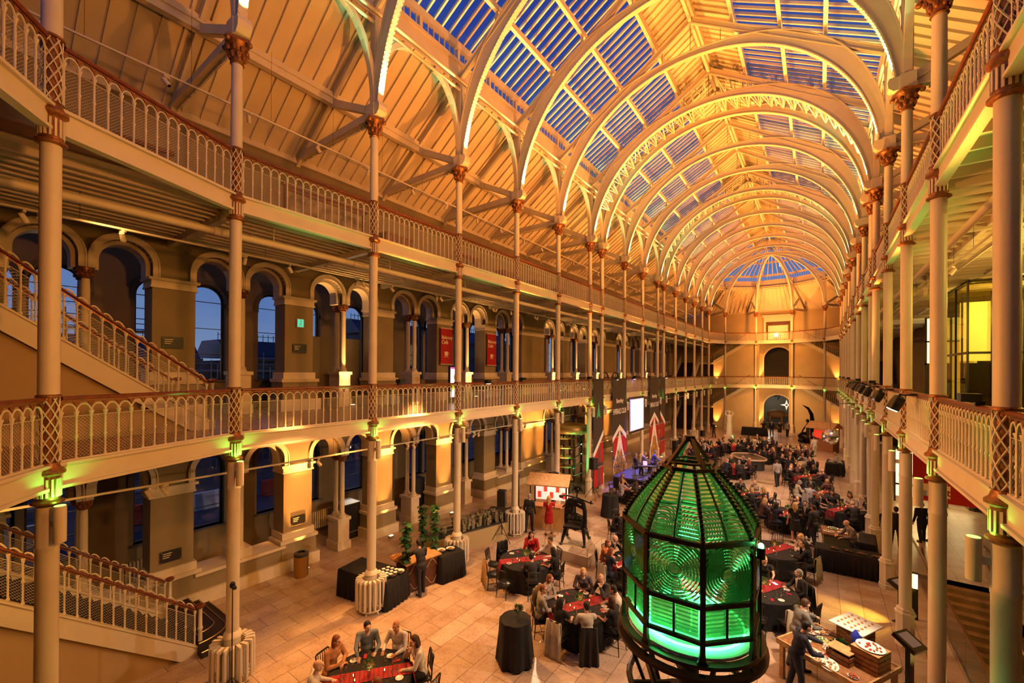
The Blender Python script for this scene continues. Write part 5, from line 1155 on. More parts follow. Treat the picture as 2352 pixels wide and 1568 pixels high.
# ---- banners and screen hung from the gallery
BCL = mat('charcoal_brown_banner', (.055, .045, .042), .8); BWH = mat('white_print', (.95, .92, .88), .7); BGR = mat('emerald_print', (.05, .5, .22), .6)
def tartan_mat():
    m = bpy.data.materials.new('tartan_print'); m.use_nodes = True; n = m.node_tree.nodes; l = m.node_tree.links; b = n['Principled BSDF']; b.inputs['Roughness'].default_value = .75
    t = n.new('ShaderNodeTexCoord'); s = n.new('ShaderNodeSeparateXYZ'); l.new(t.outputs['Object'], s.inputs[0]); last = None
    for ax, per, wd, col, op in (('Y', 1.3, .32, (.03, .10, .09, 1), .75), ('Z', 1.5, .30, (.02, .05, .07, 1), .75), ('Y', .65, .035, (.01, .01, .01, 1), .8), ('Z', 1.5, .03, (.8, .75, .7, 1), .8)):
        a = n.new('ShaderNodeMath'); a.operation = 'WRAP'; a.inputs[1].default_value = per; a.inputs[2].default_value = 0; l.new(s.outputs[ax], a.inputs[0])
        c = n.new('ShaderNodeMath'); c.operation = 'LESS_THAN'; c.inputs[1].default_value = wd; l.new(a.outputs[0], c.inputs[0])
        o = n.new('ShaderNodeMath'); o.operation = 'MULTIPLY'; o.inputs[1].default_value = op; l.new(c.outputs[0], o.inputs[0])
        x = n.new('ShaderNodeMixRGB'); l.new(o.outputs[0], x.inputs[0]); x.inputs[2].default_value = col
        if last: l.new(last.outputs[0], x.inputs[1])
        else: x.inputs[1].default_value = (.50, .012, .016, 1)
        last = x
    l.new(last.outputs[0], b.inputs['Base Color']); return m
TART = tartan_mat()
def gothic_mat():
    m = bpy.data.materials.new('printed_gothic_stonework'); m.use_nodes = True; n = m.node_tree.nodes; l = m.node_tree.links; b = n['Principled BSDF']; b.inputs['Roughness'].default_value = .75
    t = n.new('ShaderNodeTexCoord'); mp = n.new('ShaderNodeMapping'); mp.inputs['Scale'].default_value = (1, 5, 1.6); z = n.new('ShaderNodeTexNoise'); z.inputs['Scale'].default_value = 1.6; z.inputs['Detail'].default_value = 8
    v = n.new('ShaderNodeTexVoronoi'); v.inputs['Scale'].default_value = 3; v.feature = 'DISTANCE_TO_EDGE'
    r = n.new('ShaderNodeValToRGB'); e = r.color_ramp.elements; e[0].position = .35; e[0].color = (.02, .015, .02, 1); e[1].position = .68; e[1].color = (.75, .45, .10, 1); q = e.new(.52); q.color = (.30, .15, .04, 1)
    mu = n.new('ShaderNodeMath'); mu.operation = 'MULTIPLY_ADD'; mu.inputs[1].default_value = .5; l.new(t.outputs['Object'], mp.inputs[0]); l.new(mp.outputs[0], z.inputs['Vector']); l.new(mp.outputs[0], v.inputs['Vector']); l.new(v.outputs['Distance'], mu.inputs[0]); l.new(z.outputs['Fac'], mu.inputs[2]); l.new(mu.outputs[0], r.inputs[0]); l.new(r.outputs[0], b.inputs['Base Color']); return m
GOTH = gothic_mat()
def banner(yc_, w_, top, bot, label, full, chev, half=0):
    """hangs in the plane of the gallery edge, facing the hall (+x)"""
    t_ = thing('hanging_banner', label, 'banner', (XL + .22, yc_, 0), 0, 'club banners'); h = w_ / 2
    F = lambda u, v, w2: (w2, u, v)
    a = MB(); a.box(0, -h, bot, .012, h, top); part('cloth', a, BCL, t_); a = MB(); a.box(-.02, -h - .03, top - .02, .04, h + .03, top + .03); part('top_bar', a, DARK, t_)
    if half == 0: sh = [(-h, chev - .75), (0, chev), (h, chev - .75), (h, chev - 1.1), (0, chev - .32), (-h, chev - 1.1)]
    else: sh = [(-h, chev - 1.3), (h, chev), (h, chev - .35), (-h, chev - 1.65)] if half > 0 else [(-h, chev), (h, chev - 1.0), (h, chev - 1.35), (-h, chev - .35)]
    a = MB(); lo = [(-h, bot), (h, bot)] + ([(h, chev - 1.1), (0, chev - .32), (-h, chev - 1.1)] if half == 0 else ([(h, chev - .35), (-h, chev - 1.65)] if half > 0 else [(h, chev - 1.35), (-h, chev - .35)])); a.prism(lo, F, .012, .014); part('tartan_field', a, TART, t_)
    a = MB(); a.prism(sh, F, .014, .018); part('white_chevron', a, BWH, t_)
    if full:
        a = MB(); a.prism([(-h * .99, bot + .6), (-h * .45, chev - 1.7), (-.12, chev - .55), (0, chev - .25), (.12, chev - .55), (h * .45, chev - 1.7), (h * .99, bot + .6), (h * .99, bot), (-h * .99, bot)], F, .016, .02); part('white_spire_field', a, BWH, t_)
        a = MB(); B = bot; T_ = chev - 1.0
        a.prism([(-h * .88, B), (-h * .82, B + .7), (-h * .66, B + 1.1), (-h * .56, B + .95), (-h * .42, B + 1.35), (-.30, B + 1.8), (-.18, B + 1.65), (-.07, T_ - .85), (0, T_ - .3), (.07, T_ - .85), (.18, B + 1.65), (.30, B + 1.8), (h * .42, B + 1.35), (h * .56, B + .95), (h * .66, B + 1.1), (h * .82, B + .7), (h * .88, B)], F, .02, .023); part('printed_tower', a, GOTH, t_)
        text('Bentley', .42, BWH, t_, (.02, 0, top - 1.62), (pi / 2, 0, pi / 2), align='CENTER')
        tx = text('EMERALD CLUB', .44, BWH, t_, (.02, 0, top - 2.35), (pi / 2, 0, pi / 2), align='CENTER'); tx.scale = (w_ / 3.35, 1.15, 1); 
    else:
        a = MB(); c_ = chev + (.75 if half > 0 else .9); a.prism([(-.28, c_), (0, c_ + 1.0), (.28, c_), (0, c_ + .16)], F, .014, .02); a.ell((.02, 0, c_ + .30), (.004, .1, .1), 12, 6); part('green_emblem', a, BGR, t_)
    return t_
banner(24.05, 1.45, R1, .35, 'narrow charcoal and tartan banner with green emblem in the narrow bay nearer the camera', False, 3.75, 1)
banner(27.45, 2.45, R1, .40, 'charcoal and tartan banner printed with a gothic spire, nearer of the two lettered ones', True, 3.8)
banner(34.9, 2.3, R1, .40, 'charcoal and tartan banner printed with a gothic spire, farther of the two lettered ones', True, 4.1)
banner(37.2, 1.4, R1, .40, 'narrow charcoal and tartan banner in the farther narrow bay', False, 4.1, -1)
t_ = thing('projection_screen', 'bright white projection screen hung between the two lettered banners', 'screen', (XL + .25, 30.75, 0)); a = MB(); a.box(-.03, -1.6, 2.95, 0, 1.6, 5.55); part('frame', a, DARK, t_)
a = MB(); a.box(0, -1.5, 3.1, .01, 1.5, 5.4); part('border', a, mat('pale_violet_border', (.5, .4, .5), .6, emit=.3, ecol=(.7, .55, .75)), t_); a = MB(); a.box(.01, -1.25, 3.15, .015, 1.3, 5.35); part('picture_area', a, mat('lit_screen', (.9, .9, .95), .5, emit=1.35, ecol=(1, .96, 1)), t_)
a = MB()
for k in range(5): a.bar((.017, -.5 + k * .14, 3.3), (.017, -.35 + k * .13, 3.75 - .08 * (k % 3)), .04, .004, (1, 0, 0))
a.bar((.017, 0, 3.9), (.017, .05, 4.7), .05, .004, (1, 0, 0)); a.bar((.017, .6, 3.9), (.017, .62, 4.5), .06, .004, (1, 0, 0)); part('drawing', a, mat('grey_screen_mark', (.4, .4, .5), .6, emit=.35, ecol=(.7, .7, .85)), t_)
# ---- bandstand
t_ = thing('stage_platform', 'low black stage platform lit blue in front of the lettered banners', 'stage', (-9.4, 27.1, 0), .0); a = MB(); a.cbox((0, 0, .72), (2.3, 3.2, .08)); part('deck', a, mat('dark_stage_deck', (.08, .08, .09), .5), t_); a = MB(); a.cbox((0, 0, .34), (2.25, 3.15, .68)); part('skirt', a, BLACKC, t_)
a = MB()
for z in (1.3, 1.75): a.tube([(-1.15, -1.6, z), (-1.15, 1.6, z)], .02, 6); a.tube([(-1.15, -1.6, z), (.2, -1.6, z)], .02, 6)
for yy in (-1.6, -.5, .6, 1.6): a.tube([(-1.15, yy, .76), (-1.15, yy, 1.75)], .02, 6)
a.tube([(.2, -1.6, .76), (.2, -1.6, 1.75)], .02, 6); part('rail', a, STEEL, t_)
CHR = mat('chrome', (.7, .7, .75), .15, 1)
t_ = thing('drum_kit', 'small drum kit with cymbals glinting blue on the stage', 'drum kit', (-8.8, 27.9, .76), 0)
for k, (x, y, z, r, h) in enumerate(((0, 0, .3, .26, .4), (-.35, .2, .45, .17, .14), (.35, .15, .42, .2, .3), (.15, .45, .6, .15, .2))):
    a = MB(); a.lathe([(r, z - h / 2), (r, z + h / 2)], 20, (x, y, 0)); a.tube([(x, y, 0), (x, y, z - h / 2)], .015, 5); part('drum', a, CHR, t_, True)
for x, y, z in ((-.5, .1, .95), (.5, .4, 1.05)): a = MB(); a.lathe([(.001, z + .03), (.05, z + .02), (.2, z)], 20, (x, y, 0), cap=False); a.tube([(x, y, 0), (x, y, z)], .01, 5); part('cymbal', a, BRASS, t_, True)
t_ = thing('keyboard_stand', 'electric keyboard with lit music sheets at the stage corner', 'keyboard', (-8.55, 26.4, .76), .5); a = MB(); a.cbox((0, 0, .72), (.9, .3, .06)); part('keyboard', a, BLACKM, t_); a = MB(); a.bar((-.35, 0, 0), (.35, 0, .7), .03, .03); a.bar((.35, 0, 0), (-.35, 0, .7), .03, .03); part('stand', a, DARK, t_); a = MB(); a.bar((-.2, .1, .76), (-.2, .2, 1.0), .25, .01); part('sheet', a, mat('lit_paper', (.8, .6, .85), .6, emit=.8, ecol=(.9, .5, 1)), t_)
def pa_speaker(x, y, rz, h, label, st=True):
    t_ = thing('loudspeaker', label, 'loudspeaker', (x, y, h), rz, 'loudspeakers'); a = MB(); a.cbox((0, 0, .33), (.38, .34, .66)); part('cabinet', a, BLACKM, t_); a = MB(); a.cbox((0, -.175, .33), (.34, .012, .6)); part('grille', a, DARK, t_)
    if st:
        s = thing('speaker_stand', 'black tripod stand under the ' + label, 'stand', (x, y, 0), rz, 'speaker stands'); a = MB(); a.tube([(0, 0, .3), (0, 0, h)], .02, 8); part('pole', a, DARK, s)
        for k in range(3): a = MB(); a.tube([(0, 0, .75), (.5 * cos(k * 2.1), .5 * sin(k * 2.1), .01)], .015, 6); a.bar((0, 0, .35), (.3 * cos(k * 2.1), .3 * sin(k * 2.1), .33), .02, .01); part('leg', a, DARK, s)
pa_speaker(-11.05, 14.55, 2.0, 1.55, 'black loudspeaker beside the fourth column radiator'); pa_speaker(-10.54, 22.65, 1.2, 1.7, 'black loudspeaker before the narrow tartan banner'); pa_speaker(-10.6, 18.2, 1.2, 1.7, 'black loudspeaker behind the wooden kiosk')
pa_speaker(-10.2, 38.6, 1.2, 0, 'black loudspeaker on the floor beyond the banners', False); pa_speaker(-10.2, 38.6, 1.2, .665, 'black loudspeaker stacked upon another beyond the banners', False); pa_speaker(-10.5, 51, 1.0, .2, 'black loudspeaker near the far staircase', True)
# ---- wooden kiosk bar
t_ = thing('drinks_kiosk', 'wooden drinks kiosk with pitched roof and red-lit shelves', 'kiosk', (-10.45, 17.6, 0), .35)
a = MB(); a.cbox((0, -.35, .5), (1.7, .5, 1.0)); a.cbox((0, -.35, 1.02), (1.8, .6, .04)); part('counter', a, mat('amber_pine', (.55, .30, .10), .5), t_)  # counter in one even amber base colour
for sx in (-.85, .85):
    for sy in (-.5, .5): a = MB(); a.bar((sx, sy, 0), (sx, sy, 2.1), .06, .06); part('post', a, BLACKM, t_)
a = MB(); a.prism([(-.75, 2.05), (0, 2.45), (.75, 2.05), (.75, 2.0), (0, 2.39), (-.75, 2.0)], lambda u, v, w_: (w_, u, v), -1.0, 1.0); part('roof', a, PLANK, t_)
a = MB(); a.cbox((0, .45, 1.5), (1.6, .05, .9)); part('back_panel', a, mat('lit_back_panel', (.9, .6, .5), .6, emit=1.1, ecol=(1, .55, .45)), t_)
a = MB()
for k in range(5): a.cbox((-.6 + k * .3, .38, 1.3 + (k % 2) * .3), (.16, .08, .28))
o = part('red_packs', a, mat('red_lit_pack', (.7, .03, .02), .5, emit=.5, ecol=(1, .08, .03)), t_)
lamp('POINT', (-10.45, 17.5, 1.9), None, 22, (1, .5, .35), .1)
skirt_table(-12.0, 15.95, .35, 1.5, .8, .8, 'black-skirted table of folded papers beside the kiosk', 'buffet tables')
a = MB(); a.cbox((0, 0, .9), (.46, .05, 1.8)); a.cbox((0, 0, .01), (.6, .4, .03)); single('pull_up_banner', a, mat('slate_blue_banner', (.04, .04, .07), .7), 'dark slate pull-up banner standing by the arcade behind the kiosk', 'banner', (-13.2, 18.6, 0), 1.2)
# far huts, bars, statues
t_ = thing('food_hut', 'small pitched-roof food hut with red-lit shelves near the far end wall', 'hut', (.46, 49.9, 0), -.5); a = MB(); a.cbox((0, 0, .5), (2.0, 1.0, 1.0)); part('counter', a, CRATE, t_); a = MB(); a.prism([(-.9, 2.2), (0, 2.75), (.9, 2.2), (.9, 2.12), (0, 2.66), (-.9, 2.12)], lambda u, v, w_: (w_, u, v), -1.2, 1.2); part('roof', a, PLANK, t_)
for sx in (-1, 1):
    for sy in (-.5, .5): a = MB(); a.bar((sx, sy, 1), (sx, sy, 2.2), .06, .06); part('post', a, CRATE, t_)
a = MB()
for k in range(6): a.cbox((-.75 + k * .3, 0, 1.55), (.2, .3, .75))
part('red_packs', a, mat('red_lit_pack', (.7, .03, .02)), t_)
skirt_table(-6.1, 57.2, .1, 2.6, .9, .9, 'black-skirted table against the far end wall', 'buffet tables'); skirt_table(1.0, 39.2, 1.5, 2.0, 1.0, .85, 'black-skirted buffet beside the stair-side columns in the middle distance', 'buffet tables')
t_ = thing('marble_statue', 'pale draped female statue lit green on a plinth near the far end', 'statue', (-7.78, 50.8, 0)); a = MB(); a.cbox((0, 0, .35), (.9, .9, .7)); part('plinth', a, mat('pale_plinth_stone', (.48, .38, .28)), t_)
a = MB(); a.lathe([(.30, .7), (.28, 1.0), (.24, 1.6), (.20, 2.0), (.26, 2.4), (.24, 2.7), (.10, 2.85), (.09, 2.95)], 16); a.ell((0, 0, 3.08), (.13, .14, .17), 12, 8); a.tube([(-.22, 0, 2.7), (-.42, 0, 2.9), (-.30, 0, 3.2), (-.05, 0, 3.25)], [.07, .06, .05, .04], 8); a.tube([(.22, 0, 2.7), (.36, 0, 3.0), (.2, 0, 3.22)], [.07, .06, .04], 8)
for k in range(10): a.tube([(.28 * cos(k * .63), .28 * sin(k * .63), .72), (.22 * cos(k * .63 + .3), .22 * sin(k * .63 + .3), 2.0)], .03, 5)
part('figure', a, mat('pale_marble', (.62, .55, .45), .5), t_, True); lamp('SPOT', (-7.2, 50.2, .2), (-7.7, 50.7, 2), 60, (.1, 1, .3), .05, 60, .6)
t_ = thing('winged_statue', 'dark seated figure statue with one tall curved wing on a rough base', 'statue', (-.92, 54.6, 0), .4); a = MB()
for _ in range(14): a.ell((rnd.uniform(-.7, .7), rnd.uniform(-.6, .6), rnd.uniform(.1, .6)), (.35, .35, .25), 8, 5)
part('base', a, CI, t_, True); a = MB(); a.tube([(.1, 0, .8), (.15, 0, 1.3), (.1, 0, 1.8), (.05, 0, 2.1)], [.32, .26, .24, .12], 10); a.ell((0, 0, 2.32), (.16, .18, .2), 10, 8); a.tube([(.1, 0, .9), (-.5, 0, 1.0), (-.9, 0, .7)], [.2, .16, .1], 8); a.tube([(0, .1, 1.9), (-.3, .1, 1.5), (-.5, .1, 1.1)], [.09, .08, .06], 8); part('figure', a, CI, t_, True)
a = MB(); a.prism([(.2, .9), (.55, 1.2), (.65, 2.2), (.5, 3.1), (.1, 3.75), (-.5, 4.0), (0, 3.5), (.22, 2.9), (.25, 2.0)], lambda u, v, w_: (u, w_, v), -.06, .06); part('wing', a, CI, t_)
# mirror pool
t_ = thing('oval_mirror_pool', 'dark rounded pool table with pale rim among the far tables', 'display pool', (-4.4, 37.6, 0), .5); a = MB()
pl = [(1.0 * abs(cos(q)) ** .7 * (1 if cos(q) > 0 else -1), 1.5 * abs(sin(q)) ** .7 * (1 if sin(q) > 0 else -1)) for q in [2 * pi * j / 36 for j in range(36)]]
a.prism([(u * .9, v * .9) for u, v in pl], lambda u, v, w_: (u, v, w_), 0, .78); part('body', a, DARK, t_); a = MB(); a.tube([(u, v, .8) for u, v in pl], .07, 8, closed=True); part('rim', a, mat('pale_rim', (.55, .4, .3), .4), t_, True)
# mirror ball
t_ = thing('mirror_ball', 'mirrored disco ball hanging among the stair-side columns', 'mirror ball', (.6, 32.2, 3.5)); a = MB(); a.ell((0, 0, 0), .46, 28, 18); part('ball', a, mat('mirror_facets', (.8, .8, .82), .12, 1), t_); a = MB(); a.tube([(0, 0, .45), (0, 0, 2.0)], .01, 5); part('cord', a, DARK, t_); a = MB(); a.tube([(0, 0, 2.0), (1.33, 0, 2.1)], .02, 5); part('arm', a, DARK, t_)
# ---- stair-side buffets
skirt_table(.95, 20.05, .05, 2.0, .75, .78, 'long black-skirted buffet table in front of the stair-side columns', 'buffet tables'); 
t_ = thing('food_crate_counter', 'lit timber-topped food counter stacked behind the long black buffet', 'counter', (.62, 21.3, 0), .05); a = MB(); a.cbox((0, 0, .5), (.9, .9, 1.0)); part('body', a, mat('grey_green_board', (.14, .14, .09), .7), t_); a = MB(); a.cbox((0, 0, 1.02), (1.0, 1.0, .05)); part('top', a, CRATE, t_)
skirt_table(1.6, 21.9, 1.5, 1.4, .5, .8, 'small black-skirted side table behind the lit food counter', 'buffet tables')
def platter(x, y, z, label, col, r=.18, n=16, grp='food platters', oval=1, dish=WHITE):
    t_ = thing('food_platter', label, 'platter', (x, y, z), rnd.random() * 3, grp); a = MB(); a.lathe([(.001, 0), (r * .8, 0), (r, .02), (r * 1.02, .024), (r * .8, .01), (.001, .008)], 20, cap=False); a.v = [(x_ * oval, y_, z_) for x_, y_, z_ in a.v]; part('dish', a, dish, t_, True); a = MB()
    for _ in range(n):
        q = rnd.random() * 6.28; rr_ = r * .75 * rnd.random() ** .5; a.ell((rr_ * cos(q) * oval, rr_ * sin(q), .02 + rnd.random() * .02), (.026, .02, .018), 6, 4)
    o = part('food', a, mat('food_%s' % label.split()[0], col, .55, var=.6, scale=30), t_, True); o['kind'] = 'stuff'
for k, (x, y, lab, col) in enumerate(((.35, 21.1, 'golden canapé platter near the edge of the lit food counter', (.6, .3, .08)), (.8, 21.2, 'reddish tart platter on the lit food counter', (.5, .14, .05)), (.5, 21.6, 'green salad platter on the lit food counter', (.12, .25, .05)), (.9, 21.6, 'pale bread platter on the lit food counter', (.6, .45, .25)))): platter(x, y, 1.05, lab, col)
for k in range(4): platter(.5 + .4 * k, 19.95, .792, 'dark snack tray, %s along the long black buffet' % ORD[k], (.25, .14, .05), .15, dish=BLACKM)
platter(.8, 38.9, .86, 'bright cheese tray on the middle distance buffet', (.7, .45, .2)); platter(1.2, 39.5, .86, 'bright pastry tray on the middle distance buffet', (.7, .4, .1))
# crate buffet in the foreground, stair side
t_ = thing('timber_buffet_table', 'timber-framed buffet table covered in dishes in the lower foreground', 'table', (.35, 12.35, 0), -.52); a = MB(); a.cbox((0, 0, .86), (1.75, 1.5, .05)); part('top', a, CRATE, t_); a = MB()
for sy in (-.75, .75): a.cbox((0, sy, .87), (1.8, .04, .12))
for sx in (-.88, .88): a.cbox((sx, 0, .87), (.04, 1.5, .12))
part('edge_board', a, PLANK, t_)
for sx in (-.8, .8):
    for sy in (-.68, .68): a = MB(); a.cbox((sx, sy, .42), (.09, .09, .83)); part('leg', a, PLANK, t_)
def crate(x, y, z, L, W_, H, rz, label, grp='timber crates'):
    t_ = thing('timber_crate', label, 'crate', (x, y, z), rz, grp)
    for (px, py, sx, sy) in ((0, -W_ / 2, L, .02), (0, W_ / 2, L, .02), (-L / 2, 0, .02, W_), (L / 2, 0, .02, W_)):
        a = MB(); k = 0
        while k * .105 < H - .05: a.cbox((px, py, .045 + k * .105), (sx, sy, .085)); k += 1
        part('slatted_side', a, CRATE, t_)
    a = MB(); a.cbox((0, 0, H + .01), (L + .02, W_ + .02, .02)); part('board', a, PLANK, t_)
crate(.75, 13.2, .885, .5, .62, .38, -.5, 'upright slatted crate topped by a white board of canapés'); crate(.95, 12.2, .885, .5, .5, .42, -.5, 'slatted crate bearing a platter of cured meats'); crate(.45, 12.15, .885, .45, .35, .25, -.5, 'low slatted crate in the middle of the timber buffet')
a = MB(); a.cbox((0, 0, .0), (.72, .9, .02)); o = single('canape_board', a, WHITE, 'white board with rows of canapés on the upright crate', 'board', (.75, 13.2, 1.30), -.5)
a = MB()
for i in range(4):
    for j in range(5): a.ell((-.22 + .14 * i, -.3 + .15 * j, .025), (.03, .03, .018), 6, 4)
part('canapes', a, PAST, o, True)['kind'] = 'stuff'
for (x, y, z, lab, col, r, ov) in ((.95, 12.2, 1.33, 'cured meat platter on the farther crate of the timber buffet', (.5, .08, .04), .24, 1.1), (-.1, 12.1, .885, 'pale cheese dish at the near corner of the timber buffet', (.6, .45, .2), .14, 1), (-.22, 12.5, .885, 'dip bowl beside the man in navy', (.7, .6, .4), .11, 1), (.08, 12.75, .885, 'salad dish at the middle of the timber buffet', (.15, .25, .05), .13, 1), (-.1, 13.0, .885, 'pink prawn dish at the far corner of the timber buffet', (.6, .3, .2), .16, 1), (.22, 11.75, .885, 'oval bread dish at the front of the timber buffet', (.6, .4, .18), .17, 1.5), (.0, 11.8, .885, 'mixed nut dish at the front corner of the timber buffet', (.5, .3, .12), .14, 1), (.2, 12.4, .885, 'white dip bowl beside the low crate', (.75, .65, .5), .1, 1), (.45, 12.9, .885, 'oatcake dish by the wooden hand ornament', (.5, .35, .15), .12, 1)): platter(x, y, z, lab, col, r, 18, 'buffet dishes', ov)
for (x, y, lab, col, r) in ((.1, 12.05, 'charcuterie dish near the front edge of the timber buffet', (.5, .12, .08), .13), (.28, 12.15, 'olive dish behind the oval bread dish', (.15, .2, .05), .09), (-.05, 12.62, 'tomato salad dish by the edge of the timber buffet', (.55, .1, .04), .10), (.2, 12.65, 'cheese cube dish in the middle of the timber buffet', (.7, .5, .2), .11), (.12, 13.1, 'fruit dish toward the far side of the timber buffet', (.5, .25, .08), .11), (.35, 13.25, 'flatbread dish at the far edge of the timber buffet', (.6, .42, .2), .13), (.62, 11.6, 'relish dish at the lower corner of the timber buffet', (.4, .1, .05), .10)): platter(x, y, .885, lab, col, r, 18, 'buffet dishes')
a = MB(); rr = random.Random(8); leafclump(a, (0, 0, .08), .16, 150, .09, rr); single('herb_garnish', a, LEAF, 'leafy green herb bunch among the buffet dishes', 'herbs', (.42, 12.5, .9))
a = MB(); a.lathe([(.10, 0), (.10, .04), (.001, .05)], 12, cap=False); a.lathe([(.09, .05), (.06, .2), (.10, .4), (.05, .5), (.02, .55)], 12); single('blue_draped_ornament', a, mat('cobalt_drape', (.02, .04, .45), .6), 'small figure ornament draped in cobalt blue at the buffet', 'ornament', (.72, 12.6, .885), smooth=True)
lamp('SPOT', (.9, 12.0, 3.6), (.3, 12.4, .9), 330, (1, .78, .52), .05, 60, .7); lamp('SPOT', (1.6, 21.6, 3.4), (.6, 21.3, 1), 120, (1, .7, .42), .05, 55, .7); lamp('SPOT', (1.5, 39.6, 3.4), (1, 39.2, 1), 120, (1, .7, .42), .05, 60, .7); lamp('SPOT', (-10.2, 9.2, 3.8), (-11.2, 9.6, .9), 60, (1, .6, .35), .05, 65, .7)
# touch-screen kiosks and lit totem
for x, y, lab in ((2.0, 16.9, 'beside the third stair-side column'), (1.75, 13.5, 'in the foreground by the glass balustrade')):
    t_ = thing('touchscreen_kiosk', 'dark tilted touchscreen kiosk %s' % lab, 'kiosk', (x, y, 0), -2.2, 'touchscreen kiosks'); a = MB(); a.cbox((0, 0, .5), (.14, .10, 1.0)); a.cbox((0, 0, .01), (.3, .3, .02)); part('post', a, BLACKM, t_)
    a = MB(); a.bar((0, .22, .98), (0, -.22, 1.2), .46, .10); part('screen_housing', a, BLACKM, t_); a = MB(); a.bar((0, .15, 1.07), (0, -.15, 1.22), .32, .012); part('screen', a, mat('dim_screen', (.12, .08, .06), .3, emit=.12, ecol=(1, .6, .4)), t_)
t_ = thing('totem_lamp', 'slim totem with bright yellow lit panel behind the farther kiosk', 'lamp', (2.35, 17.4, 0)); a = MB(); a.cbox((0, 0, .7), (.16, .10, 1.4)); part('post', a, BLACKM, t_); a = MB(); a.cbox((-.01, -.02, 1.15), (.15, .11, .42)); part('lit_panel', a, mat('yellow_panel', (1, .8, .3), .5, emit=5, ecol=(1, .72, .2)), t_)
lamp('SPOT', (2.35, 17.3, .9), (-.5, 15.8, 0), 520, (1, .62, .08), .05, 75, .8)
# label stand by the lens, microphone stand
t_ = thing('label_stand', 'small steel label stand with tilted panel on the floor before the lens', 'sign', (-3.45, 8.35, 0), -.9); a = MB()
for sx in (-.14, .14): a.tube([(sx, 0, 0), (sx, 0, .72)], .008, 6)
part('legs', a, STEEL, t_); a = MB(); a.bar((0, .12, .68), (0, -.12, .80), .42, .012); part('panel', a, mat('pale_label_panel', (.35, .3, .25), .5), t_)
t_ = thing('light_stand', 'tall thin black light stand beside the first column radiator', 'stand', (XL + .55, 4.0, 0)); a = MB(); a.tube([(0, 0, .1), (0, 0, 1.3), (0, 0, 2.5)], [.016, .014, .010], 6); part('pole', a, BLACKM, t_); a = MB(); a.ell((0, 0, 2.55), (.06, .06, .08), 8, 6); a.cbox((.08, 0, 2.52), (.12, .06, .06)); part('head', a, BLACKM, t_)
for k in range(3): a = MB(); a.tube([(0, 0, .5), (.35 * cos(k * 2.1), .35 * sin(k * 2.1), 0)], .01, 5); part('leg', a, BLACKM, t_)
# bar plinths behind arcade: freezer etc.
a = MB(); a.cbox((0, 0, .75), (.8, .8, 1.5)); o = single('flight_case', a, BLACKM, 'tall black flight case inside the second open arch', 'case', (-16.9, 10.9, 0)); a = MB(); a.cbox((0, 0, 1.52), (.82, .82, .03)); a.cbox((0, .0, .3), (.83, .83, .03)); part('trim', a, STEEL, o)
a = MB(); a.cbox((0, 0, .9), (.7, .7, 1.8)); single('storage_cabinet', a, mat('blue_black_cabinet', (.02, .025, .05), .3), 'tall dark blue cabinet inside the third open arch', 'cabinet', (-17.0, 14.9, 0))
# street-side radiators inside the windows
for k, y in enumerate((4.6, 10.0)):
    t_ = thing('wall_radiator', 'long cream radiator under the passage windows, %s' % ('beside the staircase' if k == 0 else 'inside the second arch'), 'radiator', (WOX + .2, y, .25), pi / 2, 'passage radiators'); a = MB()
    for j in range(20): a.cbox((-.9 + j * .095, 0, .4), (.06, .14, .75))
    part('fins', a, CREAM, t_); a = MB(); a.bar((-.95, 0, .06), (.95, 0, .06), .04, .04); part('pipe', a, CREAM, t_)
# first gallery objects
t_ = thing('menu_screen', 'lit white menu screen with fruit pictures on the first gallery', 'screen', (-14.3, 14.9, F1), .1); a = MB(); a.box(-.02, -.38, 0, .08, .38, 1.75); part('housing', a, BLACKM, t_); a = MB(); a.box(.08, -.33, .25, .085, .33, 1.68); part('panel', a, mat('lit_menu', (1, 1, 1), .5, emit=1.6, ecol=(1, .95, .95)), t_)
a = MB(); a.box(.086, -.33, 1.6, .088, .33, 1.68); part('pink_strip', a, mat('pink_strip', (.8, .05, .4), .5, emit=.8, ecol=(1, .1, .6)), t_)
for (yy, zz, r, c) in ((.05, 1.2, .16, (.9, .3, .02)), (-.2, .75, .16, (.5, .7, .05)), (.18, .62, .15, (.6, .75, .1))): a = MB(); a.lathe([(.001, .004), (r, .003), (r, .0)], 20, (.088, yy, zz), (1, 0, 0), cap=False); part('fruit_picture', a, mat('fruit_colour_%d' % int(c[0] * 10), c, .6, emit=.8, ecol=c), t_)
for k, (x, y) in enumerate(((-14.6, 11.4), (-14.4, 12.6), (-14.5, 17.6), (-14.4, 18.9), (-14.6, 20.3))):
    t_ = thing('cafe_table', 'small round café table on the first gallery, %s from the camera' % ORD[k], 'table', (x, y, F1), 0, 'café tables'); a = MB(); a.lathe([(.34, .72), (.35, .73), (.35, .75)], 20); part('top', a, CRATE, t_); a = MB(); a.lathe([(.2, 0), (.2, .02), (.03, .04), (.03, .72)], 12); part('pedestal', a, DARK, t_)
    for s in (-1, 1):
        c_ = thing('cafe_chair', 'red-brown café chair on the %s side of café table %s' % ('nearer' if s < 0 else 'farther', ORD[k]), 'chair', (x, y + s * .62, F1), 0 if s < 0 else pi, 'café chairs'); a = MB(); a.cbox((0, 0, .45), (.4, .4, .04)); part('seat', a, CRATE, c_); a = MB(); a.bar((0, -.2, .62), (0, -.24, .85), .4, .03); part('backrest', a, CRATE, c_)
        for sx in (-.17, .17):
            for sy in (-.17, .17): a = MB(); a.tube([(sx, sy, 0), (sx, sy, .44)], .012, 5); part('leg', a, DARK, c_)
t_ = thing('gallery_motorcycle', 'dark bicycle-like machine on display on the first gallery', 'vehicle', (-14.2, 26.6, F1), .2); a = MB(); 
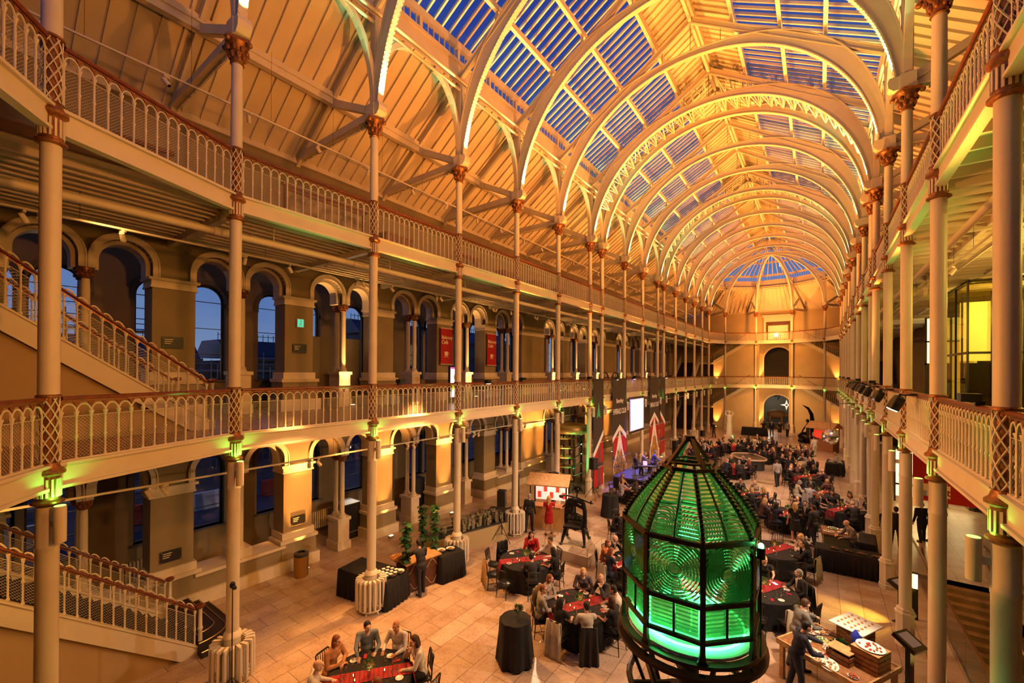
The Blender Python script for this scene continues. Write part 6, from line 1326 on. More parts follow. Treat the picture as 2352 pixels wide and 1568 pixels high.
for xx in (-.55, .55): a.tube([(xx, .33 * cos(q), .36 + .33 * sin(q)) if False else (xx + .33 * cos(q), 0, .36 + .33 * sin(q)) for q in [2 * pi * j / 20 for j in range(20)]], .04, 6, closed=True)
part('wheels', a, BLACKM, t_, True); a = MB(); a.tube([(-.55, 0, .36), (-.1, 0, .9), (.35, 0, .85), (.55, 0, .36)], .05, 6); a.ell((.1, 0, .85), (.35, .14, .14), 10, 6); a.tube([(.35, -.3, 1.1), (.35, .3, 1.1)], .02, 6); part('body', a, BLACKM, t_, True)
for k, y in enumerate((31.2, 33.3)):
    t_ = thing('spoked_wheel_exhibit', 'large dark spoked wheel exhibit on the first gallery, %s' % ('nearer' if k == 0 else 'farther'), 'wheel', (-13.6, y, F1 + .75), 0, 'wheel exhibits'); a = MB(); a.tube([(0, .72 * cos(q), .72 * sin(q)) for q in [2 * pi * j / 28 for j in range(28)]], .05, 6, closed=True); part('rim', a, BLACKM, t_, True); a = MB()
    for j in range(8): a.bar((0, 0, 0), (0, .7 * cos(j * pi / 4), .7 * sin(j * pi / 4)), .03, .03)
    part('spokes', a, BLACKM, t_)
# ---- bright lamp and doorway case on the far upper gallery
t_ = thing('doorway_case', 'orange-lit wooden doorway case on the far upper gallery', 'case', (-4.3, YF - .05, F2)); a = MB(); a.box(-1.6, -.25, 0, -1.35, 0, 3.2); a.box(1.35, -.25, 0, 1.6, 0, 3.2); a.box(-1.75, -.35, 3.2, 1.75, 0, 3.5); a.box(-1.6, -.2, 2.6, 1.6, 0, 3.2); part('surround', a, MOULD, t_); a = MB(); a.box(-1.35, -.1, 0, 1.35, 0, 2.6); part('glazed_door', a, mat('dark_glazed_door', (.12, .05, .02), .2), t_); a = MB(); a.box(-1.1, -.12, .3, 1.1, -.1, 2.1); part('inner_panel', a, MOULD, t_)
a = MB(); a.tube([(0, 0, 0), (0, 0, .6)], .02, 6); a.cbox((0, 0, .62), (.3, .2, .2)); o = single('work_lamp', a, DARK, 'dazzling floodlamp standing on the far upper gallery', 'lamp', (-4.35, 62.9, F2 + .0)); a = MB(); a.ell((0, -.12, .66), .2, 12, 8); part('bulb', a, mat('blazing_bulb', (1, .8, .4), .5, emit=60, ecol=(1, .72, .35)), o, True)
lamp('POINT', (-4.35, 62.5, F2 + .8), None, K_FAR * 3.0, (1, .42, .08), .2)
# exhibits beyond the ground-floor far door
t_ = thing('rhinoceros_exhibit', 'dark mounted rhinoceros visible through the far ground-floor doorway', 'exhibit', (-4.6, 67.6, .6), 0); a = MB(); a.ell((0, 0, 1.15), (1.15, .5, .62), 14, 9); a.ell((1.2, 0, 1.1), (.45, .28, .32), 10, 7); a.tube([(1.55, 0, 1.15), (1.72, 0, 1.5)], [.09, .01], 6)
for sx in (-.75, .65):
    for sy in (-.25, .25): a.tube([(sx, sy, .9), (sx, sy, .45), (sx + .03, sy, 0)], [.2, .14, .15], 8)
part('body', a, mat('dusty_hide', (.14, .08, .05), .7), t_, True); a = MB(); a.cbox((0, 0, -.3), (3.2, 1.6, .6)); part('plinth', a, DARK, t_)
a = MB()
for k in range(4): q = k * pi / 2; a.prism([(-.16, .12), (0, .75), (.16, .12)], lambda u, v, w_: (u * cos(q) - v * sin(q), w_, u * sin(q) + v * cos(q)), -.05, .05)
single('star_lantern', a, mat('star_glow', (.9, .85, .7), .5, emit=.7, ecol=(1, .9, .7)), 'pale four-point star hanging beyond the far ground-floor doorway', 'ornament', (-3.6, 70.2, 2.9))
a = MB(); a.tube([(-1.0, 0, 0), (-.3, 0, .3), (.5, 0, .1), (1.1, 0, -.2)], [.1, .22, .2, .03], 8); a.tube([(-.3, 0, .2), (-.6, 0, -.5)], .05, 5); a.tube([(.5, 0, .1), (.7, 0, -.5)], .05, 5); single('hanging_skeleton', a, CI, 'dark animal exhibit hanging in the far ground-floor doorway', 'exhibit', (-3.9, 68, 4.2), smooth=True)
lamp('POINT', (-5.5, 69.5, 3.6), None, 160, (.9, .95, .8), .3)
# ---- stair side: lifts, glass, red sign, basement stairs
YG = mat('yellow_lit_alabaster', (.9, .7, .3), .5, emit=2.2, ecol=(1, .60, .10), var=0); DG = glassmat('tinted_lift_glass', (.75, .72, .5), .06)
def lift(x0, y0, x1, y1, z0, z1, label, lit0, lit1):
    t_ = thing('glass_lift_shaft', label, 'lift shaft', (0, 0, 0), 0, 'glass lift shafts'); a = MB()
    for (xa, ya, xb, yb) in ((x0, y0, x0 + .02, y1), (x0, y0, x1, y0 + .02), (x0, y1 - .02, x1, y1)): a.box(xa, ya, z0, xb, yb, z1)
    part('glass_wall', a, DG, t_); a = MB()
    for (xa, ya) in ((x0, y0), (x0, y1), (x0, (y0 + y1) / 2)): a.box(xa - .03, ya - .03, z0, xa + .03, ya + .03, z1)
    for z in (z0 + .05, z0 + 2.3, z1 - .1): a.box(x0 - .03, y0, z, x0 + .03, y1, z + .09); a.box(x0, y0 - .03, z, x1, y0 + .03, z + .09)
    part('steel_frame', a, mat('dark_shaft_steel', (.06, .055, .04), .3, .6), t_)
    pass
lift(4.75, 24.0, 8.8, 27.6, F1, F2 - .4, 'tall glass lift shaft with yellow lit interior on the stair-side first gallery', 0, 0)
a = MB(); a.box(5.15, 27.2, F1 + 2.1, 8.7, 27.3, F2 - .9); single('lit_alabaster_wall', a, YG, 'glowing yellow wall panel inside the glass lift shaft', 'light panel')
a = MB(); a.box(5.15, 27.1, F1, 8.7, 27.2, F1 + 2.0)
for k in range(4): a.box(5.15 + k * .9, 27.0, F1, 5.2 + k * .9, 27.1, F2 - .5)
single('lift_door_wall', a, DARK, 'dark lift doors below the glowing panel in the glass shaft', 'lift doors')
t_ = thing('lit_window_bay', 'glowing yellow window with dark bars at the end of the stair-side gallery', 'window', (0, 0, 0)); a = MB(); a.box(5.7, 38.2, F1 + 2.2, 8.0, 38.3, 11.0); part('glow_panel', a, mat('pale_yellow_window_glow', (1, .85, .5), .5, emit=2.6, ecol=(1, .78, .30)), t_)
a = MB()
for xx in (5.65, 6.25, 6.8, 8.0): a.box(xx - .05, 38.05, F1, xx + .05, 38.15, 11.1)
for zz in (F1 + 2.15, F1 + 3.6, 11.0): a.box(5.6, 38.05, zz - .05, 8.1, 38.15, zz + .05)
a.box(5.65, 38.16, F1, 8.0, 38.3, F1 + 2.1); part('dark_frame', a, DARK, t_)
lamp('POINT', (6.5, 11.3, 10.2), None, 420, (1, .66, .12), .2); lamp('POINT', (6.6, 25.6, 10), None, 330, (1, .66, .12), .2); lamp('POINT', (5.2, 16.5, 9.6), None, 260, (1, .6, .12), .3)
for k, y in enumerate((27.2, 29.5)): a = MB(); a.box(6.4, y + 6, F1, 6.8, y + 6.1, F1 + 3.4); single('lit_wall_strip', a, YG, 'tall yellow lit strip in the dark stair-side wall, %s' % ('nearer' if k == 0 else 'farther'), 'light panel', group='lit wall strips')
m = MB()
m.box(VX0 - .05, VY0, -3.2, VX0, VY1, 0); m.box(VX1, VY0, -3.2, VX1 + .05, VY1, 0); m.box(VX0, VY1, -3.2, VX1, VY1 + .05, 0); m.box(VX0, VY0 - .05, -3.2, VX1, VY0, 0); m.box(VX0, VY0, -3.3, VX1, VY1, -3.2); struct('wall_stairwell', m, mat('stairwell_paint', (.20, .12, .05), .7))
t_ = thing('basement_stairs', 'broad stone stairs descending between glass balustrades on the stair side', 'stairs', (VX0, 0, 0)); a = MB(); STN = mat('dark_travertine_steps', (.34, .22, .12), .35, var=.2, scale=3)
for k in range(10): a.box(0, VY1 - .33 * (k + 1), -3.2, VX1 - VX0, VY1 - .33 * k, -.15 * (k + 1))
a.box(0, VY1 - 5.2, -3.2, VX1 - VX0, VY1 - 3.3, -1.5)
for k in range(10): a.box(0, VY1 - 5.2 - .33 * (k + 1), -3.2, VX1 - VX0, VY1 - 5.2 - .33 * k, -1.5 - .15 * (k + 1))
part('steps', a, STN, t_)
for x, lab in ((VX0 - .08, 'hall'), (VX1 + .08, 'wall')):
    t_ = thing('glass_balustrade', 'clear glass balustrade with dark rail on the %s side of the descending stairs' % lab, 'glass balustrade', (x, 0, 0), 0, 'stairwell balustrades')
    for k in range(6): a = MB(); a.box(-.008, VY0 + k * 1.93, -.1, .008, VY0 + k * 1.93 + 1.88, 1.05); part('glass_panel', a, PANE, t_)
    a = MB(); a.box(-.03, VY0, 1.05, .03, VY1 + 1.3, 1.09); part('handrail', a, mat('bronze_rail', (.22, .12, .05), .3, .7), t_)
    a = MB(); sg = 1 if x < 3.5 else -1; a.bar((sg * .2, VY1 + .2, .92), (sg * .2, VY1 - 3.3, -.62), .05, .05); a.bar((sg * .2, VY1 - 3.3, -.62), (sg * .2, VY1 - 5.2, -.62), .05, .05); a.bar((sg * .2, VY1 - 5.2, -.62), (sg * .2, VY1 - 8.5, -2.1), .05, .05); part('stair_handrail', a, mat('bronze_rail', (.22, .12, .05)), t_)
lamp('POINT', (3.9, 14.5, -.6), None, 60, (1, .6, .12), .2); lamp('POINT', (5.7, 19.5, 3.6), None, 150, (1, .45, .08), .2)
t_ = thing('exhibition_sign', 'large red exhibition hoarding behind the stair-side columns', 'sign', (3.95, 24.1, 0), -.12); a = MB(); a.box(-.75, -.03, 2.15, 1.1, .03, 4.75); part('board', a, mat('deep_red_board', (.42, .004, .012), .6), t_); a = MB(); a.box(-.45, -.045, 2.35, .35, -.03, 2.85); part('cream_patch', a, CREAMTXT, t_)
text('cit', .42, mat('dark_red_text', (.3, .01, .01), .6), t_, (-.05, -.048, 2.45), (pi / 2, 0, 0)); text('ar', .3, CREAMTXT, t_, (-.1, -.035, 3.75), (pi / 2, 0, 0)); text('eu', .3, CREAMTXT, t_, (-.1, -.035, 3.4), (pi / 2, 0, 0)); text('m', .2, CREAMTXT, t_, (.6, -.035, 3.5), (pi / 2, 0, 0))
a = MB()
for sx in (-.7, 1.0): a.tube([(sx, 0, 4.7), (sx, 0, 5.6)], .02, 5)
part('hanger', a, STEEL, t_)
SG = mat('shop_display_glow', (1, .8, .45), .5, emit=2.4, ecol=(1, .74, .32))
t_ = thing('lit_showcase', 'bright lit glass showcase beyond the stair-side columns', 'showcase', (5.2, 33, 0)); a = MB(); a.box(-1.6, 0, .3, 1.6, .3, 3.0); part('glow_panel', a, SG, t_); a = MB()
for xx in (-1.6, -.55, .55, 1.6): a.box(xx - .04, -.12, 0, xx + .04, -.02, 3.1)
a.box(-1.6, -.1, .95, 1.6, -.02, 1.05); a.box(-1.6, -.1, 3.0, 1.6, -.02, 3.1); part('frame', a, DARK, t_); a = MB(); a.ell((.3, -.4, 1.9), (.5, .12, .55), 12, 8); a.tube([(.3, -.4, 1.4), (.2, -.4, .2)], .05, 6); part('exhibit', a, CI, t_, True); lamp('POINT', (4.6, 32.2, 2.2), None, 70, (1, .68, .25), .3)
# stage lights on the stair-side rail
def movinghead(x, y, label, lit=False):
    t_ = thing('stage_light', label, 'stage light', (x, y, R1 + .06), rnd.uniform(-.4, .4), 'stage lights on the rail'); a = MB(); a.cbox((-.02, 0, -.1), (.16, .16, .05)); a.tube([(.02, 0, -.1), (-.25, 0, -.12)], .02, 6)
    for s in (-1, 1): a.bar((-.28, s * .15, -.1), (-.34, s * .15, -.34), .04, .03)
    a.bar((-.28, -.15, -.1), (-.28, .15, -.1), .05, .03); part('yoke', a, BLACKM, t_); a = MB(); a.lathe([(.13, -.16), (.14, .0), (.12, .16), (.06, .2)], 14, (-.36, 0, -.32), (.45, 0, .9)); part('head', a, BLACKM, t_, True)
    a = MB(); a.lathe([(.11, .0), (.11, .012)], 14, (-.36 - .075, 0, -.32 - .15), (-.45, 0, -.9)); part('lens', a, mat('lit_stage_lens', (1, .9, .6), .4, emit=25, ecol=(1, .8, .45)) if lit else CHR, t_)
for k, y in enumerate((13.7, 17.6, 21.4, 24.1, 26.0, 28, 29.6, 31.2, 33)): movinghead(XR - .05, y, 'black stage light clamped to the stair-side first gallery rail, %s from the camera' % ORD[k], k == 0)
for k, (y, c_) in enumerate(((13.4, 0), (27.0, 0), (30.3, 1), (38.3, 0))):
    t_ = thing('rail_floodlight', 'small black floodlight clamped on the street-side first gallery rail, %s from the camera' % ORD[k], 'floodlight', (XL + .12, y, R1), 0, 'rail floodlights'); a = MB(); a.cbox((.06, 0, .02), (.2, .2, .16)); part('housing', a, BLACKM, t_); a = MB(); a.cbox((.1, 0, -.065), (.12, .14, .01)); part('lens', a, mat('blue_lamp_face', (.3, .3, 1), .4, emit=30, ecol=(.35, .35, 1)) if c_ else mat('warm_lamp_face', (1, .8, .4), .4, emit=14, ecol=(1, .75, .4)), t_)
# visible amber floods on the rails
for k, (x, y, z, tx, ty, tz) in enumerate(FLOODS):
    t_ = thing('vault_floodlight', 'small amber floodlight on the %s first gallery rail, %s from the camera' % ('stair-side' if x > C else 'street-side', ORD[k // 2]), 'floodlight', (x + (.22 if x > C else -.22), y, z - .14), 0, 'vault floodlights'); a = MB(); a.cbox((0, 0, .0), (.22, .24, .12)); a.cbox((.1 if x > C else -.1, 0, -.08), (.1, .1, .08)); part('housing', a, BLACKM, t_)
# ------------------------------------------------------------------ people
def remeshed(mb, vox, smooth_it=3):
    me = bpy.data.meshes.new('tmp'); me.from_pydata(mb.v, [], mb.f); me.update()
    o = bpy.data.objects.new('tmp', me); COL.objects.link(o)
    r = o.modifiers.new('r', 'REMESH'); r.mode = 'VOXEL'; r.voxel_size = vox; r.use_smooth_shade = True
    s = o.modifiers.new('s', 'SMOOTH'); s.iterations = smooth_it; s.factor = .5
    dg = bpy.context.evaluated_depsgraph_get(); ev = o.evaluated_get(dg); em = ev.to_mesh()
    v = [tuple(x.co) for x in em.vertices]; f = [tuple(p.vertices) for p in em.polygons]; ev.to_mesh_clear(); bpy.data.objects.remove(o); bpy.data.meshes.remove(me); return v, f
def limb(m, pts, rs):
    for i in range(len(pts) - 1): m.tube([pts[i], tuple((Vector(pts[i]) + Vector(pts[i + 1])) / 2), pts[i + 1]], [rs[i], (rs[i] + rs[i + 1]) / 2, rs[i + 1]], 10)
    for p, r in zip(pts, rs): m.ell(p, r, 10, 8)
SKN = mat('skin_slot', (.6, .35, .22), .5); HRS = mat('hair_slot', (.05, .03, .02), .6); CLS = mat('cloth_slot', (.1, .1, .1), .8); EYE = mat('eye_dark', (.01, .01, .01), .3); LIP = mat('lip', (.35, .08, .07), .5)
def skeleton(pose, lean, arms, turn):
    J = {}
    if pose == 'sit':
        J['pel'] = (0, -.02, .56); J['chest'] = (0, -.02 + lean * .9, .93); J['neck'] = (0, .0 + lean * 1.35, 1.12); J['head'] = (0, .035 + lean * 1.7, 1.265)
        for s in (-1, 1): J['hip', s] = (s * .10, 0, .54); J['knee', s] = (s * .13, .42, .52); J['ank', s] = (s * .13, .40 + .05 * s, .09); J['toe', s] = (s * .15, .55 + .05 * s, .035)
    else:
        J['pel'] = (0, 0, .96); J['chest'] = (0, lean * .7, 1.28); J['neck'] = (0, lean * 1.2, 1.47); J['head'] = (0, .02 + lean * 1.7, 1.61)
        for s in (-1, 1): J['hip', s] = (s * .095, 0, .93); J['knee', s] = (s * .11, .03 + .05 * s, .50); J['ank', s] = (s * .12, -.02 + .10 * s, .08); J['toe', s] = (s * .15, .13 + .10 * s, .03)
    sh = J['chest']; nz_ = J['neck'][2]
    for s in (-1, 1):
        J['sh', s] = (s * .19, sh[1] + lean * .3, nz_ - .065); a = arms[0 if s < 0 else 1]; x, y, z = J['sh', s]
        if a == 'table': J['el', s] = (s * .27, y + .12, z - .24); J['wr', s] = (s * .17, y + .34, z - .27 if pose == 'sit' else z - .30)
        elif a == 'fold': J['el', s] = (s * .27, y + .10, z - .25); J['wr', s] = (s * .02, y + .26, z - .25)
        elif a == 'chin': J['el', s] = (s * .22, y + .24, z - .24); J['wr', s] = (s * .09, y + .22, z - .02)
        elif a == 'reach': J['el', s] = (s * .26, y + .22, z - .16); J['wr', s] = (s * .22, y + .46, z - .22)
        elif a == 'lap': J['el', s] = (s * .26, y + .03, z - .28); J['wr', s] = (s * .12, y + .22, z - .43)
        else: J['el', s] = (s * .25, y - .02, z - .29); J['wr', s] = (s * .27, y + .06, z - .55)
    J['turn'] = turn; return J
def figure(pose, lean, arms, turn, hair, top, bottom, fem=False):
    J = skeleton(pose, lean, arms, turn); out = []; k = .93 if fem else 1.0
    def torso(m, e):
        p, c, n = J['pel'], J['chest'], J['neck']
        m.ell(p, (.165 * (1.03 if fem else 1) + e, .125 + e, .12 + e), 14, 9); mid_ = tuple((a + b) / 2 for a, b in zip(p, c)); m.ell(mid_, ((.135 if fem else .155) + e, .11 + e, .17 + e), 14, 9); m.ell(c, (.165 * k + e, .115 + e, .17 + e), 14, 9)
        m.ell((c[0], c[1] + lean * .2, c[2] + .09), (.18 * k + e, .10 + e, .10 + e), 14, 9); limb(m, [J['sh', -1], J['sh', 1]], [.062 * k + e, .062 * k + e])
        if fem:
            for s in (-1, 1): m.ell((s * .07, c[1] + .085, c[2] + .01), (.07 + e * .5, .06 + e * .5, .065 + e * .5), 10, 7)
        elif hair == 'bald' or hair == 'short': m.ell((0, mid_[1] + .04, mid_[2] - .02), (.13 + e, .11 + e, .13 + e), 12, 8)
    def arm(m, s, e, frac=1.0):
        a, b, c = Vector(J['sh', s]), Vector(J['el', s]), Vector(J['wr', s])
        if frac >= 1: limb(m, [tuple(a), tuple(b), tuple(c)], [.058 * k + e, .043 * k + e, .030 * k + e])
        else: limb(m, [tuple(a), tuple(a.lerp(b, frac))], [.060 * k + e, .05 * k + e])
    def leg(m, s, e): limb(m, [J['hip', s], J['knee', s], J['ank', s]], [.090 + e, .060 + e, .040 + e])
    # body
    m = MB(); torso(m, -.01)
    for s in (-1, 1): arm(m, s, -.004); leg(m, s, -.008); limb(m, [J['ank', s], J['toe', s]], [.035, .028])
    n, h = Vector(J['neck']), Vector(J['head']); limb(m, [tuple(n - Vector((0, .0, .06))), tuple(n), tuple(h - Vector((0, .015, .06)))], [.075, .056 * k, .054 * k])
    v, f = remeshed(m, .019); B = MB(); B.add(v, f)
    M = Matrix.Translation(h) @ Matrix.Rotation(turn, 4, 'Z') @ Matrix.Rotation(-lean * 1.2, 4, 'X')
    hm = MB(); hm.ell((0, -.012, .03), (.075, .092, .092), 16, 12); hm.ell((0, .015, -.03), (.060, .070, .085), 14, 10); hm.ell((0, .045, -.085), (.036, .030, .026), 10, 8); hm.ell((0, -.01, -.06), (.05, .055, .05), 10, 8)
    hm.tube([(0, .085, .028), (0, .104, -.012), (0, .086, -.026)], [.009, .016, .012], 8); hm.ell((0, .080, .042), (.055, .018, .010), 10, 6); hm.ell((0, .083, -.05), (.026, .014, .012), 10, 6)
    for s in (-1, 1): hm.ell((s * .077, -.005, .0), (.012, .022, .034), 8, 7); hm.ell((s * .042, .062, -.018), (.020, .020, .018), 8, 6)
    v, f = remeshed(hm, .0085, 2); B.add([tuple(M @ Vector(p)) for p in v], f)
    B.cur = 1
    for s in (-1, 1):
        E_ = MB(); E_.ell((s * .030, .080, .016), (.007, .006, .0045), 8, 6); E_.ell((s * .030, .086, .045), (.014, .004, .0025), 8, 4); B.add([tuple(M @ Vector(p)) for p in E_.v], E_.f)
    B.cur = 2; E_ = MB(); E_.ell((0, .093, -.051), (.017, .005, .004), 8, 5); B.add([tuple(M @ Vector(p)) for p in E_.v], E_.f); B.cur = 0
    # hands with five fingers
    for s in (-1, 1):
        w_ = Vector(J['wr', s]); el = Vector(J['el', s]); d = (w_ - el).normalized(); up = Vector((0, 0, 1)); sd = d.cross(up); sd = sd.normalized() if sd.length > .2 else Vector((s, 0, 0)); pn = sd.cross(d).normalized()
        pc = w_ + d * .045; vs_ = MB(); vs_.ell((0, 0, 0), (.040, .050, .017), 10, 7)
        Rm = Matrix((sd, d, pn)).transposed(); B.add([tuple(pc + Rm @ Vector(p)) for p in vs_.v], vs_.f); B.tube([tuple(w_ - d * .03), tuple(w_ + d * .02)], [.030 * k, .030], 8)
        for q, (ox, ln) in enumerate(((-.028, .060), (-.010, .072), (.010, .068), (.027, .054))):
            b0 = pc + sd * ox + d * .038; b1 = b0 + d * ln * .45 - pn * .006; b2 = b1 + d * ln * .30 - pn * .016; b3 = b2 + d * ln * .12 - pn * .022
            B.tube([tuple(b0), tuple(b1), tuple(b2), tuple(b3)], [.0095, .009, .0085, .0065], 7)
        th = pc - d * .018 - sd * s * .034; B.tube([tuple(th), tuple(th - sd * s * .022 + d * .026 - pn * .006), tuple(th - sd * s * .020 + d * .052 - pn * .016)], [.013, .0105, .008], 7)
    out.append(('person', B.mesh('person', [SKN, EYE, LIP], True)))
    # clothes
    t = MB(); torso(t, .012)
    for s in (-1, 1):
        if top in ('jacket', 'shirt', 'knit'): arm(t, s, .008 if top == 'shirt' else .014)
        elif top == 'dress': arm(t, s, .008, .45)
    if top == 'jacket': t.ell(J['pel'], (.185, .15, .14), 14, 9)
    if bottom == 'skirt':
        if pose == 'sit':
            for s in (-1, 1): limb(t, [J['hip', s], tuple(Vector(J['knee', s]) + Vector((0, .02, -.02)))], [.115, .085])
            t.ell((0, .2, .53), (.19, .26, .08), 14, 8)
        else: t.lathe([(.17, 1.0), (.19, .85), (.21, .56), (.205, .52)], 18); t.ell((0, 0, .95), (.185, .15, .13), 14, 8)
    v, f = remeshed(t, .018)
    q = MB(); q.add(v, f); out.append((('jacket' if top == 'jacket' else 'shirt' if top in ('shirt', 'knit') else 'dress'), q.mesh('top', CLS, True)))
    if top == 'jacket':      # shirt front and collar
        c = MB(); C_, N_ = Vector(J['chest']), Vector(J['neck']); c.tube([tuple(N_ + Vector((.05 * cos(a_), .055 * sin(a_) + .01, -.01))) for a_ in [2 * pi * j / 14 for j in range(14)]], .016, 6, closed=True)
        yy = C_.y + .128; c.prism([(-.045, N_.z - .03), (.045, N_.z - .03), (.0, C_.z - .10)], lambda u, v, w_: (u, yy + w_ + (C_.z + .1 - v) * (-.02) + lean * .6 * (v - C_.z), v), -.02, .012); out.append(('collar', c.mesh('collar', CLS, True)))
    if bottom == 'trousers':
        t = MB(); t.ell(J['pel'], (.172, .135, .12), 14, 9)
        for s in (-1, 1): limb(t, [J['hip', s], J['knee', s], J['ank', s]], [.103, .072, .058])
        v, f = remeshed(t, .018); q = MB(); q.add(v, f); out.append(('trousers', q.mesh('trousers', CLS, True)))
    t = MB()
    for s in (-1, 1):
        a_, b_ = Vector(J['ank', s]), Vector(J['toe', s]); t.tube([tuple(a_ + Vector((0, -.05, -.05))), tuple(a_ + Vector((0, .03, -.045))), tuple(b_)], [.038, .042, .032], 8); t.ell(tuple(b_), (.04, .05, .028), 8, 6)
    out.append(('shoes', t.mesh('shoes', BLACKM, True)))
    if hair != 'bald':
        g = MB(); g.ell((0, -.022, .045), (.085, .094, .090), 16, 10); g.ell((0, -.05, .0), (.078, .07, .09), 14, 9)
        if hair == 'short': pass
        elif hair == 'bob': 
            for s in (-1, 1): g.ell((s * .062, -.03, -.045), (.036, .06, .10), 10, 8)
            g.ell((0, -.075, -.05), (.07, .045, .10), 12, 8)
        else:
            for s in (-1, 1): limb(g, [(s * .062, -.03, .02), (s * .070, -.05, -.10), (s * .065, -.075, -.22)], [.042, .044, .028])
            limb(g, [(0, -.07, .02), (0, -.10, -.12), (0, -.12, -.27)], [.075, .075, .045])
        v, f = remeshed(g, .011, 2); q = MB()
        keep = lambda p: not (p[1] > .045 and p[2] < .062 and abs(p[0]) < .07)
        vv = [p if keep(p) else (p[0], min(p[1], .045), p[2]) for p in v]
        q.add([tuple(M @ Vector(p)) for p in vv], f); out.append(('hair', q.mesh('hair', HRS, True)))
    return out
FIG = {}
SPEC = {  # pose, lean, arms, turn, hair, top, bottom, female
 'm1': ('sit', .07, ('table', 'reach'), .3, 'short', 'shirt', 'trousers', False), 'm2': ('sit', .10, ('table', 'table'), -.3, 'short', 'jacket', 'trousers', False), 'm3': ('sit', .05, ('table', 'table'), 0, 'bald', 'shirt', 'trousers', False),
 'm4': ('sit', .12, ('chin', 'table'), .5, 'bald', 'jacket', 'trousers', False), 'm5': ('sit', .02, ('lap', 'table'), -.6, 'short', 'jacket', 'trousers', False),
 'f1': ('sit', .08, ('table', 'chin'), .4, 'long', 'knit', 'trousers', True), 'f2': ('sit', .06, ('table', 'table'), -.4, 'long', 'dress', 'skirt', True), 'f3': ('sit', .09, ('fold', 'fold'), .1, 'bob', 'knit', 'skirt', True), 'f4': ('sit', .03, ('reach', 'table'), .6, 'bob', 'dress', 'skirt', True),
 's1': ('stand', .12, ('reach', 'table'), .1, 'short', 'jacket', 'trousers', False), 's2': ('stand', .02, ('down', 'down'), 0, 'short', 'jacket', 'trousers', False), 's3': ('stand', .02, ('down', 'table'), -.2, 'long', 'dress', 'skirt', True), 's4': ('stand', .03, ('down', 'table'), .3, 'short', 'shirt', 'trousers', False), 's5': ('stand', .16, ('table', 'table'), -.2, 'bald', 'shirt', 'trousers', False)}
CM = {}
def cm(c, r=.8):
    if c not in CM: CM[c] = mat('garment_%02d' % len(CM), c, r, var=.12, scale=14)
    return CM[c]
SK = {'p': (.62, .34, .22), 'l': (.72, .44, .31), 'o': (.50, .22, .10), 'b': (.16, .07, .04)}
HR = {'bk': (.012, .010, .009), 'br': (.06, .025, .012), 'bl': (.55, .33, .12), 'gy': (.28, .26, .24), 'rd': (.20, .06, .02)}
def person(spec, x, y, z, rz, label, skin='p', hair='bk', top=(.02, .02, .025), bot=(.02, .02, .03), collar=(.6, .56, .52), group=None, sc=1.0):
    if spec not in FIG: FIG[spec] = figure(*SPEC[spec])
    t_ = None
    for nm, me in FIG[spec]:
        o = obj(nm, me, t_)
        if t_ is None:
            t_ = o; o.location = (x, y, z); o.rotation_euler = (0, 0, rz); o.scale = (sc,) * 3; tag(o, label, 'person', group)
        col = {'person': (SK[skin], .5), 'hair': (HR[hair], .6), 'collar': (collar, .8), 'trousers': (bot, .8)}.get(nm, (top, .8))
        if nm != 'shoes': o.material_slots[0].link = 'OBJECT'; o.material_slots[0].material = cm(*col)
    return t_
BK, WH, GY, NV, RD, BU = (.014, .013, .015), (.66, .60, .54), (.20, .19, .17), (.012, .016, .04), (.42, .01, .015), (.16, .20, .26)
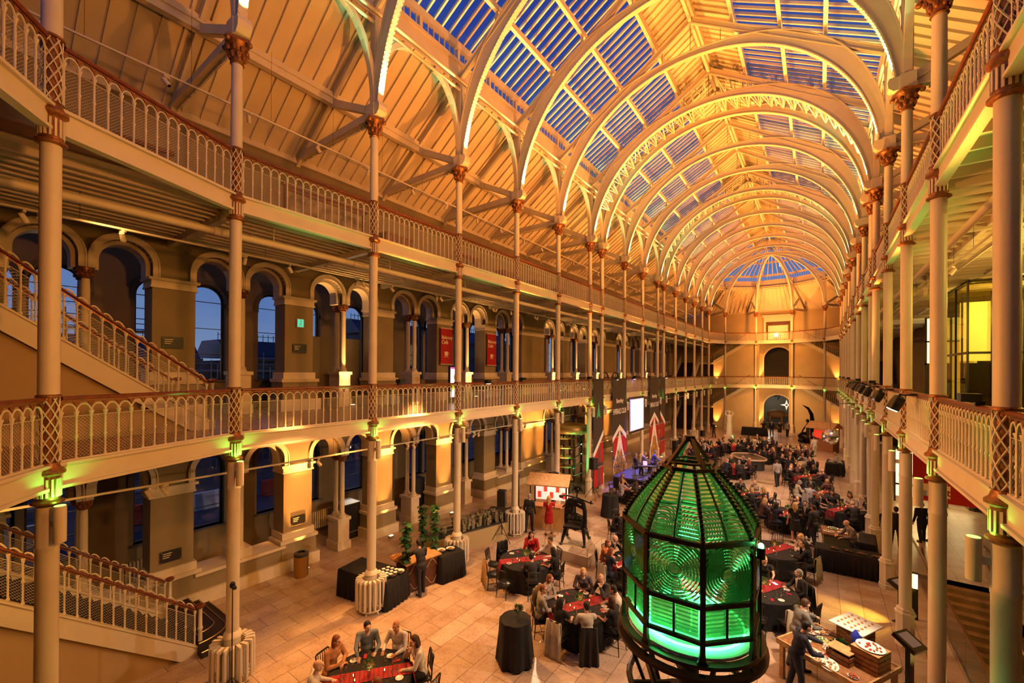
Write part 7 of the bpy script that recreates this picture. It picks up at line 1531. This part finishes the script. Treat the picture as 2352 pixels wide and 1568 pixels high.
P_ = [  # table, dx, dy, figure, skin, hair, top, bottom, label
 ('T1', -.95, .62, 'm1', 'l', 'bk', BU, BK, 'man in pale blue-grey shirt reaching across the table closest to the camera'), ('T1', -.35, 1.12, 'm3', 'o', 'bk', WH, NV, 'bald bearded man in white shirt facing the camera at the table closest to the camera'), ('T1', .55, .95, 'f1', 'l', 'br', (.70, .64, .50), BK, 'long-haired woman in cream knit turned sideways at the table closest to the camera'),
 ('T1', -1.12, -.25, 'f3', 'p', 'rd', (.45, .20, .08), BK, 'auburn-haired woman resting chin on hands at the table closest to the camera'), ('T1', -.55, -1.02, 'm3', 'l', 'bk', WH, BK, 'bald man in white shirt seen from behind at the table closest to the camera'), ('T1', .98, -.52, 'f4', 'p', 'rd', RD, BK, 'red-haired woman in red at the lower edge of the table closest to the camera'),
 ('T2', -.42, 1.12, 'f3', 'l', 'bl', (.10, .08, .10), BK, 'curly blonde woman in dark shawl facing the camera at the crowded table'), ('T2', .35, 1.15, 'm4', 'p', 'bk', (.04, .04, .045), BK, 'bald bearded man in dark jacket at the far side of the crowded table'), ('T2', 1.05, .55, 'm2', 'o', 'bk', WH, BK, 'dark-haired man in white jacket leaning on the crowded table'),
 ('T2', 1.18, -.15, 'f2', 'p', 'br', BK, BK, 'dark-haired woman with bare shoulders in black at the crowded table'), ('T2', .70, -.95, 'm1', 'p', 'bk', (.55, .48, .40), BK, 'man in pale shirt seen from behind at the crowded table'), ('T2', -.05, -1.18, 'f2', 'l', 'bk', BK, BK, 'long dark-haired woman in black top seen from behind at the crowded table'),
 ('T2', -.85, -.80, 'm5', 'p', 'rd', (.28, .25, .21), BK, 'man in grey suit seen from the side at the crowded table'), ('T2', -1.15, -.10, 'f3', 'l', 'rd', (.30, .26, .22), BK, 'woman in black-and-white patterned top at the crowded table'),
 ('T3', -.45, 1.08, 'f1', 'p', 'bk', RD, BK, 'dark-haired woman in bright red at the table beside the press plinth'), ('T3', .55, 1.02, 'm1', 'o', 'bk', WH, BK, 'man in white tunic with red scarf at the table beside the press plinth'), ('T3', 1.18, .2, 'f2', 'p', 'bk', BK, BK, 'long-haired woman in black turned inward at the table beside the plinth'), ('T3', .82, -.82, 'm2', 'p', 'bk', (.03, .03, .035), BK, 'man in dark suit seen from behind at the table beside the plinth'),
 ('T4', -.95, .3, 'm4', 'l', 'bk', BK, BK, 'bald man in dark suit at the table half hidden by the lens'), ('T4', -1.1, -.35, 'f3', 'p', 'rd', (.4, .12, .04), BK, 'woman in orange-brown at the table half hidden by the lens'), ('T4', -.6, -.98, 'f2', 'l', 'rd', NV, NV, 'woman in backless navy dress seen from behind near the lens'),
 ('T4b', -.85, -.7, 'f1', 'p', 'bk', BK, BK, 'long dark-haired woman in black at the table behind the press'), ('T4b', -.35, -1.05, 'm2', 'p', 'bk', BK, BK, 'man in dark suit with his back to us at the table behind the press'),
 ('T5', -.05, 1.05, 'f4', 'l', 'bl', BK, BK, 'long-haired blonde woman in black dress beyond the lens'), ('T5', .95, .62, 'm5', 'l', 'gy', (.02, .02, .03), BK, 'grey-haired man with glasses in dark suit reading a phone'), ('T5', -.5, -.95, 'f2', 'p', 'bk', RD, BK, 'woman in red half hidden behind the lens'),
 ('T6', -.75, -.85, 'm2', 'l', 'gy', (.01, .03, .035), BK, 'broad man in dark green suit seen from behind beyond the lens'), ('T6', .8, .5, 'f3', 'l', 'bl', (.5, .4, .3), BK, 'blonde woman in pale top at the second table beyond the lens'), ('T6', 1.05, -.3, 'f1', 'p', 'bk', BK, BK, 'long dark-haired woman in black at the second table beyond the lens')]
rnd = random.Random(21)
TXY = {n: (x, y) for n, x, y in TABLES}
# seats at the farther tables
AD = ['dark-suited man', 'man in black', 'woman in black', 'woman in dark dress', 'bald man in dark suit', 'fair-haired woman', 'man in pale shirt', 'woman in light top']
for nm in ('T10', 'T11', 'T7', 'T8', 'T9', 'T12', 'T13', 'T14', 'T15', 'T16', 'T17', 'T18', 'T19', 'T20'):
    n = 8; 
    for k in range(n):
        if rnd.random() < (.2 if nm not in ('T15', 'T18', 'T20') else .35): continue
        q = 2 * pi * (k + .5) / n; dx, dy = 1.12 * cos(q), 1.12 * sin(q); j = rnd.choice((0, 1, 2, 3, 0, 1, 2, 4, 5, 6, 7)); sp_ = {0: 'm2', 1: 'm5', 2: 'f2', 3: 'f4', 4: 'm4', 5: 'f1', 6: 'm1', 7: 'f3'}[j]
        tc_ = {6: (.45, .42, .48), 7: (.5, .42, .32), 5: (.1, .05, .05)}.get(j, (BK, NV, (.03, .03, .035), (.04, .015, .03))[k % 4])
        P_.append((nm, dx, dy, sp_, rnd.choice('ppllo'), rnd.choice(('bk', 'br', 'gy', 'bl', 'rd')) if j != 5 else 'bl', tc_, BK, '%s at %s of the %s' % (AD[j], clockpos(dx, dy), TDESC[nm])))
occ = {}
for nm, dx, dy, sp_, sk, hr, tp, bt, lab in P_:
    x, y = TXY[nm]; L = hypot(dx, dy); f = 1.12 / L; dx, dy = dx * f, dy * f; rz = atan2(-dy, -dx) - pi / 2
    occ.setdefault(nm, []).append((dx, dy)); person(sp_, x + dx, y + dy, 0, rz, lab, sk, hr, tp, bt, group='seated diners')
    chair(x + dx, y + dy, rz, 'occupied spindle-back chair at %s of the %s' % (clockpos(dx, dy), TDESC[nm]), 'occupied dining chairs')
# empty chairs
for nm, x, y in TABLES:
    n = 10 if nm in ('T1', 'T2', 'T3', 'T4', 'T5', 'T6') else 8
    for k in range(n):
        q = 2 * pi * (k + .5) / n; dx, dy = 1.22 * cos(q), 1.22 * sin(q)
        if any(hypot(dx - a, dy - b) < .56 for a, b in occ.get(nm, [])): continue
        if nm == 'T1' and dx > .6 and dy > -.9 and dy < .4: continue
        chair(x + dx, y + dy, atan2(-dy, -dx) - pi / 2, 'empty spindle-back chair at %s of the %s' % (clockpos(dx, dy), TDESC[nm]), 'empty dining chairs')
for x, y, rz, lab in ((-6.72, 6.22, 1.75, 'empty black spindle-back chair standing apart from the table closest to the camera'), (-6.42, 5.68, 1.5, 'black chair cut by the lower edge beside the table closest to the camera')): chair(x, y, rz, lab, 'empty dining chairs')
# coats over chair backs
def coat(x, y, rz, col, label, long=.6):
    t_ = MB(); n = 9; vs_ = []
    for j in range(8):
        for k in range(n):
            u = (k / (n - 1) - .5) * (.42 + (.03 if j > 4 or j < 2 else 0) * abs(j - 2.5) * (1 + .3 * sin(k * 3.1))); z = (.935 if j in (2, 3) else .90) if 1 <= j <= 4 else .9 - (abs(j - 2.5) - 1.5) * long / 2 * 1.05
            yy = (-.20, -.215, -.235, -.265, -.285, -.30, -.315, -.33)[j]; vs_.append((u, yy + .028 * sin(k * 2.2 + .4 * j) * (1 if j > 4 or j < 2 else .3), z + (.05 * sin(k * 2.3 + j) if j in (0, 7) else .012 * sin(k * 1.7))))
    t_.add(vs_, [(j * n + k, j * n + k + 1, (j + 1) * n + k + 1, (j + 1) * n + k) for j in range(7) for k in range(n - 1)]); o = single('draped_coat', t_, cm(col), label, 'coat', (x, y, 0), rz, 'coats over chair backs', True); s = o.modifiers.new('thick', 'SOLIDIFY'); s.thickness = .012
def coat_at(nm, dx, dy, col, label, long=.6):
    x, y = TXY[nm]; L = hypot(dx, dy); c_ = [o for o in bpy.data.objects if o.name.startswith('spindle_chair') and o.parent is None]; b = min(c_, key=lambda o: hypot(o.location.x - x - dx * 1.15 / L, o.location.y - y - dy * 1.15 / L)); coat(b.location.x, b.location.y, b.rotation_euler.z, col, label, long)
for a in (('T2', -.05, -1.18, (.55, .48, .38), 'cream coat over the chair of the dark-haired woman at the crowded table', .62), ('T2', .70, -.95, BK, 'long black coat over the chair of the man in pale shirt', .9), ('T3', -1.1, .4, BK, 'black coat over the outermost chair of the table beside the plinth', .7), ('T3', -.4, -1.1, (.5, .32, .14), 'tan coat with red scarf over the near chair of the table beside the plinth', .5),
          ('T3', -.9, .9, (.5, .45, .3), 'pale green jacket over a far chair of the table beside the plinth', .4), ('T4', -.6, -.98, (.55, .50, .42), 'cream cardigan over the chair of the woman in navy', .5), ('T5', .95, .62, (.03, .03, .03), 'dark coat over the chair of the man with glasses', .5), ('T5', .5, -1.0, (.62, .55, .42), 'white jacket over an empty chair beyond the lens', .55), ('T6', 1.05, -.3, (.30, .26, .14), 'black and gold patterned jacket over a chair beyond the lens', .5), ('T2', -1.15, .3, (.45, .36, .2), 'beige jacket over a chair at the arcade side of the crowded table', .4), ('T8', -.4, -1.1, (.3, .27, .26), 'grey coat over a chair at the table beside the stair-side columns', .6)): coat_at(*a)
# standing figures
def st(spec, x, y, rz, lab, z=0, **k): return person(spec, x, y, z, rz, lab, **k)
st('s1', -10.55, 9.55, 1.35, 'man in dark suit bending over the carved serving counter', skin='p', hair='bk')
st('s2', -10.72, 16.2, .2, 'bald-headed man in dark suit with his back to us at the wooden kiosk', hair='gy')
st('s3', -9.85, 16.5, .5, 'woman in bright red dress at the wooden kiosk', hair='bl', top=RD)
st('s4', -11.0, 18.6, 3.3, 'server in dark shirt behind the wooden kiosk', top=(.03, .03, .03), skin='o')
st('s4', -9.2, 17.4, 2.6, 'person in dark top and jeans behind the printing press', top=BK, bot=(.02, .03, .08), hair='gy')
st('s2', -2.14, 32.3, .6, 'standing man in grey shirt carrying a dark coat mid hall', top=(.3, .27, .26), hair='br')
st('s3', -.80, 22.15, .3, 'standing blonde woman in short black dress', hair='bl', top=BK)
st('s2', -.12, 22.15, .9, 'standing bald man in dark grey suit beside the blonde woman', hair='br', top=(.035, .035, .04))
st('s2', -.45, 22.75, 3.0, 'standing man in black partly behind the blonde woman', hair='bk')
st('s1', -.40, 11.65, -1.25, 'man in navy suit bending over the timber buffet table', hair='bk', top=NV, bot=NV, skin='l')
st('s1', -.42, 12.75, -1.0, 'person in grey reaching across the far corner of the timber buffet', hair='br', top=(.15, .14, .13), bot=(.1, .1, .1))
st('s5', 1.15, 20.8, 2.0, 'bald chef in white leaning over the lit food counter', top=(.16, .13, .14), skin='l')
st('s5', 1.25, 38.2, 1.6, 'chef in white jacket bent over the middle distance buffet', top=(.6, .55, .5), hair='bk')
st('s4', -.25, 46.1, .5, 'server in white apron near the far food hut', top=(.6, .55, .48), bot=(.5, .45, .4))
for k, (x, y) in enumerate(((-5.2, 57.4), (-4.4, 57.9), (-3.6, 57.6), (-2.9, 58.2))): st('s2' if k % 2 else 's3', x, y, .3 * k + 2.8, '%s person of the group standing before the far doorway' % ORD[k], hair=('bk', 'br', 'bl', 'bk')[k], top=(BK, NV, BK, (.4, .36, .34))[k])
st('s4', 2.65, 24.0, -.4, 'person in black standing among the stair-side columns', top=BK)
st('s2', 3.7, 25.6, .4, 'man in black under the red hoarding', top=BK); st('s4', 4.15, 25.9, 2.2, 'person in brown under the red hoarding', top=(.12, .07, .04)); st('s2', 3.3, 26.3, 1.2, 'woman in long black coat beyond the red hoarding', top=BK, hair='bl')
st('s4', -10.1, 40, 1.4, 'stage technician in black beyond the loudspeakers', top=BK); st('s4', -9.6, 52.4, 2.2, 'person at the far laptop desk', top=BK)
for k, (x, y, rz, sp_, tp, lab) in enumerate(((-9.5, 26.6, -.9, 'm5', (.05, .05, .12), 'seated musician in dark clothes at the front of the stage'), (-9.3, 27.5, -1.2, 'm1', (.25, .25, .5), 'seated grey-haired musician lit violet on the stage'), (-8.9, 28.3, -1.0, 'm2', (.08, .10, .5), 'drummer in blue at the back of the stage'))):
    person(sp_, x, y, .76, rz, lab, hair='gy', top=tp, group='band musicians'); a = MB(); a.lathe([(.18, .40), (.19, .45), (.18, .47)], 16); a.tube([(0, 0, 0), (0, 0, .4)], .02, 6); a.lathe([(.2, 0), (.2, .02)], 12); single('round_stool', a, BLACKM, 'black round stool under the %s musician on stage' % ORD[k], 'stool', (x, y, .76), group='stage stools')
for k, (x, y) in enumerate(((-12.0, 44.5), (-12.1, 45.6), (-12.4, 50.2))): st('s2', x, y, -1.6, '%s distant visitor standing on the upper gallery' % ORD[k], z=F2, top=BK)
a = MB(); a.cbox((0, 0, 0), (.08, .15, .012)); single('phone', a, mat('lit_phone', (.6, .6, .9), .4, emit=1.2, ecol=(.7, .7, 1)), 'lit phone in the hands of the man with glasses', 'phone', (-1.05, 15.2, .93), .8)
# ------------------------------------------------------------------ wall washers and gallery uplights with their fittings
_m = MB(); _m.cbox((0, 0, .06), (.16, .20, .12)); WB = _m.mesh('housing', STEEL); _m = MB(); _m.cbox((0, 0, .122), (.12, .16, .006)); WLN = _m.mesh('lens', mat('amber_lamp_face', (1, .7, .3), .4, emit=12, ecol=(1, .62, .22)))
def washer(x, y, z, tx, ty, tz, e_, spot, label, col=WARM, grp='wall uplights'):
    t_ = thing('wall_uplight', label, 'light fixture', (x, y, z), 0, grp); obj('housing', WB, t_); obj('lens', WLN, t_); lamp('SPOT', (x, y, z + .14), (tx, ty, tz), e_, col, .04, spot, .8)
for k, i in enumerate((2, 3, 4, 6, 7, 9, 10)):
    y = yc(i) + .13 + (.25 if i in (6,) else 0)
    washer(WX + .62, y, 0, WX + .02, y, 3.0, K_WASH * 1.6 * (1 if i < 5 else .6), 36, 'small metal floor lamp washing the %s lit ground-floor pier with amber light' % ORD[k])
    lamp('SPOT', (-13.9, y + .1, 5.3), (WX, y + .05, 3.0), K_WASH * 2.0, WARM, .04, 34, .9)
    lamp('SPOT', (-14.7, y + .1, 3.2), (WX, y + .1, 5.0), K_WASH * .9, WARM, .06, 110, .9)
for k, b in enumerate((2, 4, 7, 8, 9, 11, 13)):
    washer(WX + .55, MID[b], F1, WX - .2, MID[b], F1 + 4.0, K_UP * 1.2, 80, 'small floor lamp lighting the %s bright column pair of the first gallery' % ORD[k], (1, .62, .28), 'gallery uplights')
for b in (2, 4, 7, 8, 9, 11, 13): lamp('SPOT', (WX + .5, MID[b], F1 + .2), (WX - .12, MID[b], F1 + 4.3), K_UP * 9, (1, .46, .12), .03, 44, .8)
for z in (0, F1):
    for k, (x, e_) in enumerate(((-11.2, .9), (-6.5, 1.3), (-2.1, 1.3), (1.9, 1.0))):
        yy = 62.4 if k in (0, 3) else YF - .5
        washer(x, yy, z, x, yy + .45, z + 4, K_WASH * e_ * 2.2, 50, 'floor lamp washing the far end wall on the %s floor, %s from the street side' % ('ground' if z == 0 else 'first', ORD[k]), WARM, 'end wall uplights')
lamp('SPOT', (C, 58.5, F2 + 1.2), (C, 65, F2 + 3), 1900, (1, .30, .045), .2, 130, .9)
lamp('SPOT', (C, 56, 5.3), (C, 65, 2.5), 1800, (1, .5, .16), .2, 100, .9)
for y in (8, 20, 32, 44): lamp('SPOT', (-12.2, y, 5.2), (-13.6, y, 0), 160, (1, .42, .08), .2, 120, .9)
lamp('SPOT', (-12.6, 2.2, 10.9), (-13.5, 4.0, 6), 120, (1, .5, .14), .2, 130, .9); lamp('SPOT', (-11.6, .5, 5.2), (-12.9, 2.0, 1.2), 150, (1, .46, .1), .2, 120, .9)
lamp('SPOT', (C, 55, F1 + 5.0), (C, 65, F1 + 2), 2200, (1, .40, .08), .2, 95, .9)
lamp('POINT', (-4.3, 68, F1 + 3.5), None, 25, (1, .6, .3), .2)
